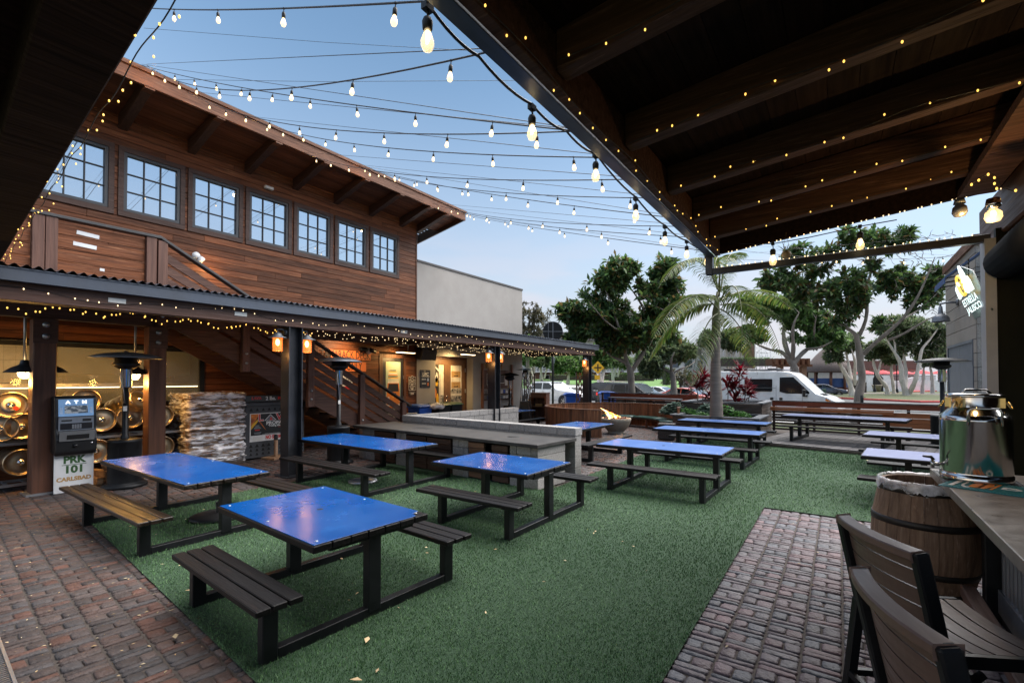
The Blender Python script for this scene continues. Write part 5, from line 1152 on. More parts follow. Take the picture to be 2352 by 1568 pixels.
MB().tube([m_ @ Vector((.285, 0, .15)), m_ @ Vector((.30, 0, .175)), m_ @ Vector((.36, .01, .18))], [.016, .013, .008], 8).build('tap_lever', M['black_plastic'], mc, lo=1)
dm = thing('drip_mat', 'black ribbed rubber mat under the milk can', 'mat', (.95, 5.5, 1.151)); mb = MB(); mb.box((0, .04, .002), (.50, .62, .004))
for i in range(22): mb.box((-.24 + i * .0229, .04, .006), (.008, .60, .005))
mb.build('rubber', M['rubber'], dm, lo=1)
ta, tb_, td = onZ(2196, 1099.4, 1.152), onZ(2217, 1123.2, 1.152), onZ(2352, 1120, 1.152)
ux = (td - ta); ux.z = 0; ux.normalize(); uy = Vector((-ux.y, ux.x, 0))
bw = abs((tb_ - ta).dot(uy)); tmat = thing('bar_mat', 'teal ribbed bar mat with white and orange lettering lying on the counter', 'mat', (ta.x, ta.y, 1.1515)); fm = frame(ta - uy * bw, ux, uy)
bo = MB().prism(rect(0, 0, .62, bw), .006, fm).build('base', M['teal'], tmat)
mb = MB()
for i in range(34): mb.prism(rect(.012 + i * .018, .006, .021 + i * .018, bw - .006), .003, fm, .006)
mb.build('ribs', M['teal'], bo)
hm_ = bw; pr_ = lambda pts, m: MB().prism(pts, .0015, fm, .0095).build('print', m, bo)
pr_(rect(.045, .12 * hm_, .075, .88 * hm_), M['white_paint'])
pr_([(.15 + .05 * math.cos(a) , hm_ * .5 + hm_ * .4 * math.sin(a)) for a in np.linspace(1.2, 5.1, 14)] + [(.15 + .034 * math.cos(a), hm_ * .5 + hm_ * .3 * math.sin(a)) for a in np.linspace(5.1, 1.2, 14)], M['white_paint'])
pr_([(.155, .2 * hm_), (.25, .2 * hm_), (.27, .55 * hm_), (.25, .85 * hm_), (.17, .8 * hm_), (.15, .5 * hm_)], M['orange']); pr_(rect(.205, .2 * hm_, .222, .8 * hm_), M['white_paint'])
pr_(rect(.275, .18 * hm_, .292, .86 * hm_), M['orange']); text('D', .12, fm @ TRANS((.37, hm_ * .5, .0095)) , M['white_paint'], parent=bo, bold=.004, sx=1.3, depth=.001)
# oak barrel with liner
bx, byy = .66, 6.02; bb = thing('barrel_bin', 'weathered oak barrel used as a bin at the end of the bar', 'barrel', (bx, byy, 0))
BP = [(.325, .0), (.365, .15), (.405, .36), (.418, .52), (.405, .68), (.368, .88), (.335, 1.02)]
def brad(z): return float(np.interp(z, [p[1] for p in BP], [p[0] for p in BP]))
mb = MB(); ns_ = 26
for i in range(ns_):
    a0, a1 = 2 * math.pi * i / ns_ + .004, 2 * math.pi * (i + 1) / ns_ - .004; v = []; zs = np.linspace(0, 1.02, 13)
    for z in zs:
        r = brad(z)
        for a in (a0, (a0 + a1) / 2, a1): v.append((r * math.cos(a), r * math.sin(a), z))
        for a in (a1, a0): v.append(((r - .035) * math.cos(a), (r - .035) * math.sin(a), z))
    f = [(j * 5 + k, j * 5 + (k + 1) % 5, (j + 1) * 5 + (k + 1) % 5, (j + 1) * 5 + k) for j in range(12) for k in range(5)] + [tuple(60 + k for k in range(5)), (4, 3, 2, 1, 0)]
    mb.add(v, f)
mb.build('staves', M['barrel'], bb, lo=1)
for z0_, z1_ in ((.02, .075), (.20, .255), (.345, .395), (.64, .70), (.80, .85), (.935, 1.0)):
    if z0_ in (.345, .80): continue
    MB().lathe([(brad(z0_) + .002, z0_), (brad(z0_) + .008, z0_), (brad(z1_) + .008, z1_), (brad(z1_) + .002, z1_)], n=52).build('hoop', M['hoop'], bb, lo=1)
MB().lathe([(0, .35), (.33, .36), (.34, .38)], n=40).build('inner_bottom', M['timber_v'], bb, lo=1)
V, F = [], []; n_ = 96; rows = [(.30, .70), (.318, .86), (.322, .98), (.33, 1.03), (.345, 1.045), (.356, 1.03), (.362, .99), (.364, .965), (.366, .945)]
rr = np.random.RandomState(5); w1 = rr.uniform(-1, 1, n_); w1 = w1 + np.roll(w1, 1); w2 = rr.uniform(-1, 1, (len(rows), n_))
for j, (r, z) in enumerate(rows):
    for i in range(n_):
        a = 2 * math.pi * i / n_; k = (0, .001, .0015, .002, .002, .003, .004, .005, .006)[j]
        V.append(((r + k * (w1[i] + .7 * w2[j, i])) * math.cos(a), (r + k * (w1[i] + .7 * w2[j, i])) * math.sin(a), z + (.02 * w1[i] - .012 * (math.sin(a * 2 + 1)) if j > 5 else .006 * w2[j, i])))
for j in range(len(rows) - 1):
    for i in range(n_): F.append((j * n_ + i, j * n_ + (i + 1) % n_, (j + 1) * n_ + (i + 1) % n_, (j + 1) * n_ + i))
ln = npmesh('bin_liner', V, F, M['bag'], None, smooth=True); ln.location = (bx, byy, 0); tag(ln, 'crumpled clear plastic liner folded over the barrel rim', 'bin liner')
# bar stools
def stool_parts(t):
    W_, D_ = .62, .50; sh = .70
    for sy in (-1, 1):
        y = sy * (W_ / 2)
        MB().bar((-.25, y, sh - .06), (-.36, y, 1.19), .05, .065, up=(1, 0, 0)).build('back_post', M['black_metal'], t, bevel=.008, lo=1)
        MB().bar((-.27, y * 1.02, sh + .0), (-.34, y * 1.10, 0), .05, .055, up=(1, 0, 0)).build('leg', M['black_metal'], t, bevel=.006, lo=1)
        MB().bar((.22, y * 1.0, sh - .02), (.27, y * 1.08, 0), .05, .05, up=(1, 0, 0)).build('leg', M['black_metal'], t, bevel=.006, lo=1)
        MB().bar((-.28, y, sh - .0), (.25, y, sh - .0), .035, .06).build('side_rail', M['black_metal'], t, bevel=.004, lo=1)
        MB().bar((-.325, y * 1.06, .26), (.26, y * 1.06, .26), .028, .035).build('stretcher', M['black_metal'], t, lo=1)
        MB().bar((-.30, y * 1.04, .50), (-.10, y * 1.02, sh - .05), .022, .03).build('brace', M['black_metal'], t, lo=1)
    MB().bar((-.325, -W_ / 2, .26), (-.325, W_ / 2, .26), .028, .035).build('stretcher', M['black_metal'], t, lo=1)
    MB().bar((.26, -W_ / 2, .33), (.26, W_ / 2, .33), .028, .035).build('stretcher', M['black_metal'], t, lo=1)
    mb = MB()
    for i in range(5):
        x0 = -.22 + i * .098; k = 12; v = []
        for j in range(k + 1):
            y = -W_ / 2 + .02 + (W_ - .04) * j / k; dz = -.028 * (1 - (2 * j / k - 1) ** 2)
            v += [(x0, y, sh + .028 + dz), (x0 + .086, y, sh + .028 + dz), (x0 + .086, y, sh + .008 + dz), (x0, y, sh + .008 + dz)]
        mb.add(v, [(j * 4 + q, j * 4 + (q + 1) % 4, j * 4 + 4 + (q + 1) % 4, j * 4 + 4 + q) for j in range(k) for q in range(4)] + [(0, 1, 2, 3), tuple(4 * k + q for q in (3, 2, 1, 0))])
    mb.build('seat', M['slat'], t, lo=1)
    mb = MB()
    def bk(z): return -.25 - .11 * (z - sh + .06) / (1.19 - sh + .06)
    for i in range(5):
        z0_ = sh + .04 + i * .088; z1_ = z0_ + .080; k = 12; v = []
        for j in range(k + 1):
            y = -W_ / 2 + .03 + (W_ - .06) * j / k; dx_ = -.045 * (1 - (2 * j / k - 1) ** 2)
            v += [(bk(z0_) + dx_ - .0, y, z0_), (bk(z1_) + dx_ - .0, y, z1_), (bk(z1_) + dx_ + .02, y, z1_), (bk(z0_) + dx_ + .02, y, z0_)]
        mb.add(v, [(j * 4 + q, j * 4 + (q + 1) % 4, j * 4 + 4 + (q + 1) % 4, j * 4 + 4 + q) for j in range(k) for q in range(4)] + [(3, 2, 1, 0), tuple(4 * k + q for q in (0, 1, 2, 3))])
    mb.build('backrest', M['slat'], t, lo=1)
    k = 14; v = []
    for j in range(k + 1):
        y = -W_ / 2 - .0 + (W_) * j / k; dx_ = -.045 * (1 - (2 * j / k - 1) ** 2); x = bk(1.19) + dx_
        v += [(x - .03, y, 1.145), (x - .03, y, 1.185), (x + .04, y, 1.195), (x + .04, y, 1.145)]
    MB().add(v, [(j * 4 + q, j * 4 + (q + 1) % 4, j * 4 + 4 + (q + 1) % 4, j * 4 + 4 + q) for j in range(k) for q in range(4)] + [(0, 1, 2, 3), tuple(4 * k + q for q in (3, 2, 1, 0))]).build('top_rail', M['slat'], t, bevel=.006, lo=1)
st = thing('bar_stool', 'brown slatted bar stool with black frame nearest the oak barrel', 'bar stool', (.47, 3.36, 0), R(28), 'slatted bar stools along the counter'); stool_parts(st)
again(st, (.50, 2.36, 0), R(19), 'brown slatted bar stool in front of the one nearest the oak barrel')
again(st, (.47, 1.28, 0), R(10), 'bar stool nearest the camera showing only the tip of its top rail')

#--- picnic tables
def table(cx, cy, rz, L, Wd, fx, bl, boff, label, m='blue', z0=0.0, bw='bench_wood', planks=7, gap_corner=False, bwid=.34):
    t = thing('picnic_table', label, 'picnic table', (cx, cy, z0), R(rz), 'picnic tables with attached benches')
    mb = MB(); pw_ = Wd / planks
    for i in range(planks):
        y = -Wd / 2 + pw_ * (i + .5); e = rnd.uniform(-.006, .006); mb.box((e, y, .715), (L, pw_ - .008, .055))
    tt = mb.build('tabletop', M[bw], t, bevel=.006, lo=1)
    c = .05; nx_ = 12; ins = .018
    pts = [(-L / 2 + ins, -Wd / 2 + ins), (L / 2 - ins, -Wd / 2 + ins), (L / 2 - ins, Wd / 2 - ins), (-L / 2 + ins, Wd / 2 - ins)]
    if gap_corner: pts = [(-L / 2 + ins, -Wd / 2 + ins), (L / 2 - ins, -Wd / 2 + ins), (L / 2 - ins, Wd / 2 - .17), (L / 2 - .03, Wd / 2 - .13), (L / 2 - .10, Wd / 2 - .11), (L / 2 - .13, Wd / 2 - ins), (-L / 2 + ins, Wd / 2 - ins)]
    cv = MB().prism(pts, .006, None, .744).build('blue_sheet', M[m], tt, bevel=.002, lo=1)
    mb = MB(); mb.lathe([(0, .7512), (.03, .7512), (.03, .7505), (0, .7505)], (0, 0, 0), 16); mb.build('umbrella_hole', M['dark_hole'], tt, lo=1)
    mb = MB()
    for sx in (-1, 1):
        for sy in (-1, 1): mb.lathe([(.0, .754), (.010, .7535), (.014, .75), (.014, .749)], (sx * (L / 2 - .09), sy * (Wd / 2 - .08), 0), 8)
    mb.lathe([(.0, .754), (.010, .7535), (.014, .75)], (0, -Wd / 2 + .08, 0), 8); mb.lathe([(.0, .754), (.010, .7535), (.014, .75)], (0, Wd / 2 - .08, 0), 8)
    mb.build('screws', M['zinc'], cv, lo=1)
    bo_ = .86 if boff is None else boff
    for sy in (-1, 1):
        mb = MB()
        for i in range(3): mb.box((bl[0] + rnd.uniform(-.008, .008), sy * bo_ + (i - 1) * (bwid / 3), .445), (bl[1], bwid / 3 - .012, .045))
        mb.build('bench', M[bw] if not (bw == 'bench_lamplit' and sy > 0) else M['bench_wood'], t, bevel=.006, lo=1)
    for x in fx:
        MB().b2((x - .045, -.06, 0.05), (x + .045, .06, .688)).build('table_leg', M['black_metal'], t, bevel=.005, lo=1)
        MB().b2((x - .035, -Wd * .36, .66), (x + .035, Wd * .36, .6875)).build('cross_arm', M['black_metal'], t, lo=1)
        for sy in (-1, 1):
            MB().b2((x - .04, sy * bo_ - .055, 0.0), (x + .04, sy * bo_ + .055, .422)).build('bench_leg', M['black_metal'], t, bevel=.005, lo=1)
            MB().b2((x - .03, sy * bo_ - .13, .405), (x + .03, sy * bo_ + .13, .4225)).build('bench_arm', M['black_metal'], t, lo=1)
        MB().b2((x - .038, -bo_ + .055, 0), (x + .038, bo_ - .055, .09)).build('foot_rail', M['black_metal'], t, bevel=.004, lo=1)
    for x in (-L * .17, L * .17): MB().b2((x - .04, -Wd * .4, .658), (x + .04, Wd * .4, .687)).build('batten', M[bw], t, lo=1)
    return t
table(-7.86, 2.93, 0, 3.0, 1.03, (-.62, 1.38), (.22, 3.0), .86, 'blue topped picnic table nearest the cash machine with one bench glowing amber', bw='bench_lamplit')
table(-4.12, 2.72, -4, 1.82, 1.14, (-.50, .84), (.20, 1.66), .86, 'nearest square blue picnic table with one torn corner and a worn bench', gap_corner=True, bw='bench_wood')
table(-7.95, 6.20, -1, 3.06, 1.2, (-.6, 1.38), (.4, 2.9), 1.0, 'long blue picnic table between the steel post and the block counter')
table(-4.22, 5.82, -1, 1.76, 1.2, (-.30, .84), (.21, 1.74), .95, 'square blue picnic table standing in front of the block counter')
table(-2.73, 8.97, -1.5, 2.28, 1.08, (-.66, .93), (.06, 2.22), .93, 'blue picnic table with painted sky sheen beside the brick path, first of its row', m='blue_sky_sheen')
table(-2.68, 12.36, -3, 2.46, .92, (-.72, .95), (.02, 2.46), .84, 'blue picnic table with painted sky sheen second in the row towards the palm planter', m='blue_sky_sheen')
table(-2.86, 15.22, -4, 2.46, .9, (-.72, .95), (.02, 2.46), .80, 'blue picnic table with painted sky sheen set against the palm planter', m='blue_sky_sheen')
tA = table(.08, 17.30, -11, 3.05, 1.1, (-1.15, 1.05), (0, 3.0), .86, 'long slate blue picnic table up on the timber deck', m='slate_top', z0=.12)
table(1.68, 13.72, -9, 2.4, 1.1, (-.6, .8), (0, 2.4), .9, 'slate blue picnic table at the deck edge half hidden by the milk can', m='slate_top')
table(1.52, 10.12, -6, 2.4, 1.15, (-.6, .8), (0, 2.4), .9, 'slate blue picnic table on the turf behind the oak barrel', m='slate_top')
table(-5.85, 11.35, 88, 2.5, 1.2, (-.85, .85), (0, 2.6), .95, 'blue picnic table set crosswise behind the end of the block wall')
table(-10.6, 15.1, 88, 2.4, .95, (-.8, .8), (0, 2.4), .85, 'blue picnic table under the canopy behind the low block wall')
# umbrella bases
for i, (x, y, r, m, lab) in enumerate(((-7.60, 5.93, .28, 'zinc', 'light grey round umbrella base under the long blue table'), (-7.4, 3.25, .36, 'black_metal', 'black round umbrella base under the table nearest the cash machine'), (-5.5, 10.2, .26, 'pewter', 'grey round umbrella base by the end of the block wall'))):
    t = thing('umbrella_base', lab, 'umbrella base', (x, y, .012)); MB().lathe([(0, 0), (r, 0), (r, .03), (r * .85, .05), (.06, .075), (0, .075)], n=10 if i == 0 else 28).build('foot', M[m], t, lo=1); MB().lathe([(.032, .07), (.032, .22), (.026, .22), (.026, .08)], n=14).build('socket', M[m], t, lo=1)

#--- block counter with low wall
bc = thing('block_counter', 'grey concrete block serving counter with dark slab top and timber doors', 'counter', (-7.2, 8.2, 0), R(-4.5))
BM = TRANS((-4.46, 7.28, 0)) @ Matrix.Rotation(R(-4.5), 4, 'Z')      # local: x from -5.5 (far left) to 0, y deep
def blocks(mb, x0, x1, y0, y1, z0, z1, axis, bl=.40, bh=.2):
    z = z0; r = 0
    while z < z1 - .01:
        e = min(z1, z + bh); p = (x0 if axis == 'x' else y0); end = (x1 if axis == 'x' else y1); k = 0
        while p < end - .01:
            L = bl if not (k == 0 and r % 2) else bl / 2
            q = min(end, p + L)
            if end - q < .08: q = end
            a, b = ((p + .004, y0, z + .004), (q - .004, y1, e - .004)) if axis == 'x' else ((x0, p + .004, z + .004), (x1, q - .004, e - .004))
            o_ = len(mb.v); mb.b2(a, b); mb.v[o_:] = [tuple(BM @ Vector(v)) for v in mb.v[o_:]]
            p = q; k += 1
        z = e; r += 1
def bbox(mb, a, b):
    o_ = len(mb.v); mb.b2(a, b); mb.v[o_:] = [tuple(BM @ Vector(v)) for v in mb.v[o_:]]; return mb
piers = [(-5.6, -4.95), (-4.10, -3.72), (-2.2, -1.75), (-.66, 0)]
for a, b in piers: mb = MB(); blocks(mb, a, b, 0, .9, 0, .765, 'x', .33, .2); mb.build('pier', M['block'], bc, bevel=.006)
mb = MB(); bbox(mb, (-5.55, .55, .02), (-.05, .9, .75)); mb.build('back_board', M['dark_hole'], bc)
mb = MB(); bbox(mb, (-5.75, -.10, .768), (.06, 1.22, .83)); sl = mb.build('slab', M['slab'], bc, bevel=.006)
mb = MB(); bbox(mb, (-4.05, .42, .8302), (-3.5, .62, .8315)); mb.build('slot', M['dark_hole'], sl)
mb = MB(); mb.lathe([(0, .8315), (.13, .8315), (.13, .8305)], BM @ Vector((-1.05, .6, 0)), 24); mb.build('round_hole', M['dark_hole'], sl)
for (a, b) in ((-4.93, -4.13), (-3.70, -3.0), (-2.98, -2.22), (-1.73, -1.28), (-1.10, -.68)):
    mb = MB()
    for k in range(6): bbox(mb, (a + .01, -.012 - .015 * (k % 2), .03 + k * .118 + .006), (b - .01, .02, .03 + (k + 1) * .118 - .006))
    mb.build('slatted_door', M['fence_dark'] if a != -1.73 else M['cedar_cap'], bc, bevel=.003)
lwall = thing('block_wall', 'low grey concrete block wall in an L behind the serving counter', 'wall', (-7.0, 9.0, 0), R(-4.5))
mb = MB(); 
WL = onZ(950, 951, 1.02); wl_l = BM.inverted() @ WL
blocks(mb, wl_l.x, .02, 1.235, 1.475, 0, .86, 'x', .42, .215); blocks(mb, wl_l.x - .02, .035, 1.225, 1.485, .86, 1.02, 'x', .42, .16)
blocks(mb, wl_l.x, wl_l.x + .24, 1.49, 6.0, 0, .86, 'y', .42, .215); blocks(mb, wl_l.x - .01, wl_l.x + .25, 1.49, 6.0, .86, 1.02, 'y', .42, .16)
mb.build('blocks', M['block'], lwall, bevel=.006)
mb = MB(); bbox(mb, (wl_l.x + .01, 1.245, 0), (.01, 1.465, 1.01)); bbox(mb, (wl_l.x + .01, 1.47, 0), (wl_l.x + .23, 5.99, 1.01)); mb.build('mortar', M['mortar'], lwall)

#--- round fire pit and curved bench
RC = Vector((-7.3, 17.3, 0)); RR = 2.5
rb = thing('curved_bench', 'round cedar stave bench wall with green seat pads around the fire pit', 'bench', tuple(RC))
A0, A1 = 4.0, 286.0
mb = MB(); n_ = int((A1 - A0) / 2.75)
for i in range(n_):
    a = R(A0 + (A1 - A0) * (i + .5) / n_); w_ = RR * R((A1 - A0) / n_) - .008
    mb.box((RC.x + RR * math.cos(a), RC.y + RR * math.sin(a), .48), (.045, w_, .92), rz=a)
mb.build('staves', M['cedar'], rb, bevel=.004)
mb = MB(); v = []; n2 = 72
for i in range(n2 + 1):
    a = R(A0 + (A1 - A0) * i / n2)
    for r, z in ((RR - .05, .941), (RR + .05, .941), (RR + .05, .968), (RR - .05, .968)): v.append((RC.x + r * math.cos(a), RC.y + r * math.sin(a), z))
mb.add(v, [(i * 4 + q, i * 4 + (q + 1) % 4, i * 4 + 4 + (q + 1) % 4, i * 4 + 4 + q) for i in range(n2) for q in range(4)] + [(3, 2, 1, 0), tuple(4 * n2 + q for q in range(4))]); mb.build('cap', M['cedar_cap'], rb)
mb = MB(); v = []
for i in range(n2 + 1):
    a = R(A0 + (A1 - A0) * i / n2)
    for r, z in ((RR - .66, .34), (RR - .04, .34), (RR - .04, .39), (RR - .66, .39)): v.append((RC.x + r * math.cos(a), RC.y + r * math.sin(a), z))
mb.add(v, [(i * 4 + q, i * 4 + (q + 1) % 4, i * 4 + 4 + (q + 1) % 4, i * 4 + 4 + q) for i in range(n2) for q in range(4)] + [(3, 2, 1, 0), tuple(4 * n2 + q for q in range(4))]); mb.build('seat', M['timber_x'], rb)
for i in range(11):
    a = R(A0 + 6 + (A1 - A0 - 12) * i / 10); MB().box((RC.x + (RR - .62) * math.cos(a), RC.y + (RR - .62) * math.sin(a), .17), (.07, .07, .34), rz=a).build('leg', M['timber_v'], rb)
for c0 in (4, 44, 84, 124, 164, 204, 244):
    v = []; k = 10
    for i in range(k + 1):
        a = R(c0 + 1 + 38 * i / k); e = .02 if i in (0, k) else 0
        for r, z in ((RR - .70 + e, .392), (RR - .06, .392), (RR - .06, .455 - e), (RR - .38, .475 - e), (RR - .68 + e, .455 - e)): v.append((RC.x + r * math.cos(a), RC.y + r * math.sin(a), z + rnd.uniform(-.006, .006)))
    o = MB().add(v, [(i * 5 + q, i * 5 + (q + 1) % 5, i * 5 + 5 + (q + 1) % 5, i * 5 + 5 + q) for i in range(k) for q in range(5)] + [(4, 3, 2, 1, 0), tuple(5 * k + q for q in range(5))], True).build('seat_pad', M['cushion'], rb)
fb = thing('fire_bowl', 'pale stone fire bowl with burning flames and lava rock', 'fire pit', (-6.78, 16.55, 0))
MB().lathe([(0, 0), (.30, 0), (.31, .02), (.31, .05), (.28, .06), (.33, .12), (.45, .26), (.53, .45), (.55, .56), (.53, .57), (.47, .55), (.44, .50), (0, .49)], n=48).build('bowl', M['bowl'], fb, lo=1)
for i in range(60):
    a, r = rnd.uniform(0, 6.28), .43 * math.sqrt(rnd.random()); s_ = rnd.uniform(.03, .06)
    o = MB().ball((0, 0, 0), s_, 6, 4).build('lava_rock', M['lava'], fb, lo=1)
    for v in o.data.vertices: v.co *= rnd.uniform(.75, 1.2)
    o.location = (r * math.cos(a), r * math.sin(a), .50 + s_ * .5 + rnd.uniform(0, .03))
def flame(x, y, h, lean, w_, m, seed):
    q = random.Random(seed); pts, rr_ = [], []
    ph = q.uniform(0, 6)
    for i in range(9):
        f = i / 8; pts.append((x + lean * f * f + .03 * math.sin(f * 7 + ph) * f, y + .03 * math.cos(f * 6 + ph) * f, .54 + h * f)); rr_.append(max(.003, w_ * (1 - f) ** .75 * (.6 + .5 * math.sin(f * 9.0 + ph))))
    return MB().tube(pts, rr_, 8).build('flame', m, fb, lo=1)
LD = -RT.x, -RT.y
for i, (o_, h, l, w_) in enumerate(((.0, .20, .12, .07), (.08, .26, .2, .08), (.15, .32, .28, .075), (.2, .40, .34, .06), (-.08, .15, .1, .06), (.05, .14, .06, .08), (-.15, .1, .05, .05), (.22, .22, .2, .05))):
    ob = flame(0, 0, h, l, w_, M['fire'] if i % 3 else M['fire_core'], i); ob.rotation_euler = (0, 0, math.atan2(LD[1], LD[0]) + rnd.uniform(-.3, .3)); ob.location = (LD[0] * o_, LD[1] * o_ + rnd.uniform(-.08, .08), 0)
    if i in (1, 2, 3):
        ob = flame(0, 0, h * .6, l * .5, w_ * .6, M['fire_core'], i + 30); ob.rotation_euler = (0, 0, math.atan2(LD[1], LD[0])); ob.location = (LD[0] * o_ - .02, LD[1] * o_ - .06, 0)
lamp('fire_light', 'POINT', (fb.location.x, fb.location.y, .95), 10, (1, .42, .12), fb, .15)
wk = thing('wicker_table', 'square brown woven wicker side table by the curved bench', 'side table', (-4.72, 15.85, 0), R(10))
MB().b2((-.25, -.25, .02), (.25, .25, .50)).build('body', M['wicker'], wk, bevel=.02, lo=1)
mb = MB()
for j in range(16):
    z = .04 + j * .029
    for sx, sy in ((0, -1), (1, 0), (-1, 0)):
        for k in range(8):
            u = -.22 + k * .063; o_ = .012 if (j + k) % 2 else .004
            if sy: mb.b2((u - .028, -.25 - o_, z), (u + .028, -.248, z + .022))
            else: mb.b2((sx * .248, u - .028, z), (sx * (.25 + o_), u + .028, z + .022))
mb.build('weave', M['wicker'], wk, lo=1)
MB().b2((-.265, -.265, .50), (.265, .265, .53)).build('top', M['wicker'], wk, bevel=.012, lo=1)
#--- stepped planter and its plants
P0, P1, P2, P3 = Vector((-4.83, 17.0, 0)), Vector((-2.15, 16.62, 0)), Vector((-2.12, 18.6, 0)), Vector((-4.85, 18.9, 0))
def planter(name, label, A, B, C, D_, z0, zt, fill):
    t = thing(name, label, 'planter', ((A.x + C.x) / 2, (A.y + C.y) / 2, 0)); n_ = max(3, int((zt - z0 - .05) / .125))
    for (a, b) in ((A, B), (B, C), (C, D_), (D_, A)):
        mb = MB(); d = (b - a).normalized(); nrm = Vector((d.y, -d.x, 0))
        for k in range(n_):
            z = z0 + .02 + k * (zt - .06 - z0) / n_; mb.bar(a + Vector((0, 0, z + .05)) + nrm * .012, b + Vector((0, 0, z + .05)) + nrm * .012, .03, (zt - .06 - z0) / n_ - .025)
        mb.bar(a + Vector((0, 0, (z0 + zt - .06) / 2)) - nrm * .015, b + Vector((0, 0, (z0 + zt - .06) / 2)) - nrm * .015, .02, zt - z0 - .07)
        mb.build('side_boards', M['planter'], t, bevel=.003)
    mb = MB(); c_ = (A + B + C + D_) / 4
    o_ = [p + (p - c_).normalized() * .12 for p in (A, B, C, D_)]; i_ = [p - (p - c_).normalized() * .22 for p in (A, B, C, D_)]
    for k in range(4):
        a, b, ia, ib = o_[k], o_[(k + 1) % 4], i_[k], i_[(k + 1) % 4]
        mb.add([(p.x, p.y, z) for z in (zt - .045, zt) for p in (a, b, ib, ia)], [(3, 2, 1, 0), (4, 5, 6, 7), (0, 1, 5, 4), (1, 2, 6, 5), (2, 3, 7, 6), (3, 0, 4, 7)])
    mb.build('cap', M['planter_cap'], t)
    MB().add([(p.x, p.y, zt - .10) for p in i_], [(0, 1, 2, 3)]).build('soil', M['soil'], t)
    return t
planter('planter_box', 'dark slatted planter step holding the palm and green leaves', P0, P1, P2, P3, 0, .76, None)
Q0, Q1, Q2, Q3 = Vector((-4.95, 18.78, 0)), Vector((-2.30, 18.9, 0)), Vector((-2.25, 21.4, 0)), Vector((-4.95, 21.6, 0))
planter('planter_box', 'taller dark slatted planter behind holding the red leaved plants', Q0, Q1, Q2, Q3, .0, 1.15, None)
#--- street side fence
FA, FB = Vector((-2.1, 20.3, 0)), Vector((3.15, 19.5, 0)); fd = (FB - FA).normalized(); fn = Vector((-fd.y, fd.x, 0))
fe = thing('street_fence', 'red brown slatted timber fence with dark cap along the street side', 'fence', (.5, 19.9, 0), math.atan2(fd.y, fd.x))
LF = (FB - FA).length
def fp_(u, z, o_=0.0): return FA + fd * u + Vector((0, 0, z)) - fn * o_
MB().bar(fp_(0, 1.19), fp_(LF, 1.19), .16, .035).build('cap', M['fence_cap'], fe, bevel=.004)
MB().bar(fp_(0, 1.085), fp_(LF, 1.085), .03, .165).build('top_board', M['fence_red'], fe, bevel=.003)
MB().bar(fp_(0, .955, .12), fp_(3.6, .955, .12), .25, .03).build('drink_ledge', M['fence_light'], fe, bevel=.003); MB().bar(fp_(0, .885, .235), fp_(3.6, .885, .235), .025, .10).build('ledge_board', M['fence_light'], fe, bevel=.003)
MB().bar(fp_(3.62, .96, .05), fp_(LF, .96, .05), .10, .025).build('metal_rail', M['zinc'], fe)
for k in range(3): MB().bar(fp_(3.3, .82 - k * .165, .03), fp_(LF, .82 - k * .165, .03), .03, .155).build('panel_board', M['fence_light'], fe, bevel=.003)
for k in range(7): MB().bar(fp_(0, .78 - k * .105), fp_(LF, .78 - k * .105), .025, .07).build('slat', M['fence_dark'], fe)
for u in (.05, 1.35, 2.65, 3.95, LF - .05): MB().bar(fp_(u, 0.0, -.04), fp_(u, 1.17, -.04), .08, .08).build('post', M['fence_dark'], fe)
fb0, fb1 = FA + fn * 1.2 - fd * .0, None
GA = Vector((-9.6, 21.6, 0)); GB = Vector((-4.9, 20.9, 0)); gd = (GB - GA).normalized(); gn = Vector((-gd.y, gd.x, 0)); GL = (GB - GA).length
fe2 = thing('street_fence', 'dark slatted timber fence with drink ledge behind the round fire pit', 'fence', (-7.2, 21.2, 0), math.atan2(gd.y, gd.x))
def gp_(u, z, o_=0.0): return GA + gd * u + Vector((0, 0, z)) - gn * o_
GT = 1.36
MB().bar(gp_(0, GT - .02), gp_(GL, GT - .02), .16, .035).build('cap', M['fence_cap'], fe2); MB().bar(gp_(.5, GT - .15), gp_(GL, GT - .15), .03, .2).build('top_board', M['fence_red'], fe2); MB().bar(gp_(.7, GT - .29, .12), gp_(GL, GT - .29, .12), .25, .04).build('drink_ledge', M['fence_light'], fe2)
for k in range(9): MB().bar(gp_(0, GT - .38 - k * .11), gp_(GL, GT - .38 - k * .11), .025, .075).build('slat', M['fence_dark'], fe2)
for u in (.05, 1.3, 2.6, 3.9, GL - .05): MB().bar(gp_(u, 0, -.04), gp_(u, GT - .04, -.04), .08, .08).build('post', M['fence_dark'], fe2)
tb2 = thing('high_table', 'long narrow grey topped bar table behind the round fire pit', 'table', (-7.1, 20.4, 0), math.atan2(gd.y, gd.x)); MB().b2((-1.7, -.2, 1.12), (1.7, .2, 1.17)).build('tabletop', M['planter_cap'], tb2, lo=1)
for sx in (-1, 1):
    for sy in (-1, 1): MB().b2((sx * 1.6 - .03, sy * .16 - .03, 0), (sx * 1.6 + .03, sy * .16 + .03, 1.12)).build('leg', M['black_metal'], tb2, lo=1)
# little black pole sockets along the fence top
for i, (px, lab) in enumerate(((1965, 'short black pole socket on the fence near the grey tree trunk'), (1665, 'short black pole socket beside the palm planter'))):
    q = (fp_(2.75, 1.2) if i == 0 else gp_(GL - .3, GT)); t = thing('pole_socket', lab, 'bracket', tuple(q)); MB().lathe([(.045, 0), (.045, .26), (.036, .26), (.036, .02)], n=14).build('tube', M['black_metal'], t, lo=1); MB().tube([(.04, 0, .18), (.1, 0, .18)], .012, 6).build('screw', M['black_metal'], t, lo=1)
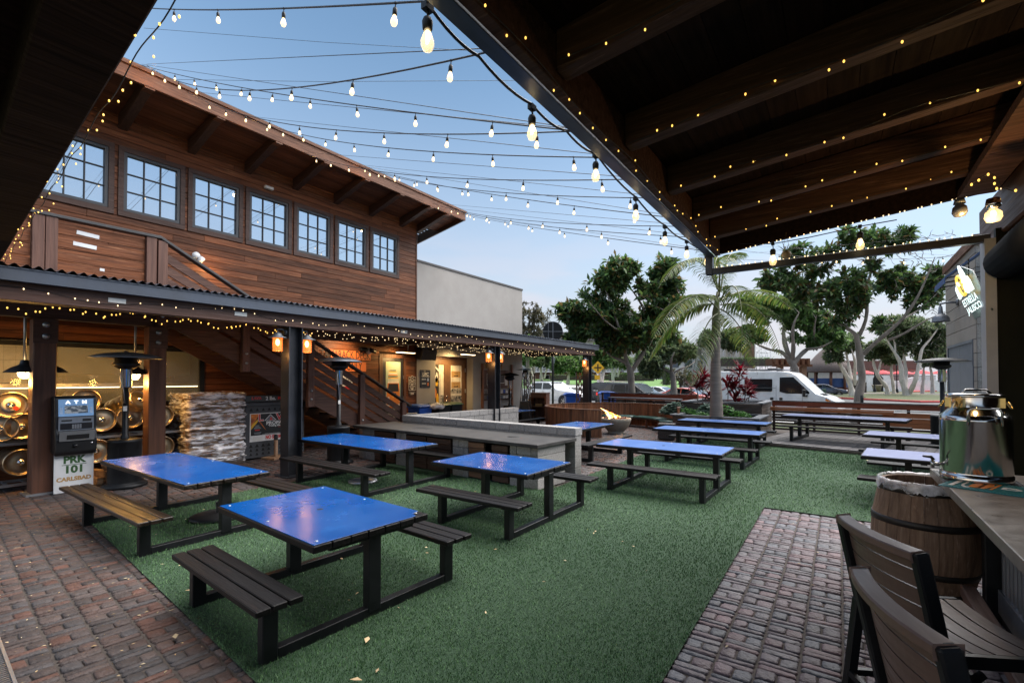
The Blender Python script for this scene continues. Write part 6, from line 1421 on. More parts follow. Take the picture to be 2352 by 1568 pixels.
#--- open roof over the bar
rf = thing('pergola_roof', 'dark timber roof with open rafters over the bar, wrapped in fairy lights', 'roof', (1.5, 2.5, 3.6))
RX = -1.45
def rz_(x): return 3.72 + .10 * (x + 1.42)
RY = [-.7, .35, 1.38, 2.38, 3.42, 4.48, 5.40, 6.22]
for y in RY:
    MB().add([(x, yy, rz_(x) + dz) for yy in (y - .065, y + .065) for (x, dz) in ((-1.30, 0), (5, 0), (5, .24), (-1.30, .24))], [(0, 1, 2, 3), (7, 6, 5, 4), (0, 4, 5, 1), (1, 5, 6, 2), (2, 6, 7, 3), (3, 7, 4, 0)]).build('rafter', M['rafter'], rf, bevel=.01)
mb = MB()
for i in range(34):
    x0 = -1.38 + i * .19; x1 = x0 + .186; z0, z1 = rz_(x0) + .241, rz_(x1) + .241
    mb.add([(x0, -2, z0), (x1, -2, z1), (x1, 6.9, z1), (x0, 6.9, z0), (x0, -2, z0 + .03), (x1, -2, z1 + .03), (x1, 6.9, z1 + .03), (x0, 6.9, z0 + .03)], [(3, 2, 1, 0), (4, 5, 6, 7), (0, 1, 5, 4), (1, 2, 6, 5), (2, 3, 7, 6), (3, 0, 4, 7)])
mb.add([(x, y, rz_(x) + .275 + d) for d in (0, .02) for (x, y) in ((-1.37, -2), (5, -2), (5, 6.89), (-1.37, 6.89))], [(3, 2, 1, 0), (4, 5, 6, 7)])
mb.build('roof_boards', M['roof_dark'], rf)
MB().b2((-1.375, -2, 3.67), (-1.305, 6.86, 3.96)).build('eave_board', M['rafter'], rf, bevel=.006)
MB().b2((RX - .02, -2, 3.66), (-1.38, 6.88, 3.668)).b2((RX - .03, -2, 3.668), (RX - .018, 6.88, 3.98)).build('gutter', M['gutter'], rf)
MB().add([(x, yy, rz_(x) + dz) for yy in (6.79, 6.86) for (x, dz) in ((-1.30, -.05), (1.9, -.05), (1.9, .24), (-1.30, .24))], [(0, 1, 2, 3), (7, 6, 5, 4), (0, 4, 5, 1), (1, 5, 6, 2), (2, 6, 7, 3), (3, 7, 4, 0)]).build('end_beam', M['roof_dark'], rf)
MB().b2((-1.49, 6.80, 3.42), (-1.40, 6.90, 3.66)).build('hanger', M['dark_metal'], rf)
MB().b2((-1.49, 6.81, 3.42), (1.30, 6.89, 3.50)).build('cross_rail', M['dark_metal'], rf, bevel=.004)
MB().b2((1.02, -2, 3.86), (1.3, 6.6, 3.93)).build('lintel', M['rafter'], rf)

#--- lights on strings
def bulb_meshes(s):
    so = MB(); so.tube([(0, 0, 0), (0, 0, -.045 * s)], .005 * s, 6); so.lathe([(0, -.04 * s), (.014 * s, -.042 * s), (.02 * s, -.06 * s), (.02 * s, -.10 * s), (.014 * s, -.105 * s), (0, -.105 * s)], n=10); so.ball((0, 0, 0), .013 * s, 8, 4)
    bu = MB(); bu.lathe([(.012 * s, -.104 * s), (.016 * s, -.118 * s), (.027 * s, -.15 * s), (.028 * s, -.17 * s), (.02 * s, -.19 * s), (.0, -.197 * s)], n=12)
    return so, bu
_bm = {}
def add_bulb(parent, p, s, kind='bulb'):
    key = (s, kind)
    if key not in _bm:
        so, bu = bulb_meshes(s); o = so.build('socket', M['rubber'], None, lo=1); b_ = bu.build('bulb', M[kind], None, lo=1)
        _bm[key] = (o.data, b_.data); bpy.data.objects.remove(o); bpy.data.objects.remove(b_)
    o = link('socket', _bm[key][0], parent); o.location = root_matrix(parent).inverted() @ Vector(p); o.rotation_euler = (rnd.uniform(-.12, .12), rnd.uniform(-.12, .12), 0)
    b_ = link('bulb', _bm[key][1], o)
    return o
def catenary(a, b, sag, n): return [a.lerp(b, i / n) - Vector((0, 0, 4 * sag * (i / n) * (1 - i / n))) for i in range(n + 1)]
def festoon(label, a, b, sag, n, f0=.04, f1=.96, s=.6, kind='bulb', grp='festoon strings across the court'):
    t = thing('festoon_string', label, 'string lights', tuple((a + b) / 2), 0, grp)
    MB().tube(catenary(a, b, sag, 28), .0055, 5, caps=False).build('cable', M['wire'], t)
    MB().tube([a + Vector((0, 0, .02)), b + Vector((0, 0, .02))], .003, 4, caps=False).build('support_wire', M['wire'], t)
    for i in range(n):
        f = f0 + (f1 - f0) * i / max(1, n - 1); p = a.lerp(b, f) - Vector((0, 0, 4 * sag * f * (1 - f))); add_bulb(t, p, s, kind)
    e = a.lerp(b, .03) - Vector((0, 0, .22)); lamp('glow', 'POINT', e, 1.1, (1.0, .5, .16), t, .04)
    return t
XL, XR = -11.42, -1.49
ST = [((180, -6), (1000, 2), .12, 6, .35, .97), ((337, 150), (1120, 120), .34, 9, .06, .97), ((325, 150), (1310, 300), .10, 9, .2, .93), ((430, 212), (1312, 302), .30, 9, .16, .97),
      ((560, 268), (1388, 362), .22, 9, .17, .97), ((700, 352), (1445, 412), .22, 9, .10, .97), ((825, 380), (1505, 455), .22, 9, .06, .97), ((835, 384), (1545, 500), .12, 9, .16, .95),
      ((995, 468), (1570, 520), .18, 8, .06, .95), ((1030, 478), (1590, 545), .15, 8, .10, .95), ((1062, 492), (1612, 575), .06, 7, .12, .95)]
ordn = ['first', 'second', 'third', 'fourth', 'fifth', 'sixth', 'seventh', 'eighth', 'ninth', 'tenth', 'eleventh']
for i, (l, r_, sg_, n, f0, f1) in enumerate(ST):
    festoon('%s bulb string above the court counted from the camera, eave to bar roof' % ordn[i], onX(l[0], l[1], XL), onX(r_[0], r_[1], XR), sg_, n, f0, f1)
# heavy string with the large bulbs along the gutter of the bar roof
t = thing('festoon_string', 'heavy cable of large clear bulbs running along the bar roof gutter', 'string lights', (-1.55, 4, 3.8))
pts = [onX(x, y, -1.56) for x, y in ((982, 8), (1100, 130), (1222, 240), (1300, 300), (1368, 352), (1460, 452), (1527, 517), (1577, 552), (1622, 573))]
cp = []
for a, b in zip(pts[:-1], pts[1:]): cp += catenary(a, b, .03, 6)[:-1]
MB().tube(cp + [pts[-1]], .0085, 6).build('cable', M['wire'], t)
def big_bulb(par, p, s=1.35):
    so = MB(); so.tube([(0, 0, .0), (.004, 0, -.06 * s)], .006, 6); so.lathe([(0, -.055 * s), (.022 * s, -.06 * s), (.03 * s, -.08 * s), (.027 * s, -.12 * s), (.02 * s, -.125 * s), (0, -.125 * s)], n=14); so.box((0, 0, 0), (.035, .05, .03))
    o = so.build('socket', M['rubber'], par, lo=1); o.location = root_matrix(par).inverted() @ Vector(p)
    b_ = MB().lathe([(.016 * s, -.123 * s), (.02 * s, -.14 * s), (.036 * s, -.185 * s), (.037 * s, -.205 * s), (.026 * s, -.235 * s), (0, -.245 * s)], n=18).build('bulb', M['bulb_big'], o, lo=1)
    MB().tube([(0, 0, -.135 * s), (.008, 0, -.16 * s), (-.004, 0, -.2 * s)], [.012 * s, .016 * s, .006 * s], 8).build('filament', M['filament'], o, lo=1)
    return o
for k in (0, 2, 4, 5, 6, 7, 8): big_bulb(t, pts[k] + Vector((0, 0, -.02)), .85)
# strings beyond the roof towards the grey block building
for i, (a, b, sg_, n, f0, f1, lab) in enumerate(((deep(1600, 560, 14), onX(2192, 588, 3.1), .25, 5, .3, .95, 'bulb string seen below the bar roof rail, crossing to the grey building'), (deep(1640, 590, 16), onX(2185, 542, 3.1), .4, 6, .25, .92, 'bulb string seen above the bar roof rail in front of the bare twigs'))):
    festoon(lab, a, b, sg_, n, f0, f1, .85, grp='festoon strings beyond the bar roof')
t = thing('festoon_string', 'short string of large clear bulbs under the far rail of the bar roof', 'string lights', (0, 6.6, 3.6)); pp = [onY(x, y, 6.6) for x, y in ((1700, 560), (1775, 560), (1860, 545), (1975, 520), (2060, 505))]
MB().tube(pp, .006, 5).build('cable', M['wire'], t)
for k in (1, 3): big_bulb(t, pp[k], 1.1)
q = onY(2281, 462, 5.2); t = thing('glass_bulb_lamp', 'large round bulb glowing at the top of the grey steel post', 'lamp', tuple(q)); MB().lathe([(0, .02), (.04, .02), (.05, -.04), (.03, -.06), (0, -.06)], n=16).build('socket', M['chrome'], t, lo=1); MB().lathe([(.02, -.06), (.05, -.09), (.055, -.13), (.04, -.16), (0, -.17)], n=18).build('bulb', M['bulb_big'], t, lo=1); MB().ball((0, 0, -.10), .018, 8, 5, 1.6).build('filament', M['filament'], t, lo=1); lamp('glow', 'POINT', q - Vector((.1, .1, .3)), 7, (1, .6, .22), t, .05)
q = onY(2204, 468, 5.2); t = thing('glass_bulb_lamp', 'unlit clear glass bulb under the bar roof edge', 'lamp', tuple(q)); MB().lathe([(0, .04), (.03, .04), (.04, -.0), (.0, -.0)], n=16).build('socket', M['pewter'], t, lo=1); MB().lathe([(.02, .0), (.045, -.03), (.05, -.07), (.035, -.1), (0, -.11)], n=18).build('bulb', M['zinc'], t, lo=1)
q = onY(1806, 585, 6.7); t = thing('hanging_pot', 'small hanging round pot with spiky air plant under the roof rail', 'planter', tuple(q)); MB().ball((0, 0, 0), .055, 14, 8).build('pot', M['bowl'], t, lo=1); MB().tube([(-.04, 0, .03), (0, 0, .28), (.04, 0, .03)], .003, 4).build('cord', M['tan_ink'], t, lo=1)
mb = MB()
for i in range(12): a = i * .55; mb.add([(0, 0, .03), (.012 * math.cos(a + 1), .012 * math.sin(a + 1), .04), (.13 * math.cos(a), .13 * math.sin(a), .10 + .03 * (i % 3)), (.01 * math.cos(a - 1), .01 * math.sin(a - 1), .04)], [(0, 1, 2, 3)])
mb.build('spikes', M['leaf_grey'], t, lo=1)

# fairy lights
_fm = {}
def fairy_mesh(kind, r):
    if (kind, r) not in _fm:
        o = MB().ball((0, 0, 0), r, 8, 5, 1.5).build('bulb', M[kind], None, lo=1); _fm[(kind, r)] = o.data; bpy.data.objects.remove(o)
    return _fm[(kind, r)]
def fairy(label, pts, idx, kind='fairy', r=.014, grp='fairy light strings', wire=True, wr=.003, jit=.03):
    pts = [Vector(p) for p in pts]; t = thing('fairy_string', label, 'fairy lights', tuple(pts[len(pts) // 2]), 0, grp)
    if wire: MB().tube(pts, wr, 4, caps=False).build('wire', M['wire'], t)
    inv = root_matrix(t).inverted(); me = fairy_mesh(kind, r); cum = [0]
    for a, b in zip(pts[:-1], pts[1:]): cum.append(cum[-1] + (b - a).length)
    for k in range(idx):
        d = (k + .5 + rnd.uniform(-.35, .35)) / idx * cum[-1]; j = 0
        while j < len(pts) - 2 and cum[j + 1] < d: j += 1
        p = pts[j].lerp(pts[j + 1], (d - cum[j]) / max(1e-6, cum[j + 1] - cum[j])) + Vector((rnd.uniform(-jit, jit), rnd.uniform(-jit, jit), rnd.uniform(-jit, jit * .4)))
        b_ = link('bulb', me, t); b_.location = inv @ p
    return t
for i, y in enumerate(RY[3:]):
    xs = np.linspace(-1.25, 1.5 + .2 * i, 26); pts = [(x, y - .11 + .02 * math.sin(x * 5 + i), rz_(x) + .02 - .035 * abs(math.sin(x * 2.6 + i))) for x in xs]
    fairy('amber fairy lights along the %s rafter of the bar roof counted from the camera' % ordn[i], pts, 13 + i, r=.005 if i == 0 else .006, jit=.035)
fairy('amber fairy lights winding along the eave board of the bar roof', [(-1.29, y, 3.66 + .02 * math.sin(y * 4)) for y in np.linspace(1.3, 6.7, 50)], 26, r=.005, jit=.03)
fairy('cluster of amber fairy lights by the far end of the bar header beam', [onY(x, y, 5.4) for x, y in ((2220, 430), (2275, 395), (2290, 410), (2300, 430), (2330, 440))], 7, r=.008, jit=.03)
fairy('white light strip along the far edge of the bar roof', [(x, 6.80, rz_(x) - .055) for x in np.linspace(-1.25, 1.6, 12)], 40, 'fairy_white', .006, jit=.004, wire=False); fairy('white light strip along the cross rail under the bar roof', [(x, 6.80, 3.505) for x in np.linspace(-1.4, 1.2, 12)], 36, 'fairy_white', .006, jit=.004, wire=False)
ys_ = np.linspace(1.3, 19.8, 160)
fairy('warm fairy lights draped along the front beam of the canopy', [(-9.215, y, 3.22 + .05 * math.sin(y * 1.9) + .025 * math.sin(y * 4.7)) for y in ys_], 96, 'fairy_white', .0085, jit=.035, wr=.004)
for i, x in enumerate((-9.75, -10.2, -10.7, -11.2, -11.9)):
    y0 = 6.3 if i < 4 else 11
    fairy('warm fairy lights slung under the canopy ceiling, %s row back from the front beam' % ordn[i], [(x + .12 * math.sin(y * 2 + i), y, 3.20 - .09 * abs(math.sin(y * 1.35 + i))) for y in np.linspace(y0, 19.6, 90)], 58, 'fairy_white', .0085, jit=.07)
fairy('amber fairy lights bunched under the canopy near the cash machine', [(-9.62, y, 3.04 + .05 * math.sin(y * 7)) for y in np.linspace(1.4, 6.2, 40)], 62, 'fairy', .010, jit=.06)
ptse = [e0.lerp(e1, f) - en * .035 + Vector((0, 0, -.0 + .02 * math.sin(f * 60))) for f in np.linspace(.06, .98, 90)]
fairy('amber fairy lights hanging along the edge of the near porch roof', ptse, 60, 'fairy', .005, jit=.05, wr=.003)
#--- trees and plants
def zp(px, py, x0, y0, s): return (x0 + px / s) * .57422, (y0 + py / s) * .57422
def kite(P, D, Up, L, Wd, droop):
    # P base points, D unit directions, Up unit normals
    side = np.cross(D, Up); side /= np.linalg.norm(side, axis=1, keepdims=True) + 1e-9
    mid = P + D * (L * .5)[:, None] - Up * (droop * L * .12)[:, None]; tip = P + D * L[:, None] - Up * (droop * L * .45)[:, None]
    a, c = mid + side * (Wd * .5)[:, None] + Up * (Wd * .12)[:, None], mid - side * (Wd * .5)[:, None] + Up * (Wd * .12)[:, None]
    n = len(P); V = np.stack([P, a, tip, c], 1).reshape(-1, 3)
    F = np.concatenate([np.stack([np.arange(n) * 4, np.arange(n) * 4 + 1, np.arange(n) * 4 + 2, np.arange(n) * 4 + 3], 1)]); return V, F
def unit(v): return v / (np.linalg.norm(v, axis=1, keepdims=True) + 1e-9)
def tree(name, label, limbs, blobs, leaf, bark, seed, ncl, lpc, ll, lw, twig=.018, gap=.0, grp=None, bare=0, flat=.5, cat='tree', step=.45, extra=None):
    rs = np.random.RandomState(seed); base = limbs[0][0][0]
    t = thing(name, label, cat, (base.x, base.y, 0), 0, grp); off = np.array(t.location)
    mb = MB(); nodes = []
    for pts, rr in limbs:
        q = []; r2 = []
        for i in range(len(pts) - 1):
            k = max(2, int((pts[i + 1] - pts[i]).length / .35))
            for j in range(k): f = j / k; q.append(pts[i].lerp(pts[i + 1], f)); r2.append(rr[i] * (1 - f) + rr[i + 1] * f)
        q.append(pts[-1]); r2.append(rr[-1])
        for _ in range(2): q = [q[0]] + [(q[i - 1] + q[i] * 2 + q[i + 1]) / 4 for i in range(1, len(q) - 1)] + [q[-1]]
        r2 = [r * .52 * (1 + .10 * math.sin(i * 1.7 + seed)) for i, r in enumerate(r2)]
        mb.tube(q, r2, 9, caps=False); nodes += [np.array(p) for i, p in enumerate(q) if i > len(q) * .3]
    cl = []; tot = sum(b[1] ** 2 for b in blobs)
    for c, r in [(b[0], b[1]) for b in blobs]:
        m = int(1.15 * ncl * r ** 2 / tot) + 1; d = unit(rs.normal(size=(m, 3))); rad = r * rs.rand(m) ** .45
        p = np.array(c) + d * rad[:, None] * np.array([1, 1, .8]); cl.append(p)
    cl = np.concatenate(cl)
    if gap: k = np.sin(cl[:, 0] * 2.1 + seed) * np.sin(cl[:, 1] * 1.7) + np.sin(cl[:, 2] * 2.3 + cl[:, 0]); cl = cl[k > -1.2 + gap * 1.4]
    N = np.array(nodes); dist = np.array([np.min(np.linalg.norm(N - p, axis=1)) for p in cl]); order = np.argsort(dist); cap_ = len(cl) * 6 + len(N) + 10
    buf = np.zeros((cap_, 3)); cnt = len(N); buf[:cnt] = N; tips = []
    for i in order:
        p = cl[i]; dd_ = np.linalg.norm(buf[:cnt] - p, axis=1); j = int(np.argmin(dd_)); a = buf[j].copy(); L = dd_[j]
        k = max(1, min(5, int(L / step))); pts = [a]
        for s_ in range(1, k + 1):
            f = s_ / k; q = a * (1 - f) + p * f + (rs.normal(size=3) * .06 * L if s_ < k else 0); q[2] -= .10 * L * math.sin(f * math.pi); pts.append(q)
            if cnt < cap_: buf[cnt] = q; cnt += 1
        mb.tube([Vector(x) for x in pts], [twig * (1.5 - .9 * x / k) for x in range(k + 1)], 4, caps=False); tips.append((p, p - pts[-2]))
    if bare:
        for i in range(bare):
            c, r = extra[i % len(extra)]; p = np.array(c) + unit(rs.normal(size=(1, 3)))[0] * r * rs.rand() ** .4; dd_ = np.linalg.norm(buf[:cnt] - p, axis=1); j = int(np.argmin(dd_)); a = buf[j].copy(); k = 4; pts = [a]
            for s_ in range(1, k + 1): f = s_ / k; pts.append(a * (1 - f) + p * f + rs.normal(size=3) * .05 * dd_[j])
            for q in pts[1:]:
                if cnt < cap_: buf[cnt] = q; cnt += 1
            mb.tube([Vector(x) for x in pts], [twig * (1.3 - .9 * x / k) for x in range(k + 1)], 4, caps=False)
    mb.build('trunk', bark, t)
    T = np.array([a for a, b in tips]); Dm = unit(np.array([b for a, b in tips]) + np.array([0, 0, .02])); m = len(T)
    P = np.repeat(T, lpc, 0); D0 = np.repeat(Dm, lpc, 0); n = len(P)
    D = unit(D0 * .75 + rs.normal(size=(n, 3)) * .85 + np.array([0, 0, .15])); Up = unit(np.cross(np.cross(D, np.array([0, 0, 1.0])), D) * 1.0 + rs.normal(size=(n, 3)) * flat + 1e-6); Up = unit(Up - D * np.sum(Up * D, 1, keepdims=True))
    P = P - D0 * (rs.rand(n) * ll * .9)[:, None] + rs.normal(size=(n, 3)) * ll * .12
    L = ll * rs.uniform(.65, 1.2, n); W2 = lw * rs.uniform(.75, 1.2, n)
    V, F = kite(P, D, Up, L, W2, rs.uniform(0, 1.2, n)); npmesh('crown', V - off, F, leaf, t)
    return t
def lb(pts, rr, dep, x0=None, y0=None, s=None, dz=0):
    out = []
    for i, p in enumerate(pts):
        a, b = zp(p[0], p[1], x0, y0, s) if s else (p[0], p[1]); out.append(deep(a, b, dep + (p[2] if len(p) > 2 else 0)))
    return (out, rr)
def bl_(c, dep, x0=None, y0=None, s=None, jit=.8, seed=0):
    out = []; q = random.Random(seed)
    for (x, y, r) in c:
        a, b = zp(x, y, x0, y0, s) if s else (x, y); k = .57422 / s if s else 1
        R_ = r * k * dep / FPX; out.append((deep(a, b, dep + q.uniform(-jit, jit) * R_), R_ * 1.22))
    return out
# broad leaved tree left of the palm
Z1 = (2050, 1000, 2.614); dA = 24.0
gA = deep(1450, 925, dA)
base = Vector((gA.x, gA.y, -.1))
L1 = lb([(1245, 1440), (1240, 1330), (1225, 1230)], [.36, .33, .30], dA, *Z1); L1[0].insert(0, base); L1[1].insert(0, .40)
limbs = [L1,
    lb([(1230, 1260), (1190, 1150), (1110, 1160, .3), (1000, 1080, .6), (920, 1000, 1), (840, 900, 1.4), (700, 800, 1.6), (560, 700, 1.8)], [.26, .20, .16, .13, .11, .09, .06, .03], dA, *Z1),
    lb([(1220, 1230), (1175, 1120), (1180, 1000, -.4), (1130, 850, -.6), (1060, 680, -.8), (1030, 520, -.6), (960, 400, -.4)], [.24, .18, .14, .12, .10, .08, .04], dA, *Z1),
    lb([(1240, 1270), (1300, 1180), (1390, 1060), (1400, 900, .4), (1390, 700, .6), (1370, 580, .8), (1250, 420, .6), (1180, 320, .4)], [.24, .22, .19, .15, .13, .11, .07, .04], dA, *Z1),
    lb([(1395, 1000), (1460, 840, -.6), (1540, 700, -.9), (1640, 560, -1)], [.12, .10, .07, .03], dA, *Z1), lb([(1130, 850, -.6), (1000, 780, -1.2), (880, 640, -1.6), (800, 540, -1.8)], [.09, .07, .05, .03], dA, *Z1)]
blA = bl_([(1130, 240, 170), (1010, 330, 150), (880, 440, 150), (900, 640, 150), (640, 640, 110), (560, 640, 90), (700, 760, 120), (1120, 700, 190), (1000, 880, 190), (800, 880, 130), (1180, 920, 190), (1330, 850, 170), (1370, 560, 150), (1420, 420, 120), (1580, 190, 130), (1650, 350, 140), (1500, 660, 150), (1600, 800, 170), (1250, 1020, 110), (640, 900, 90), (1690, 600, 140)], dA, *Z1, jit=.9, seed=4)
tree('magnolia_tree', 'broad leaved tree with forked grey trunk in front of the dark parked car', limbs, blA, M['leaf_mag'], M['bark'], 3, 1600, 12, .36, .16, gap=.3)
# the sparser one on the right with bare twigs
Z2 = (3050, 1250, 2.94); Z3 = (3000, 900, 1.568); dB = 22.5
gB = deep(1962, 925, dB); base = Vector((gB.x, gB.y, -.1))
L1 = lb([(1115, 1050), (1150, 880), (1185, 770), (1150, 640), (1150, 520), (1130, 420), (1100, 250)], [.34, .33, .30, .29, .30, .24, .22], dB, *Z2); L1[0].insert(0, base); L1[1].insert(0, .36)
limbs = [L1,
    lb([(1105, 270), (1060, 220), (930, 140, .4), (800, 60, .8), (700, -40, 1.2), (560, -140, 1.5)], [.19, .16, .13, .10, .07, .03], dB, *Z2),
    lb([(685, 690), (735, 600, -.3), (735, 480, -.5), (720, 400, -.4), (760, 300, -.2), (790, 200, 0), (830, 60, .3)], [.17, .15, .13, .11, .09, .06, .03], dB, *Z3),
    lb([(710, 810), (760, 760, -.3), (880, 660, -.8), (960, 590, -1.1), (1040, 480, -1.4), (1100, 350, -1.6), (1160, 200, -1.7)], [.20, .18, .15, .13, .10, .07, .03], dB, *Z3),
    lb([(870, 720, -.4), (960, 690, -.8), (1060, 620, -1.1), (1140, 580, -1.3), (1230, 540, -1.4)], [.12, .10, .08, .05, .02], dB, *Z3),
    lb([(960, 590, -1.1), (1080, 520, -.6), (1180, 420, -.3), (1225, 370, 0)], [.08, .06, .04, .02], dB, *Z3), lb([(720, 410, -.4), (640, 330, .6), (540, 290, 1.0), (440, 250, 1.3)], [.09, .07, .05, .03], dB, *Z3), lb([(500, 560, 1), (380, 480, 1.4), (250, 360, 1.8), (150, 320, 2)], [.08, .07, .05, .02], dB, *Z3)]
blB = bl_([(200, 330, 90), (330, 400, 90), (440, 440, 90), (400, 300, 70), (620, 380, 110), (700, 370, 60), (560, 580, 80), (620, 500, 80), (850, 380, 90), (950, 330, 80), (1060, 400, 80), (1150, 320, 70), (1060, 480, 70), (1150, 430, 60), (640, 90, 90), (780, 80, 80), (940, 90, 80), (300, 190, 80), (480, 190, 70), (820, 620, 55), (120, 370, 60), (760, 240, 50)], dB, *Z3, jit=.9, seed=8)
exB = bl_([(1000, 150, 160), (1120, 100, 130), (1130, 230, 110), (880, 250, 140), (1150, 540, 70), (700, 200, 140), (1200, 270, 60)], dB, *Z3, seed=2)
tree('magnolia_tree', 'sparse broad leaved tree with smooth grey trunk and bare upper twigs', limbs, blB, M['leaf_mag'], M['bark'], 8, 640, 12, .33, .15, twig=.014, bare=150, extra=exB)
# tree behind the van
Z4 = (2600, 950, 2.851); dC = 40.0; b0 = deep(*zp(1650, 1500, *Z4), dC)
L1 = lb([(1650, 1490), (1630, 1440), (1590, 1380)], [.6, .55, .5], dC, *Z4); L1[0].insert(0, Vector((b0.x, b0.y, -.1))); L1[1].insert(0, .7)
limbs = [L1, lb([(1600, 1400), (1500, 1290), (1380, 1285, 1), (1200, 1210, 2), (1130, 1150, 2)], [.42, .3, .22, .15, .06], dC, *Z4), lb([(1600, 1390), (1530, 1200), (1520, 1080), (1540, 920, 1), (1600, 800, 1.5)], [.42, .35, .28, .2, .08], dC, *Z4),
         lb([(1620, 1400), (1640, 1250, -1), (1620, 1100, -1.5), (1640, 960, -2), (1700, 860, -2)], [.4, .3, .24, .16, .06], dC, *Z4), lb([(1640, 1430), (1740, 1310), (1880, 1210, 1), (2040, 1120, 2), (2150, 1000, 2)], [.42, .34, .26, .18, .06], dC, *Z4), lb([(1800, 1270), (1950, 1260, -1), (2080, 1180, -2)], [.25, .16, .06], dC, *Z4), lb([(1880, 1210), (1870, 1050, -1), (1900, 880, -2)], [.22, .14, .05], dC, *Z4)]
blC = bl_([(1100, 730, 90), (1180, 800, 110), (1330, 760, 110), (1450, 860, 110), (1560, 740, 120), (1640, 960, 110), (1720, 820, 120), (1840, 900, 130), (1950, 1000, 120), (1900, 1150, 110), (1680, 1130, 70), (1240, 1120, 90), (1130, 1080, 90), (2060, 1080, 120), (2150, 1180, 100), (1760, 1020, 90), (1300, 920, 80)], dC, *Z4, jit=.8, seed=12)
tree('ficus_tree', 'spreading bright green tree with pale branching trunk behind the white van', limbs, blC, M['leaf_bright'], M['bark'], 14, 1500, 12, .38, .2, twig=.022, gap=.1)
# low tree behind the red plants
dD = 34.0; Z5 = (2600, 1350, 3.485); b0 = deep(1548, 905, dD)
L1 = lb([(330, 650), (320, 540), (300, 480)], [.42, .36, .32], dD, *Z5); L1[0].insert(0, Vector((b0.x, b0.y, -.1))); L1[1].insert(0, .46)
limbs = [L1, lb([(300, 490), (180, 420), (60, 360, .6), (-60, 300, 1)], [.26, .18, .12, .05], dD, *Z5), lb([(300, 480), (290, 360, -.5), (300, 280, -1), (340, 200, -1)], [.24, .18, .12, .05], dD, *Z5), lb([(320, 500), (420, 430), (560, 400, .6), (640, 320, 1)], [.18, .12, .09, .04], dD, *Z5), lb([(300, 380), (420, 280, 0), (480, 220, 0)], [.14, .10, .04], dD, *Z5)]
blD = bl_([(40, 330, 110), (160, 280, 110), (300, 220, 130), (430, 260, 90), (-80, 300, 120), (200, 160, 120), (380, 130, 120), (60, 180, 110), (60, 470, 90), (-60, 450, 90), (520, 200, 110)], dD, *Z5, seed=21)
tree('ficus_tree', 'low spreading pale green tree behind the red leaved plants', limbs, blD, M['leaf_grey'], M['bark'], 22, 800, 12, .32, .16, twig=.018)
# white barked trees in the island
def pbark(label, trunks, blobs, dep, Z, seed, n, ll=.30, leaf='leaf_grey', gr=0.0, name='paperbark_tree'):
    limbs = []
    for pts, r0 in trunks:
        rr = [r0 * (1 - .75 * i / (len(pts) - 1)) for i in range(len(pts))]; limbs.append(lb(pts, rr, dep, *Z))
    b = limbs[0][0][0]; limbs[0][0].insert(0, Vector((b.x, b.y, gr))); limbs[0][1].insert(0, limbs[0][1][0] * 1.25)
    return tree(name, label, limbs, bl_(blobs, dep, *Z, seed=seed), M[leaf], M['bark_white'], seed, int(n * 2.3), 12, ll * 1.45, ll * .55, twig=.03, grp='white barked trees', step=.8, gap=.1)
pbark('white barked tree standing beside the dark blue sedan', [([(1055, 920), (1020, 800), (930, 640), (880, 560), (835, 440), (820, 360)], .55), ([(1050, 820), (1010, 600, 1), (985, 480, 1), (975, 400, 1)], .38), ([(1080, 850), (1092, 560, -1), (1060, 480, -1), (1035, 400, -1)], .36), ([(900, 600), (920, 480), (905, 340)], .2)], [(850, 400, 90), (930, 350, 100), (1010, 330, 110), (1060, 380, 90), (790, 520, 60), (900, 520, 60)], 54, Z2, 31, 320)
pbark('slender leaning white barked tree by the black arched gate', [([(1470, 880), (1360, 760), (1310, 620), (1290, 480), (1340, 400), (1390, 350)], .45), ([(1360, 720), (1400, 540, 1), (1420, 420, 1)], .25)], [(1330, 430, 100), (1420, 450, 100), (1270, 500, 60), (1380, 380, 90)], 60, Z2, 33, 200)
pbark('thin white barked tree in front of the red umbrellas', [([(1545, 885), (1510, 700), (1525, 560), (1490, 470)], .38)], [(1500, 520, 90), (1560, 470, 90)], 62, Z2, 34, 140)
pbark('largest white barked tree splitting into a wide V at its foot', [([(1690, 945), (1640, 800), (1630, 620), (1590, 520), (1520, 420), (1450, 290)], .62), ([(1680, 900), (1690, 700, 1), (1660, 480, 1), (1690, 250, 1)], .45), ([(1730, 945), (1800, 800, -1), (1840, 620, -1), (1870, 420, -1), (1960, 330, -1), (2060, 190, -1)], .52), ([(1560, 470), (1560, 350), (1500, 230)], .25)], [(1480, 200, 110), (1600, 180, 140), (1700, 230, 140), (1640, 380, 110), (1800, 200, 130), (1920, 180, 140), (2040, 220, 130), (2000, 380, 130), (1900, 480, 100), (1730, 120, 110), (1560, 110, 90)], 56, Z2, 35, 760)
pbark('white barked tree right of the wide V shaped one', [([(1880, 870), (1900, 740), (1890, 640), (1950, 520)], .4)], [(1950, 540, 110), (2060, 480, 120)], 64, Z2, 36, 180)
pbark('white barked tree partly behind the dome of the deck heater', [([(2000, 860), (1990, 700), (1960, 620), (2000, 500)], .42)], [(2050, 400, 120), (2110, 330, 90), (2100, 520, 90), (2000, 560, 80)], 66, Z2, 37, 220)
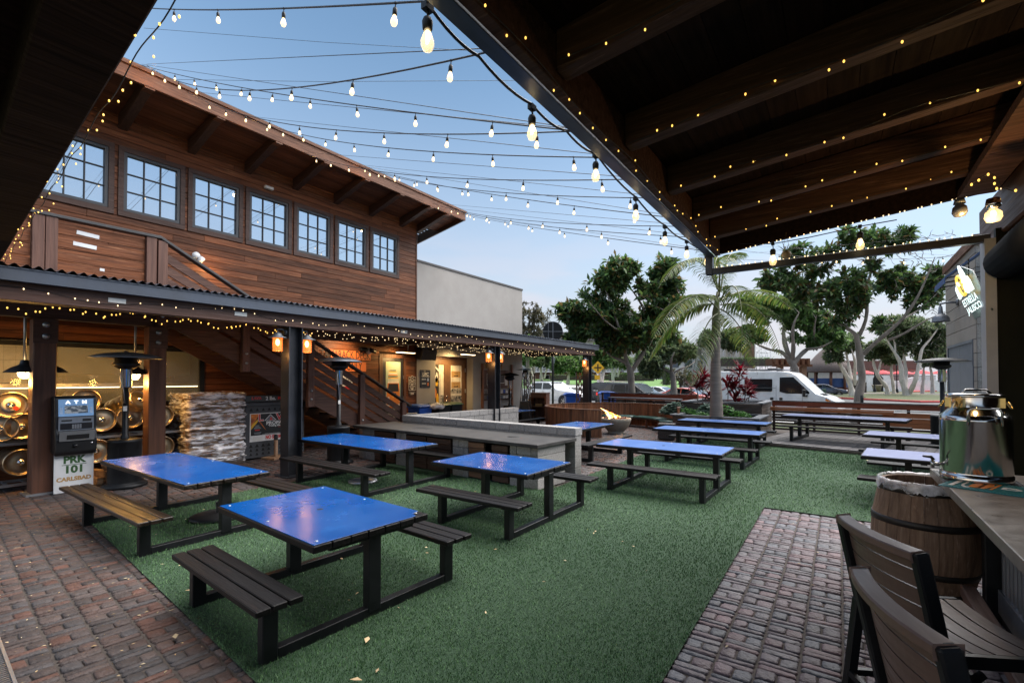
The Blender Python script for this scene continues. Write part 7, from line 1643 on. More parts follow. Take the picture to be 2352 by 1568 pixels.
for i, (xs_, lab) in enumerate(((1075, 'white barked tree just right of the palm trunk, far off'), (1140, 'white barked tree with twin stems far behind the palm'), (1260, 'white barked tree near the scaffolding'), (800, 'white barked tree far behind the palm fronds'))):
    y0 = 410; pbark(lab, [([(xs_, y0), (xs_ + 10, 250), (xs_ - 25, 120), (xs_ + 15, 30)], .5), ([(xs_ + 5, 300), (xs_ + 50, 180), (xs_ + 40, 60)], .3)], [(xs_ - 40, 60, 90), (xs_ + 40, 20, 90), (xs_, -40, 80), (xs_ + 60, 130, 60)], 82, Z5, 41 + i, 150, ll=.4)
# left background: trees in front of the apartments
Z6 = (2050, 1300, 3.485)
for i, (trk, blb, dep, lab) in enumerate((([([(410, 740), (390, 600), (370, 500), (400, 430)], .35), ([(440, 740), (480, 600), (500, 520)], .25)], [(420, 460, 100), (330, 470, 90), (500, 480, 90)], 62, 'white barked tree on the lawn nearest the pale building corner'), ([([(770, 790), (790, 680), (800, 560), (790, 430)], .42), ([(790, 680), (720, 600), (620, 580)], .2), ([(790, 650), (880, 580), (960, 600)], .2)], [(640, 580, 90), (760, 560, 120), (880, 590, 110), (980, 610, 80), (900, 470, 110), (660, 500, 90)], 58, 'green tree with white trunk beside the street lamp on the lawn'), ([([(1240, 800), (1200, 650), (1160, 560), (1180, 440)], .55), ([(1240, 760), (1280, 600), (1320, 480)], .4)], [(1190, 400, 110), (1300, 380, 110), (1250, 500, 80)], 42, 'grey trunked tree behind the yellow diamond sign'), ([([(1400, 720), (1390, 600), (1360, 540)], .4), ([(1420, 720), (1440, 600), (1450, 500)], .35), ([(1460, 720), (1500, 600), (1530, 520)], .35)], [(1480, 480, 100), (1580, 520, 90), (1380, 520, 60)], 66, 'cluster stemmed white tree behind the forked tree'), ([([(280, 740), (260, 600), (220, 500)], .3)], [(200, 470, 80), (260, 430, 80)], 66, 'white barked tree close by the pale building edge'))):
    pbark(lab, trk, blb, dep, Z6, 51 + i, 170 if i != 1 else 300, ll=.34, leaf='leaf_bright' if i in (1, 2, 4) else 'leaf_grey')
def big_tree(label, trunk, blobs, dep, seed, n, leaf, ll=.4):
    limbs = [lb(trunk, [.5, .4, .2], dep)]; b = limbs[0][0][0]; limbs[0][0].insert(0, Vector((b.x, b.y, 0))); limbs[0][1].insert(0, .6)
    tree('eucalyptus_tree', label, limbs, bl_(blobs, dep, seed=seed), M[leaf], M['bark'], seed, n, 12, ll, ll * .35, twig=.03, step=.9, gap=.15)
big_tree('tall olive brown tree rising behind the pale building', [(1225, 850), (1225, 790), (1228, 740)], [(1212, 715, 26), (1240, 725, 24), (1222, 750, 26), (1250, 755, 18), (1215, 785, 24), (1238, 785, 22), (1205, 755, 22)], 70, 61, 420, 'leaf_dark', .45)
big_tree('lighter green tree at the foot of the tall olive brown tree', [(1212, 850), (1212, 810), (1212, 790)], [(1212, 800, 22), (1225, 815, 20), (1215, 780, 14)], 60, 62, 200, 'leaf_bright', .36)
big_tree('small dark tree behind the round fire pit, far off', [(1560, 900), (1562, 880), (1565, 862)], [(1560, 865, 22), (1585, 872, 20), (1540, 872, 18)], 60, 63, 160, 'leaf_dark', .3)

def hedge(name, label, a, b, h, d_, seed, leaf='hedge_leaf', n=1500, ll=.2):
    rs = np.random.RandomState(seed); t = thing(name, label, 'hedge', ((a.x + b.x) / 2, (a.y + b.y) / 2, a.z)); u = np.array(b - a); L = np.linalg.norm(u); u = u / L; v = np.array([-u[1], u[0], 0])
    f, g_, e = rs.rand(n), rs.uniform(-1, 1, n), rs.rand(n); P = np.array(a)[None] + u * (f * L)[:, None] + v * (g_ * d_ / 2)[:, None]; P[:, 2] += e ** .6 * h
    D = unit(rs.normal(size=(n, 3)) + v * np.sign(g_)[:, None] * .3); Up = unit(np.cross(D, rs.normal(size=(n, 3)))); V, F = kite(P, D, Up, ll * rs.uniform(.6, 1.2, n), ll * .6 * rs.uniform(.7, 1.2, n), rs.rand(n)); npmesh('foliage', V - np.array(t.location), F, M[leaf], t)
    mb = MB(); m_ = (a + b) / 2; mb.bar(a + Vector((0, 0, h * .45)), b + Vector((0, 0, h * .45)), d_ * .7, h * .8); mb.build('stems', M['soil'], t); return t
hedge('hedge', 'dark clipped hedge below the apartment windows', deep(1265, 883, 76) , deep(1440, 883, 76), 1.7, 1.5, 71, 'leaf_mag'); hedge('hedge', 'brown green hedge behind the dark blue sedan', Vector((*deep(1905, 890, 70).xy, -.1)), Vector((*deep(1985, 890, 70).xy, -.1)), 1.9, 1.4, 72, 'leaf_dark'); hedge('hedge', 'bright green bushes below the white barked trees behind the palm', deep(1650, 842, 80), deep(1770, 842, 80), 1.6, 2, 73, 'leaf_bright'); hedge('hedge', 'clipped green hedge behind the forked tree', deep(1400, 880, 72), deep(1500, 880, 72), 1.6, 1.5, 75, 'hedge_leaf')
hedge('bush', 'round clipped bush beside the white hatchback', deep(1525, 886, 52), deep(1535, 886, 52), 2.0, 1.6, 76, 'hedge_leaf', 700)
# palm
pb = onZ(1645, 962, .66); dP = (pb - CAMP).dot(FW)
def PP(x, y, dd=0): return deep(x, y, dP + dd)
pt = thing('palm_tree', 'young feathery palm with ringed grey trunk growing in the planter', 'palm', (pb.x, pb.y, .66))
cz = PP(1650, 700)
k = 40; h0, h1 = .6, PP(1645, 775).z
MB().tube([(pb.x + .01 * math.sin(i * .2), pb.y, h0 + (h1 - h0) * i / k) for i in range(k + 1)], [.215 - .075 * min(1, i / k * 1.3) + (.007 if i % 3 == 0 else 0) + (.04 if i == 0 else 0) for i in range(k + 1)], 18).build('trunk', M['palm_trunk'], pt)
MB().tube([(pb.x, pb.y, h1 - .02), (pb.x + .01, pb.y, h1 + .08), (pb.x + .02, pb.y, cz.z - .25), (pb.x + .05, pb.y, cz.z + .1), (pb.x + .07, pb.y, cz.z + .45)], [.135, .14, .125, .08, .03], 16).build('crown_shaft', M['palm_shaft'], pt)
pr2 = random.Random(17); RTv, TOv = np.array(RT), -np.array(Vector((FW.x, FW.y, 0)).normalized())
def frond(p0, ctrl, wid, seed, droop=.5, label=None):
    q = np.random.RandomState(seed); pts = [np.array(p0)] + [np.array(c) for c in ctrl]
    n = 64; ts = np.linspace(0, 1, n); P = np.array([ (1 - t)**3 * pts[0] + 3 * (1 - t)**2 * t * pts[1] + 3 * (1 - t) * t * t * pts[2] + t**3 * pts[3] for t in ts])
    MB().tube([Vector(p) for p in P], list(np.linspace(.028, .005, n)), 6).build('frond_stem', M['palm_shaft'], pt)
    T = unit(np.gradient(P, axis=0)); S_ = np.cross(T, np.array([0, 0, 1.0])); S_ = unit(S_); V, F = [], []
    for i in range(5, n):
        f = i / n; L = wid * (math.sin(math.pi * min(1, .12 + f * .95)) ** .6) * (1 - .25 * f)
        for sg_ in (-1, 1):
            for rep in (0,):
                d = S_[i] * sg_ + T[i] * (.55 + .2 * q.rand()) + np.array([0, 0, .22]); d = d / np.linalg.norm(d); l = L * q.uniform(.85, 1.1); b0_ = P[i] + T[i] * rep * .02
                m1 = b0_ + d * l * .45 - np.array([0, 0, droop * l * .14]); m2 = b0_ + d * l * .78 - np.array([0, 0, droop * l * .42]); tp_ = b0_ + d * l * .95 - np.array([0, 0, droop * l * .78])
                nn = np.cross(d, np.array([0, 0, 1.0])); nn /= np.linalg.norm(nn); w_ = .026; o = len(V)
                V += [b0_ - nn * .006, b0_ + nn * .006, m1 + nn * w_, m1 - nn * w_, m2 + nn * w_ * .8, m2 - nn * w_ * .8, tp_ + nn * .002, tp_ - nn * .002]
                F += [(o, o + 1, o + 2, o + 3), (o + 3, o + 2, o + 4, o + 5), (o + 5, o + 4, o + 6, o + 7)]
    npmesh('frond', np.array(V) - np.array(pt.location), F, M['palm_leaf'], pt)
base_c = (pb.x + .05, pb.y, cz.z)
fr_ = [((1648, 665), (1625, 590, 0), (1570, 560, -.4), (1510, 665, -.8), .95), ((1652, 715), (1615, 660, -.6), (1550, 660, -1.4), (1490, 800, -1.8), 1.0), ((1650, 700), (1600, 690, .5), (1540, 720, .9), (1480, 850, 1.2), .95), ((1650, 720), (1620, 730, -.9), (1600, 790, -1.2), (1585, 905, -1.3), .75),
       ((1652, 680), (1640, 600, .4), (1615, 540, .8), (1560, 530, 1.2), .8), ((1655, 670), (1665, 590, .6), (1680, 560, 1), (1700, 600, 1.5), .85), ((1655, 690), (1690, 610, -.8), (1715, 680, -1.3), (1700, 830, -1.5), .75), ((1655, 700), (1710, 690, .4), (1770, 690, .8), (1800, 840, 1.2), 1.0),
       ((1655, 690), (1700, 660, 1.0), (1760, 650, 1.8), (1830, 720, 2.4), .95), ((1650, 690), (1620, 670, 1.2), (1580, 660, 2.2), (1540, 740, 3.0), .9), ((1652, 680), (1655, 600, -.7), (1650, 560, -1.6), (1640, 620, -2.6), .8), ((1655, 710), (1680, 720, 1), (1720, 760, 1.6), (1740, 860, 2), .8), ((1650, 660), (1660, 600, .1), (1650, 570, .2), (1600, 565, .2), .5)]
for i, f in enumerate(fr_): frond(PP(*f[0]), [PP(a, b, d) for a, b, d in f[1:4]], f[4] * .95, 100 + i, .7)
# red leaved plants
def ti_plant(px, py, base_px, seed, label, r=.34):
    q = np.random.RandomState(seed); d = 18.4; top = deep(px, py, d); bs_ = onZ(base_px, 931, 1.06); bs_ = deep(base_px, 934, d); bs_ = Vector((bs_.x, bs_.y, 1.0))
    t = thing('red_leaf_plant', label, 'plant', tuple(bs_), 0, 'red leaved plants in the tall planter')
    MB().tube([bs_, bs_.lerp(top, .5) + Vector((.02, 0, 0)), top], [.02, .016, .012], 6).build('stem', M['bark'], t)
    n = 34; P = np.repeat(np.array(top)[None], n, 0) - np.stack([np.zeros(n), np.zeros(n), q.rand(n) * r * .9], 1); el_ = q.uniform(-.3, 1.4, n); az_ = q.uniform(0, 6.28, n)
    D = np.stack([np.cos(az_) * np.cos(el_), np.sin(az_) * np.cos(el_), np.sin(el_)], 1); Up = unit(np.cross(np.cross(D, np.array([0, 0, 1.0])) + 1e-3, D)); V, F = kite(P, D, Up, r * q.uniform(.75, 1.25, n), r * .26 * q.uniform(.8, 1.2, n), q.uniform(.2, 1, n)); npmesh('leaves', V - np.array(t.location), F, M['ti_leaf'], t)
for i, (x, y, b, lab) in enumerate(((1598, 874, 1603, 'red leaved plant at the outer left of the tall planter'), (1613, 858, 1614, 'red leaved plant second from the outer left of the planter'), (1634, 866, 1630, 'tall red leaved plant touching the palm trunk on its left'), (1631, 903, 1626, 'low red leaved plant in front left of the palm trunk'), (1670, 872, 1672, 'red leaved plant with upright tips just right of the palm trunk'), (1699, 846, 1694, 'tallest red leaved plant in the planter'), (1690, 877, 1688, 'red leaved plant below the tallest one'), (1713, 886, 1708, 'bright red leaved plant in front of the van window'), (1723, 896, 1716, 'small red leaved plant at the outer right of the planter'), (1692, 912, 1690, 'low red leaved plant at the front right of the planter'))):
    ti_plant(x, y, b, 200 + i, lab, .44 if i not in (8,) else .3)
def cover(name, label, cx, cy, z, rx, ry, h, n, leaf, seed, ll):
    q = np.random.RandomState(seed); t = thing(name, label, 'plant', (cx, cy, z)); a, r = q.uniform(0, 6.28, n), np.sqrt(q.rand(n)); P = np.stack([cx + rx * r * np.cos(a), cy + ry * r * np.sin(a), z + h * (1 - r * r) * q.uniform(.3, 1, n)], 1); az_ = q.uniform(0, 6.28, n); el_ = q.uniform(-.2, .9, n)
    D = np.stack([np.cos(az_) * np.cos(el_), np.sin(az_) * np.cos(el_), np.sin(el_)], 1); Up = unit(np.cross(np.cross(D, np.array([0, 0, 1.0])), D)); V, F = kite(P, D, Up, ll * q.uniform(.6, 1.2, n), ll * .8 * q.uniform(.7, 1.2, n), q.uniform(0, .8, n)); npmesh('leaves', V - np.array(t.location), F, M[leaf], t)
    MB().lathe([(.0, -.02), (rx * .5, -.02), (rx * .3, h * .3), (0, h * .35)], (cx, cy, z), 12).build('stems', M['soil'], t)
for i, (px, py, rx, h, leaf, ll, lab) in enumerate(((1600, 943, .42, .26, 'cover_leaf', .12, 'bright green leafy plant at the outer left of the palm planter'), (1622, 945, .35, .22, 'cover_leaf', .11, 'green leafy plant left of the palm foot'), (1607, 932, .36, .42, 'kale_leaf', .19, 'blue grey broad leaved plant left of the palm trunk'), (1626, 930, .34, .50, 'kale_leaf', .18, 'taller blue grey plant close to the palm trunk'), (1668, 944, .40, .22, 'cover_leaf', .11, 'green leafy plant right of the palm foot'), (1700, 940, .48, .40, 'cover_leaf', .15, 'mounded green plant at the outer right of the palm planter'), (1675, 934, .28, .42, 'kale_leaf', .18, 'blue grey broad leaved plant right of the palm trunk'), (1720, 946, .30, .2, 'cover_leaf', .11, 'low green plant in the corner of the palm planter'), (1612, 951, .36, .14, 'cover_leaf', .10, 'trailing green plant along the planter front'))):
    p = onZ(px, py + 4, .68); cover('leafy_plant', lab, p.x, min(18.3, p.y), .66, rx, .30, h, 260, leaf, 300 + i, ll)
#--- vehicles
def car(name, label, s, t, prof, W, belt, top, paint, wheels, wr, wins, ws, rz=0.0, tumble=.14, loc=None, cat='car', extra=None):
    if loc is None: loc = SF(s, t, -.10); rz = SRZ
    o = thing(name, label, cat, tuple(loc), rz); n = len(prof)
    def hw(z): return W / 2 * (1 - tumble * max(0, (z - belt) / (top - belt)))
    V = [(x, -hw(z), z) for x, z in prof] + [(x, hw(z), z) for x, z in prof]
    F = [tuple(range(n)), tuple(reversed(range(n, 2 * n)))] + [(i, n + i, n + (i + 1) % n, (i + 1) % n) for i in range(n)]
    body = MB().add(V, F).build('body', M[paint], o, bevel=.05, seg=3, lo=1, smooth=True)
    for side in (-1, 1):
        for wp in wins: 
            nn = len(wp); V = [(x, side * (hw(z) + .004), z) for x, z in wp] + [(x, side * (hw(z) - .03), z) for x, z in wp]; f0 = tuple(range(nn)) if side < 0 else tuple(reversed(range(nn)))
            MB().add(V, [f0] + [(i, (i + 1) % nn, nn + (i + 1) % nn, nn + i) for i in range(nn)]).build('window', M['car_glass'], o, lo=1)
    for (a, b, m) in ws:
        ax, az_ = a; bx_, bz_ = b; d = Vector((bx_ - ax, 0, bz_ - az_)); nrm = Vector((-d.z, 0, d.x)).normalized(); nrm = nrm if nrm.z > 0 else -nrm; k = .006
        mb = MB(); mb.add([(ax + nrm.x * k, -hw(az_) * .9, az_ + nrm.z * k), (ax + nrm.x * k, hw(az_) * .9, az_ + nrm.z * k), (bx_ + nrm.x * k, hw(bz_) * .9, bz_ + nrm.z * k), (bx_ + nrm.x * k, -hw(bz_) * .9, bz_ + nrm.z * k)], [(0, 1, 2, 3)]); mb.build('windscreen', M[m], o, lo=1)
    for x in wheels:
        for side in (-1, 1):
            MB().lathe([(0, 0), (wr * 1.17, 0), (wr * 1.17, .012), (0, .012)], (x, side * (W / 2 + (.0 if side < 0 else -.0)), wr), 24, Matrix.Rotation(R(90) * (1 if side < 0 else -1), 3, 'X')).build('wheel_arch', M['rubber'], o, lo=1)
            w_ = MB().lathe([(wr * .55, .035), (wr * .6, .05), (wr * .95, .045), (wr, .02), (wr, -.18), (0, -.18)], (x, side * W / 2, wr), 24, Matrix.Rotation(R(90) * (1 if side < 0 else -1), 3, 'X')).build('wheel', M['tyre'], o, lo=1)
            mb = MB(); mt = Matrix.Rotation(R(90) * (1 if side < 0 else -1), 3, 'X'); mb.lathe([(0, .03), (wr * .16, .03), (wr * .2, .02), (wr * .2, .0)], (x, side * W / 2, wr), 12, mt); mb.lathe([(wr * .52, .03), (wr * .6, .04), (wr * .58, .01)], (x, side * W / 2, wr), 24, mt)
            for q in range(5): a = q * 1.2566; mb.bar((x + wr * .15 * math.cos(a), side * (W / 2 + .022), wr + wr * .15 * math.sin(a)), (x + wr * .56 * math.cos(a), side * (W / 2 + .028), wr + wr * .56 * math.sin(a)), .06, .02, up=(0, 1, 0))
            mb.build('rim', M['rim'], w_, lo=1)
    if extra: extra(o, hw)
    return o
def s_at(px, t):
    lo, hi = -60, 40
    for _ in range(50):
        m = (lo + hi) / 2; v = SF(m, t, 1) - CAMP; x = CXP + FPX * v.dot(RT) / v.dot(FW)
        if x < px: lo = m
        else: hi = m
    return lo
TL = 9.6
# white camper van
sV = s_at(1925, TL - 1.0)
pv = [(-.05, .35), (.0, .62), (-.06, .95), (-.45, 1.18), (-.95, 1.34), (-1.85, 2.28), (-2.1, 2.44), (-2.6, 2.52), (-5.75, 2.54), (-5.9, 2.45), (-5.95, .4), (-5.6, .32), (-.3, .32)]
def vx(o, hw):
    for side in (-1, 1):
        MB().add([(-.06, side * .62, .80), (-.06, side * .98, .86), (-.52, side * 1.005, 1.14), (-.55, side * .86, 1.16), (-.30, side * .70, 1.06)], [(0, 1, 2, 3, 4)]).build('headlight', M['chrome'], o, lo=1); MB().add([(-.28, side * 1.008, .98), (-.52, side * 1.008, 1.12), (-.55, side * 1.008, 1.02), (-.40, side * 1.008, .92)], [(0, 1, 2, 3)]).build('indicator', M['amber'], o, lo=1)
        m_ = MB().box((-1.42, side * (1.18), 1.38), (.16, .14, .36)).build('mirror', M['black_plastic'], o, bevel=.03, lo=1); MB().box((-1.40, side * 1.07, 1.25), (.2, .2, .12)).build('arm', M['black_plastic'], m_, lo=1); MB().box((-1.34, side * 1.18, 1.30), (.02, .10, .08)).build('lens', M['white'], m_, lo=1)
        for x in (-2.55, -3.0): MB().box((x, side * 1.015, 1.0), (.16, .03, .22)).build('door_handle', M['black_plastic'], o, bevel=.02, lo=1)
    mb = MB()
    for x in (-2.78, -1.55): mb.box((x, -1.012, 1.1), (.012, .012, 1.3))
    mb.box((-4.3, -1.012, 1.62), (3.0, .012, .02)); mb.build('panel_gap', M['pewter'], o, lo=1)
    MB().b2((-.9, -.55, 1.32), (-.6, .6, 1.335)).build('wiper', M['black_plastic'], o, lo=1)
    MB().b2((-5.6, -.8, 2.56), (-4.3, .8, 2.70)).build('roof_box', M['black_plastic'], o, bevel=.03, lo=1); MB().b2((-4.1, -.85, 2.57), (-2.5, .85, 2.62)).build('solar_panel', M['gutter'], o, bevel=.01, lo=1); MB().b2((-3.4, -.3, 2.62), (-2.9, .3, 2.70)).build('roof_vent', M['dark_metal'], o, bevel=.03, lo=1)
    text('1500', .16, root_matrix(o) @ frame((-1.7, -1.022, .70), (1, 0, 0), (0, 0, 1)), M['red_ink'], parent=o)
    MB().b2((-.02, -.9, .3), (.05, .9, .55)).build('bumper', M['black_plastic'], o, bevel=.04, lo=1)
van = car('camper_van', 'white camper van with dark side windows parked beyond the fence', sV, TL, pv, 2.0, 1.35, 2.55, 'car_white', (-1.05, -4.9), .36,
    [[(-2.62, 1.42), (-2.62, 2.18), (-1.98, 2.2), (-1.52, 1.72), (-1.22, 1.40), (-1.25, 1.33), (-2.3, 1.33)], [(-4.35, 1.42), (-3.02, 1.42), (-2.98, 1.46), (-2.98, 2.06), (-3.02, 2.1), (-4.35, 2.1), (-4.4, 2.06), (-4.4, 1.46)]], [((-1.0, 1.37), (-1.86, 2.27), 'windscreen')], extra=vx, cat='van', tumble=.10)

# dark grey estate parked behind the forked tree
sS = s_at(1527, TL - 1.0)
ps_ = [(-.02, .35), (0, .7), (-.12, .95), (-.9, 1.10), (-1.35, 1.16), (-2.25, 1.74), (-2.6, 1.82), (-4.4, 1.84), (-4.95, 1.72), (-5.15, 1.15), (-5.2, .6), (-5.1, .35)]
def sx_(o, hw):
    for side in (-1, 1):
        MB().bar((-2.4, side * .72, 1.90), (-4.6, side * .70, 1.93), .04, .04).build('roof_rail', M['chrome'], o, lo=1)
        MB().b2((-.14, side * .6, .78), (.01, side * .97, .92)).build('headlight', M['chrome'], o, bevel=.02, lo=1); MB().b2((-5.22, side * .6, .95), (-5.1, side * .96, 1.15)).build('tail_light', M['red_lens'], o, lo=1)
        MB().box((-1.75, side * 1.05, 1.18), (.2, .18, .14)).build('mirror', M['car_dark'], o, bevel=.03, lo=1)
        MB().bar((-1.5, side * (hw(1.14) + .008), 1.14), (-4.6, side * (hw(1.14) + .008), 1.18), .012, .03).build('chrome_strip', M['chrome'], o, lo=1)
car('estate_car', 'dark grey estate car with chrome window trim parked behind the forked tree', sS, TL, ps_, 1.95, 1.12, 1.84, 'car_dark', (-.95, -3.95), .37,
    [[(-1.55, 1.2), (-2.28, 1.66), (-2.85, 1.72), (-2.85, 1.2)], [(-2.92, 1.2), (-2.92, 1.72), (-3.75, 1.72), (-3.85, 1.22)], [(-3.95, 1.24), (-3.85, 1.72), (-4.3, 1.70), (-4.62, 1.36), (-4.55, 1.26)]], [((-1.38, 1.18), (-2.24, 1.74), 'windscreen'), ((-4.97, 1.70), (-5.14, 1.18), 'car_glass')], extra=sx_)
# white pickup
sP = s_at(1320, TL - 1.0)
pp_ = [(-.0, .45), (.02, .95), (-.1, 1.12), (-1.45, 1.26), (-1.75, 1.32), (-2.55, 1.85), (-2.8, 1.90), (-4.0, 1.90), (-4.35, 1.80), (-4.5, 1.30), (-6.2, 1.26), (-6.25, .6), (-6.1, .45)]
def px_(o, hw):
    for side in (-1, 1):
        MB().b2((-.42, side * .55, .92), (.035, side * .97, 1.07)).build('headlight', M['chrome'], o, bevel=.03, lo=1); MB().box((-2.05, side * 1.08, 1.32), (.22, .2, .22)).build('mirror', M['car_white'], o, bevel=.04, lo=1)
        MB().box((-3.1, side * 1.0, 1.12), (.2, .03, .05)).build('door_handle', M['zinc'], o, lo=1)
    MB().b2((-.05, -.95, .42), (.08, .95, .80)).build('bumper', M['black_plastic'], o, bevel=.04, lo=1)
    mb = MB()
    for y in (-.75, .75): mb.bar((-2.5, y, 1.97), (-4.3, y, 1.97), .05, .08)
    for k in range(6): mb.box((-2.6 - k * .33, 0, 1.98), (.06, 1.5, .03))
    mb.bar((-2.5, -.75, 2.0), (-2.5, .75, 2.0), .06, .1); mb.build('roof_rack', M['black_metal'], o, lo=1)
car('pickup_truck', 'white pickup truck with black roof rack parked beyond the pyramid heater', sP, TL, pp_, 2.0, 1.22, 1.9, 'car_white', (-1.05, -4.85), .43,
    [[(-1.95, 1.32), (-2.58, 1.78), (-3.15, 1.8), (-3.15, 1.3)], [(-3.25, 1.3), (-3.25, 1.8), (-4.05, 1.78), (-4.25, 1.34)]], [((-1.78, 1.35), (-2.54, 1.85), 'windscreen')], extra=px_, cat='pickup')
# cars further off
pc_ = [(-.02, .3), (0, .62), (-.15, .78), (-1.15, .95), (-1.95, 1.38), (-2.4, 1.45), (-3.2, 1.42), (-4.0, 1.05), (-4.55, .98), (-4.62, .6), (-4.55, .3)]
def lights(o, hw):
    for side in (-1, 1): MB().b2((-.2, side * .5, .62), (.015, side * .82, .74)).build('headlight', M['chrome'], o, bevel=.02, lo=1); MB().b2((-4.63, side * .45, .76), (-4.45, side * .84, .92)).build('tail_light', M['red_lens'], o, bevel=.02, lo=1)
wn_ = [[(-1.35, 1.0), (-1.98, 1.34), (-2.5, 1.39), (-2.5, .99)], [(-2.57, .99), (-2.57, 1.39), (-3.15, 1.37), (-3.7, 1.06), (-3.6, 1.0)]]; ww_ = [((-1.2, .98), (-1.94, 1.38), 'windscreen'), ((-3.24, 1.41), (-3.96, 1.08), 'car_glass')]
q = deep(1944, 905, 58); car('sedan_car', 'dark blue sedan with red tail lights parked beside a white barked tree', 0, 0, pc_, 1.8, .95, 1.45, 'car_blue', (-.85, -3.6), .32, wn_, ww_, loc=(q.x, q.y, -.1), rz=R(8), extra=lights)
sR = s_at(1655, 15); car('red_car', 'orange red car driving past behind the red leaved plants', sR, 15, pc_, 1.85, .95, 1.45, 'car_red', (-.85, -3.6), .33, wn_, ww_, extra=lights)
sW = s_at(1575, 19.5); car('white_car', 'white saloon car parked across the road left of the red leaved plants', sW, 19.5, pc_, 1.8, .95, 1.45, 'car_white', (-.85, -3.6), .32, wn_, ww_, extra=lights)
sG = s_at(1508, 14); car('estate_car', 'second dark estate car showing its roof behind the parked dark grey one', sG, 13.2, ps_, 1.95, 1.12, 1.98, 'car_dark', (-.95, -3.95), .37, [[(-1.55, 1.2), (-2.28, 1.66), (-2.85, 1.72), (-2.85, 1.2)], [(-2.92, 1.2), (-2.92, 1.72), (-3.75, 1.72), (-3.85, 1.22)]], [((-1.38, 1.18), (-2.24, 1.74), 'windscreen')], extra=sx_)
# blue wheelie bins by the parking bay
q = deep(1314, 925, 24.6); bin_((q.x, q.y, -.05), M['bin_blue'], M['bin_blue'], 'bright blue wheelie bin between white pickup and cut steel screen', R(35), 1.22)
q = deep(1396, 925, 26.0); bin_((q.x, q.y, -.1), M['bin_blue'], M['bin_blue'], 'bright blue wheelie bin behind the dark fence by the last canopy post', R(35), 1.3)

#--- grey block building, awning, neon, lamp on the right
gb = thing('block_building', 'grey lap sided block building with grey double door beyond the bar', 'building', (3.6, 20.8, 0))
GX = 3.2; g0 = onX(*zp(485, 1250, 3750, 900, 3.136), GX).y; g1 = onX(*zp(100, 900, 3750, 900, 3.136), GX).y; gt = onX(*zp(100, 612, 3750, 900, 3.136), GX).z
D0 = onX(*zp(442, 1470, 3750, 900, 3.136), GX); D1 = onX(*zp(135, 1540, 3750, 900, 3.136), GX)
mb = MB(); z = -.1
while z < gt:
    for a, b in (((g0 + .02, D0.y), (D1.y, g1)) if z + .1 < D0.z else ((g0 + .02, g1),)): mb.b2((GX, a, z + .008), (GX + .05, b, min(gt, z + .40)))
    z += .405
mb.build('siding', M['siding_grey'], gb, bevel=.006)
mb = MB(); blk = -.1; r = 0
while blk < gt:
    x = GX + .02; k = 0
    while x < GX + 3:
        L = .4 if (k or r % 2) else .2; mb.b2((x, g0, blk + .006), (x + L - .006, g0 + .18, blk + .398)); x += L; k += 1
    blk += .405; r += 1
mb.build('block_end', M['block'], gb, bevel=.006)
MB().b2((GX + .055, g0 + .19, -.1), (GX + 3, g1 - .01, gt)).build('core', M['mortar'], gb)
MB().b2((GX - .06, g0 - .1, gt), (GX + 3.1, g1 + .1, gt + .28)).build('roof_fascia', M['fascia'], gb)
dl = MB().b2((GX + .01, D0.y + .02, -.05), (GX + .04, (D0.y + D1.y) / 2 - .006, D0.z)).b2((GX + .01, (D0.y + D1.y) / 2 + .006, -.05), (GX + .04, D1.y - .02, D0.z)).build('double_door', M['door_grey'], gb)
MB().b2((GX - .02, D0.y - .06, -.05), (GX + .045, D0.y + .015, D0.z + .09)).b2((GX - .02, D1.y - .015, -.05), (GX + .045, D1.y + .06, D0.z + .09)).b2((GX - .02, D0.y + .015, D0.z + .005), (GX + .045, D1.y - .015, D0.z + .09)).build('door_frame', M['door_grey'], gb)
for z in (.6, 1.5, 2.4): MB().b2((GX - .025, D0.y - .02, z), (GX + .005, D0.y + .05, z + .2)).build('hinge', M['pewter'], dl)
aw = thing('awning', 'dark blue sloping awning on the grey block building', 'awning', (GX - .4, g0 + 1.5, gt - .5))
a0 = onX(*zp(125, 660, 3750, 900, 3.136), GX - .85); a1y = g0 - .3
az0 = a0.z; MB().add([(GX - .9, a1y, az0), (GX - .9, a0.y, az0), (GX + .0, a0.y, az0 + .75), (GX + .0, a1y, az0 + .75), (GX - .9, a1y, az0 + .03), (GX - .9, a0.y, az0 + .03), (GX, a0.y, az0 + .78), (GX, a1y, az0 + .78)], [(3, 2, 1, 0), (4, 5, 6, 7), (0, 1, 5, 4), (1, 2, 6, 5), (2, 3, 7, 6), (3, 0, 4, 7)]).build('cloth', M['awning'], aw)
for y in (a1y + .1, (a1y + a0.y) / 2, a0.y - .1): MB().tube([(GX, y, az0 + .1), (GX - .88, y, az0 - .02)], .02, 6).build('strut', M['black_metal'], aw)
MB().b2((GX - .91, a1y, az0 - .14), (GX - .895, a0.y, az0 - .002)).build('valance', M['awning'], aw)
lm = onX(*zp(260, 965, 3750, 900, 3.136), GX); gl = thing('gooseneck_lamp', 'pewter gooseneck barn lamp on the grey block building', 'lamp', tuple(lm)); e_ = Vector((lm.x - .42, lm.y + .1, lm.z - .05))
MB().lathe([(0, 0), (.12, 0), (.11, .05), (0, .06)], lm, 16, Matrix.Rotation(R(-90), 3, 'Y')).build('mount', M['pewter'], gl); MB().tube([lm + Vector((-.05, 0, 0)), lm + Vector((-.25, .05, .02)), e_ + Vector((0, 0, .04)), e_ + Vector((0, 0, -.08))], .035, 10).build('arm', M['pewter'], gl)
MB().lathe([(r_ * .55, z_ * .6) for r_, z_ in ((.05, -.06), (.09, -.10), (.12, -.42), (.15, -.50), (.30, -.58), (.40, -.72), (.42, -.90), (.44, -.93), (.40, -.92), (.36, -.72), (.2, -.58))], e_, 32).build('shade', M['pewter'], gl)
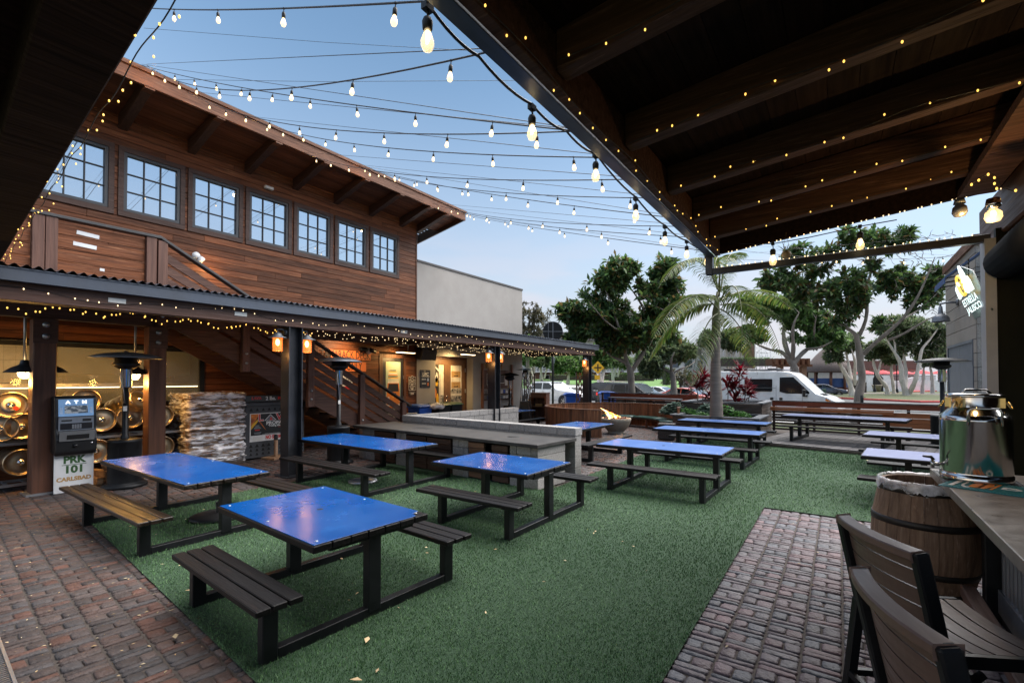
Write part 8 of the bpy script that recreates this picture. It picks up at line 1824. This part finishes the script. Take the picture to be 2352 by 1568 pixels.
MB().ball(e_ + Vector((0, 0, -.45)), .06, 12, 6).build('bulb', M['white'], gl)
# neon beer sign hung by chains below the cross rail
NX = 1.24; nb_ = onX(*zp(392, 1158, 3750, 900, 3.136), NX); ntl = onX(*zp(250, 815, 3750, 900, 3.136), NX); nbr = onX(*zp(575, 1052, 3750, 900, 3.136), NX)
ex, ey = nbr - nb_, ntl - nb_
nm4 = Matrix(((ex.x, ey.x, -1, nb_.x), (ex.y, ey.y, 0, nb_.y), (ex.z, ey.z, 0, nb_.z), (0, 0, 0, 1)))       # unit square of the sign, outward is -X
nn_ = thing('neon_sign', 'glowing white neon sign reading ESTRELLA JALISCO with yellow roundel hung on chains', 'neon sign', tuple(nb_))
MB().add([nm4 @ Vector(p) for p in ((-.06, -.06, -.06), (1.06, -.06, -.06), (1.06, 1.3, -.06), (.5, 1.75, -.06), (-.06, 1.15, -.06), (-.06, -.06, -.05), (1.06, -.06, -.05), (1.06, 1.3, -.05), (.5, 1.75, -.05), (-.06, 1.15, -.05))], [(4, 3, 2, 1, 0), (5, 6, 7, 8, 9), (0, 1, 6, 5), (1, 2, 7, 6), (2, 3, 8, 7), (3, 4, 9, 8), (4, 0, 5, 9)]).build('back_panel', M['neon_back'], nn_)
def neon_text(s_, u0, u1, v0, v1):
    o = text(s_, 1.0, Matrix.Identity(4), M['neon'], parent=None, depth=.0, bold=.012); co = [v.co.copy() for v in o.data.vertices]; xs = [c.x for c in co]; ys2 = [c.y for c in co]
    inv = root_matrix(nn_).inverted()
    for v, c in zip(o.data.vertices, co): v.co = inv @ (nm4 @ Vector((u0 + (u1 - u0) * (c.x - min(xs)) / (max(xs) - min(xs)), v0 + (v1 - v0) * (c.y - min(ys2)) / (max(ys2) - min(ys2)), .0)))
    o.parent = nn_; o.name = 'lettering'
neon_text('ESTRELLA', .0, 1.0, .34, .58); neon_text('JALISCO', .05, 1.02, .02, .28)
def ntube(pts, r=.013, m='neon'): MB().tube([nm4 @ Vector((a, b, .01)) for a, b in pts], r, 6).build('tube', M[m], nn_)
ntube([(.02, .66), (.02, .98), (.08, 1.06), (.14, .98), (.14, .70)]); ntube([(.18, .70), (.18, 1.1), (.25, 1.18), (.3, 1.06)])
ntube([(.70, .66), (.70, 1.32), (.78, 1.62), (.86, 1.32), (.86, .66)]); ntube([(.90, .66), (.90, 1.02), (.97, 1.12), (1.02, .98), (1.02, .66)]); ntube([(.62, .72), (.62, 1.0), (.66, 1.1)]); ntube([(.7, .95), (1.0, .95)])
ntube([(.42 + .20 * math.cos(a), 1.02 + .36 * math.sin(a)) for a in np.linspace(0, 6.2832, 26)], .015, 'neon_yellow')
o = text('SD', 1.0, Matrix.Identity(4), M['neon_yellow'], depth=0, bold=.05); co = [v.co.copy() for v in o.data.vertices]; inv = root_matrix(nn_).inverted()
for v, c in zip(o.data.vertices, co): v.co = inv @ (nm4 @ Vector((.42 + c.x * .17, 1.02 + c.y * .42, .0)))
o.parent = nn_; o.name = 'monogram'
for u in (.25, .9):
    p = nm4 @ Vector((u, 1.25, -.03)); mb = MB(); z = p.z
    while z < 3.42: mb.box((p.x, p.y + .004 * math.sin(z * 90), z), (.012, .012, .03)); z += .04
    mb.build('chain', M['black_metal'], nn_)

#--- far side of the road
def far_box(name, mb, m, par): return mb.build(name, m, par)
# apartments on the left
dp = 88; A_l, A_r = deep(1150, 870, dp), deep(1500, 870, dp); ad = Vector((A_r.x - A_l.x, A_r.y - A_l.y, 0)); AL = ad.length; ad.normalize(); an_ = Vector((ad.y, -ad.x, 0)); gz = .6
ap = thing('apartment_block', 'three storey apartment block with white balconies behind the lawn', 'building', (A_l.x, A_l.y, gz))
AM = frame((A_l.x, A_l.y, gz), ad, (0, 0, 1))
fl_h = 2.75
MB().prism(rect(0, 0, AL, fl_h * 3 + .2), 9, AM, -9).build('wall', M['apt_wall'], ap)
MB().prism(rect(-.2, 0, AL + .2, fl_h), .05, AM, .005).build('ground_floor', M['apt_brick'], ap)
MB().prism([(-.6, fl_h * 3 + .2), (AL + .6, fl_h * 3 + .2), (AL - 1, fl_h * 3 + 1.8), (1, fl_h * 3 + 1.8)], 10, AM, -9.4).build('roof', M['apt_roof'], ap)
for f in (0, 1, 2):
    for i in range(9):
        u = 1.2 + i * AL / 9.3; z = f * fl_h + .75
        wf = MB().prism(rect(u - .08, z - .08, u + 1.75, z + 1.45), .06, AM, .06).build('window', M['apt_white'], ap); MB().prism(rect(u, z, u + 1.67, z + 1.37), .02, AM, .125).build('pane', M['car_glass'], wf)
for f in (1, 2):
    for i in range(5):
        u = .4 + i * AL / 5.1; w_ = AL / 5.1 - .9; b_ = MB(); b_.prism(rect(u, f * fl_h - .15, u + w_, f * fl_h + .05), 1.5, AM, .1); b_.prism(rect(u, f * fl_h + .95, u + w_, f * fl_h + 1.05), .1, AM, 1.5)
        k = 0
        while k * .55 < w_: b_.prism(rect(u + k * .55, f * fl_h + .05, u + k * .55 + .09, f * fl_h + .95), .08, AM, 1.51); k += 1
        for k in range(int(w_ / 1.1)): b_.prism([(u + k * 1.1 + .09, f * fl_h + .05), (u + k * 1.1 + .16, f * fl_h + .05), (u + k * 1.1 + 1.1, f * fl_h + .95), (u + k * 1.1 + 1.0, f * fl_h + .95)], .04, AM, 1.52)
        b_.build('balcony', M['apt_white'], ap)
# long white building behind the palm
dp = 100; W_l, W_r = deep(1470, 870, dp), deep(1720, 870, dp); wd_ = Vector((W_r.x - W_l.x, W_r.y - W_l.y, 0)); WL_ = wd_.length; wd_.normalize(); WM = frame((W_l.x, W_l.y, 0), wd_, (0, 0, 1))
wb = thing('white_building', 'long white building with dark windows far behind the palm', 'building', (W_l.x, W_l.y, 0)); MB().prism(rect(0, 0, WL_, 7.0), 8, WM, -8).build('wall', M['apt_white'], wb)
MB().prism([(-.5, 7.0), (WL_ + .5, 7.0), (WL_ - 1, 8.4), (1, 8.4)], 9, WM, -8.5).build('roof', M['apt_roof'], wb)
for i in range(8):
    for z in (1.4, 4.4): wf = MB().prism(rect(1 + i * 2.8, z, 2.6 + i * 2.8, z + 1.5), .05, WM, .01).build('window', M['door_grey'], wb)
# house under scaffolding with the blue tarpaulin
dp = 96; h0_, h1_ = deep(1628, 830, dp), deep(1735, 830, dp); hd_ = Vector((h1_.x - h0_.x, h1_.y - h0_.y, 0)); HL = hd_.length; hd_.normalize(); HM = frame((h0_.x, h0_.y, 0), hd_, (0, 0, 1)); hz0 = deep(1640, 790, dp).z; hz1 = deep(1665, 762, dp).z
hs = thing('scaffolded_house', 'house with blue tarpaulin roof wrapped in scaffolding behind the palm', 'building', (h0_.x, h0_.y, 0)); MB().prism(rect(0, 0, HL, hz0), 8, HM, -8).build('wall', M['apt_wall'], hs)
MB().prism([(-.4, hz0), (HL * .62, hz0), (HL * .42, hz1), (HL * .2, hz1)], 7, HM, -7.5).build('roof', M['apt_roof'], hs); MB().prism([(HL * .30, hz0 + .05), (HL * .64, hz0 + .05), (HL * .46, hz1 + .1), (HL * .38, hz1 + .1)], .3, HM, .02).build('tarpaulin', M['tarp'], hs); MB().prism(rect(HL * .66, 0, HL * .98, hz1 + 1.2), 5, HM, -5).build('tower', M['apt_brick'], hs)
def scaffold(label, px0, px1, py0, py1, dep, nx_, nz_):
    a, b = deep(px0, py1, dep), deep(px1, py1, dep); t = thing('scaffolding', label, 'scaffolding', (a.x, a.y, 0)); zt_, zb_ = deep(px0, py0, dep).z, 0; d_ = (b - a); d_.z = 0; bk = Vector((-d_.y, d_.x, 0)).normalized() * -1.2
    mb = MB()
    for k in range(nx_ + 1):
        for o_ in (Vector(), bk): p = a + d_ * k / nx_ + o_; mb.tube([(p.x, p.y, zb_), (p.x, p.y, zt_)], .05, 5)
    for j in range(nz_ + 1):
        z = zb_ + (zt_ - zb_) * j / nz_
        for o_ in (Vector(), bk): mb.tube([(a.x + o_.x, a.y + o_.y, z), (b.x + o_.x, b.y + o_.y, z)], .045, 5)
        if j < nz_: mb.tube([(a.x, a.y, z), (b.x, b.y, z + (zt_ - zb_) / nz_)], .04, 5)
    mb.build('frame_tubes', M['zinc'], t)
scaffold('open scaffolding tower beside the tree behind the white van', 1738, 1763, 789, 842, 92, 2, 5); scaffold('scaffolding in front of the blue tarpaulin roof', 1640, 1700, 757, 830, 94, 4, 4)
# thatched pavilion
dp = 66; tcx = deep(1900, 870, dp); th_ = thing('thatched_pavilion', 'round thatched roof pavilion on timber posts across the road', 'pavilion', (tcx.x, tcx.y, -.1)); ez = deep(1900, 853, dp).z; tz = deep(1900, 800, dp).z; tr = 50 * dp / FPX
MB().lathe([(tr * .94, ez - .12), (tr, ez), (tr * .72, ez + (tz - ez) * .38), (tr * .45, ez + (tz - ez) * .70), (tr * .22, ez + (tz - ez) * .93), (.25, tz), (0, tz + .1)], (tcx.x, tcx.y, 0), 40).build('roof', M['thatch'], th_)
for i in range(9): a = i * 2 * math.pi / 9; MB().tube([(tcx.x + tr * .86 * math.cos(a), tcx.y + tr * .86 * math.sin(a), -.1), (tcx.x + tr * .86 * math.cos(a), tcx.y + tr * .86 * math.sin(a), ez)], .16, 8).build('post', M['timber_v'], th_)
mb = MB(); mb.lathe([(tr * .8, .9), (tr * .8, 2.1)], (tcx.x, tcx.y, 0), 24); mb.build('windbreak', M['awning'], th_); MB().lathe([(tr * .82, -.1), (tr * .82, .9)], (tcx.x, tcx.y, 0), 24).build('base_wall', M['timber_x'], th_)
# pergola over the pink sign wall
dp = 58; pgl, pgr = deep(1775, 870, dp), deep(1866, 870, dp); pd_ = pgr - pgl; pd_.z = 0; pgL = pd_.length; pd_.normalize(); PMx = frame((pgl.x, pgl.y, 0), pd_, (0, 0, 1)); pz = deep(1800, 842, dp).z; pzt = deep(1800, 821, dp).z
pg = thing('pergola', 'brown timber pergola with stepped beams beyond the white van', 'pergola', (pgl.x, pgl.y, 0))
for k in range(3): MB().prism(rect(k * .12, pz + k * (pzt - pz) / 3, pgL - k * .12, pz + (k + .75) * (pzt - pz) / 3), .25, PMx, -.2 - k * .3).build('beam', M['fascia'], pg)
for k in range(7): MB().prism(rect(.3 + k * pgL / 7.5, pz + .25, .3 + k * pgL / 7.5 + .3, pzt - .1), 2.4, PMx, -2.2).build('joist', M['fascia'], pg)
for u in (.8, pgL - 1.2): MB().prism(rect(u, -.1, u + .6, pz), .6, PMx, -.7).build('pillar', M['apt_brick'], pg)
# restaurant terrace
dp = 80; rl, rr_ = deep(1960, 870, dp), deep(2200, 870, dp); rd_ = rr_ - rl; rd_.z = 0; rL = rd_.length; rd_.normalize(); RM = frame((rl.x, rl.y, 0), rd_, (0, 0, 1)); U = lambda px: (deep(px, 870, dp) - rl).dot(rd_); Zp = lambda py: deep(2000, py, dp).z
rw = thing('terrace_wall', 'white curved terrace wall with black arched gate and railings', 'wall', (rl.x, rl.y, 0)); u1, u2 = U(2070), U(2095)
MB().prism([(0, -.1), (rL, -.1), (rL, Zp(873)), (u2 + .6, Zp(873)), (u2, Zp(866)), (u1 - .4, Zp(874)), (U(2045), Zp(876)), (U(2040), Zp(862)), (0, Zp(862))], .3, RM).build('wall', M['white'], rw)
gu = U(2002); MB().prism([(gu, -.1), (gu + 1.7, -.1), (gu + 1.7, 2.1), (gu + 1.3, 2.6), (gu + .4, 2.6), (gu, 2.1)], .05, RM, .3).build('gate', M['black_metal'], rw)
mb = MB()
for k in range(60): mb.prism(rect(U(2045) + k * .13, Zp(876), U(2045) + k * .13 + .03, Zp(863)), .03, RM, -.1)
mb.prism(rect(U(2045), Zp(863), U(2045) + 7.8, Zp(863) + .06), .04, RM, -.1); mb.build('railing', M['black_metal'], rw)
rb2 = thing('restaurant', 'cream restaurant with red tiled roof behind the red umbrellas', 'building', (rl.x, rl.y, 0)); MB().prism(rect(-1, -.1, rL, Zp(846)), 8, RM, -16).build('wall', M['apt_wall'], rb2); MB().prism([(-1.5, Zp(846)), (rL + .5, Zp(846)), (rL - 1, Zp(824)), (1, Zp(824))], 9, RM, -16.5).build('roof', M['tile_roof'], rb2)
um = None
for i, (px, lab) in enumerate(((1985, 'red parasol at the outer end of the row, by the thatched pavilion'), (2028, 'red parasol behind the black arched gate'), (2072, 'red parasol seen between the thin white trunks'), (2118, 'red parasol right of the wide V shaped tree'), (2162, 'red parasol next to the grey block building'))):
    q = deep(px, 870, dp + 3)
    if um is None:
        um = thing('parasol', lab, 'parasol', (q.x, q.y, 0), 0, 'red parasols on the far terrace'); z0_, z1_ = Zp(858), Zp(849); MB().lathe([(1.75, z0_), (1.6, z0_ + .1), (.8, (z0_ + z1_) / 2 + .1), (.05, z1_), (0, z1_ + .1)], n=8, smooth=False).build('canopy', M['red_cloth'], um, lo=1); MB().tube([(0, 0, 0), (0, 0, z1_)], .05, 6).build('pole', M['timber_v'], um, lo=1)
    else: again(um, (q.x, q.y, 0), i * .3, lab)
pt2 = deep(2014, 893, 78); t = thing('stone_pot', 'large pale stone pot beside the black arched gate', 'pot', (pt2.x, pt2.y, -.1)); MB().lathe([(0, 0), (.45, 0), (.62, .9), (.72, 1.0), (.72, 1.12), (.6, 1.12), (.5, .95), (0, .95)], n=20).build('pot', M['bowl'], t, lo=1)
def lamp_post(px, py_top, dep, label, h_base=-.1):
    q = deep(px, 880, dep); t = thing('street_lamp', label, 'street lamp', (q.x, q.y, h_base), 0, 'old style street lamps'); H_ = deep(px, py_top, dep).z - h_base
    MB().lathe([(.22, 0), (.2, .4), (.1, .6), (.07, 1.0), (.06, H_ - .9), (.1, H_ - .85), (0, H_ - .8)], n=12).build('post', M['black_metal'], t, lo=1); MB().lathe([(.12, H_ - .85), (.24, H_ - .3), (.26, H_ - .28), (.12, H_ - .12), (.03, H_), (0, H_)], n=8, smooth=False).build('lantern', M['pane'] if False else M['door_grey'], t, lo=1); MB().lathe([(.25, H_ - .3), (.28, H_ - .26), (.05, H_ - .03), (0, H_ - .02)], n=8).build('cap', M['black_metal'], t, lo=1)
lamp_post(1271, 818, 56, 'dark street lamp standing on the lawn'); lamp_post(1612, 812, 60, 'dark street lamp between the palm fronds'); lamp_post(2009, 815, 76, 'dark street lamp behind the white trunks'); lamp_post(2060, 826, 72, 'dark twin street lamp beside the wide V shaped tree')
q = deep(1373, 880, 40); t = thing('road_sign', 'yellow diamond crossroad sign on a pale post', 'road sign', (q.x, q.y, -.1), R(YAW)); zc = deep(1373, 844, 40).z + .1; s_ = 15 * 40 / FPX
MB().tube([(0, 0, 0), (0, 0, zc + .2)], .05, 8).build('post', M['white'], t, lo=1); bd = MB().prism([(0, -s_), (s_, 0), (0, s_), (-s_, 0)], .02, frame((0, -.06, zc), (1, 0, 0), (0, 0, 1))).build('board', M['yellow'], t, lo=1); MB().prism(rect(-.05, -.3, .05, .3), .006, frame((0, -.082, zc), (1, 0, 0), (0, 0, 1))).prism(rect(-.3, -.05, .3, .05), .008, frame((0, -.082, zc), (1, 0, 0), (0, 0, 1))).build('cross', M['black_ink'], bd, lo=1); MB().prism(rect(-.22, -.25, .22, .12), .02, frame((-.05, -.06, zc - s_ - .2), (1, 0, 0), (0, 0, 1))).build('lower_plate', M['yellow'], t, lo=1)
q = deep(1270, 880, 30); t = thing('round_sign', 'large round black sign seen from behind above the canopy roof', 'sign', (q.x, q.y, -.1), R(YAW)); zc = deep(1270, 761, 30).z + .1; s_ = 23 * 30 / FPX
MB().lathe([(0, -.04), (s_, -.04), (s_, .04), (0, .04)], (0, 0, zc), 36, Matrix.Rotation(R(90), 3, 'X'), False).build('disc', M['black_metal'], t, lo=1); MB().b2((-.025, -.07, zc - s_), (.025, -.041, zc + s_)).b2((-s_, -.066, zc - .02), (s_, -.042, zc + .02)).b2((-s_ * .48, -.062, zc - s_ * .85), (-s_ * .48 + .03, -.041, zc + s_ * .85)).build('rib', M['pewter'], t, lo=1); MB().tube([(0, .06, 0), (0, .06, zc)], .07, 10).build('post', M['black_metal'], t, lo=1)
q = deep(2164, 908, 50); t = thing('bollard', 'short white bollard on the planted island kerb', 'bollard', (q.x, q.y, -.1)); MB().lathe([(.14, 0), (.14, 1.55), (.1, 1.6), (0, 1.6)], n=14).build('post', M['white_paint'], t, lo=1)
q = deep(1895, 908, 62); t = thing('utility_box', 'small pale green utility post on the island grass', 'utility box', (deep(1893, 900, 58).x, deep(1893, 900, 58).y, -.1)); MB().b2((-.2, -.2, 0), (.2, .2, .9)).build('box', M['kale_leaf'], t, bevel=.04, lo=1)
for i, (y0, y1, z0_, z1_, lab) in enumerate(((65, 125, 0, 0, 'thin overhead wire high across the dusk sky'), (182, 185, 0, 0, 'thin overhead wire just below the second bulb string'))):
    a, b = deep(330, y0, 30), deep(1220, y1 + 0, 26); t = thing('overhead_wire', lab, 'wire', tuple((a + b) / 2)); MB().tube([a, (a + b) / 2 - Vector((0, 0, .12)), b], .012, 4).build('cable', M['wire'], t)
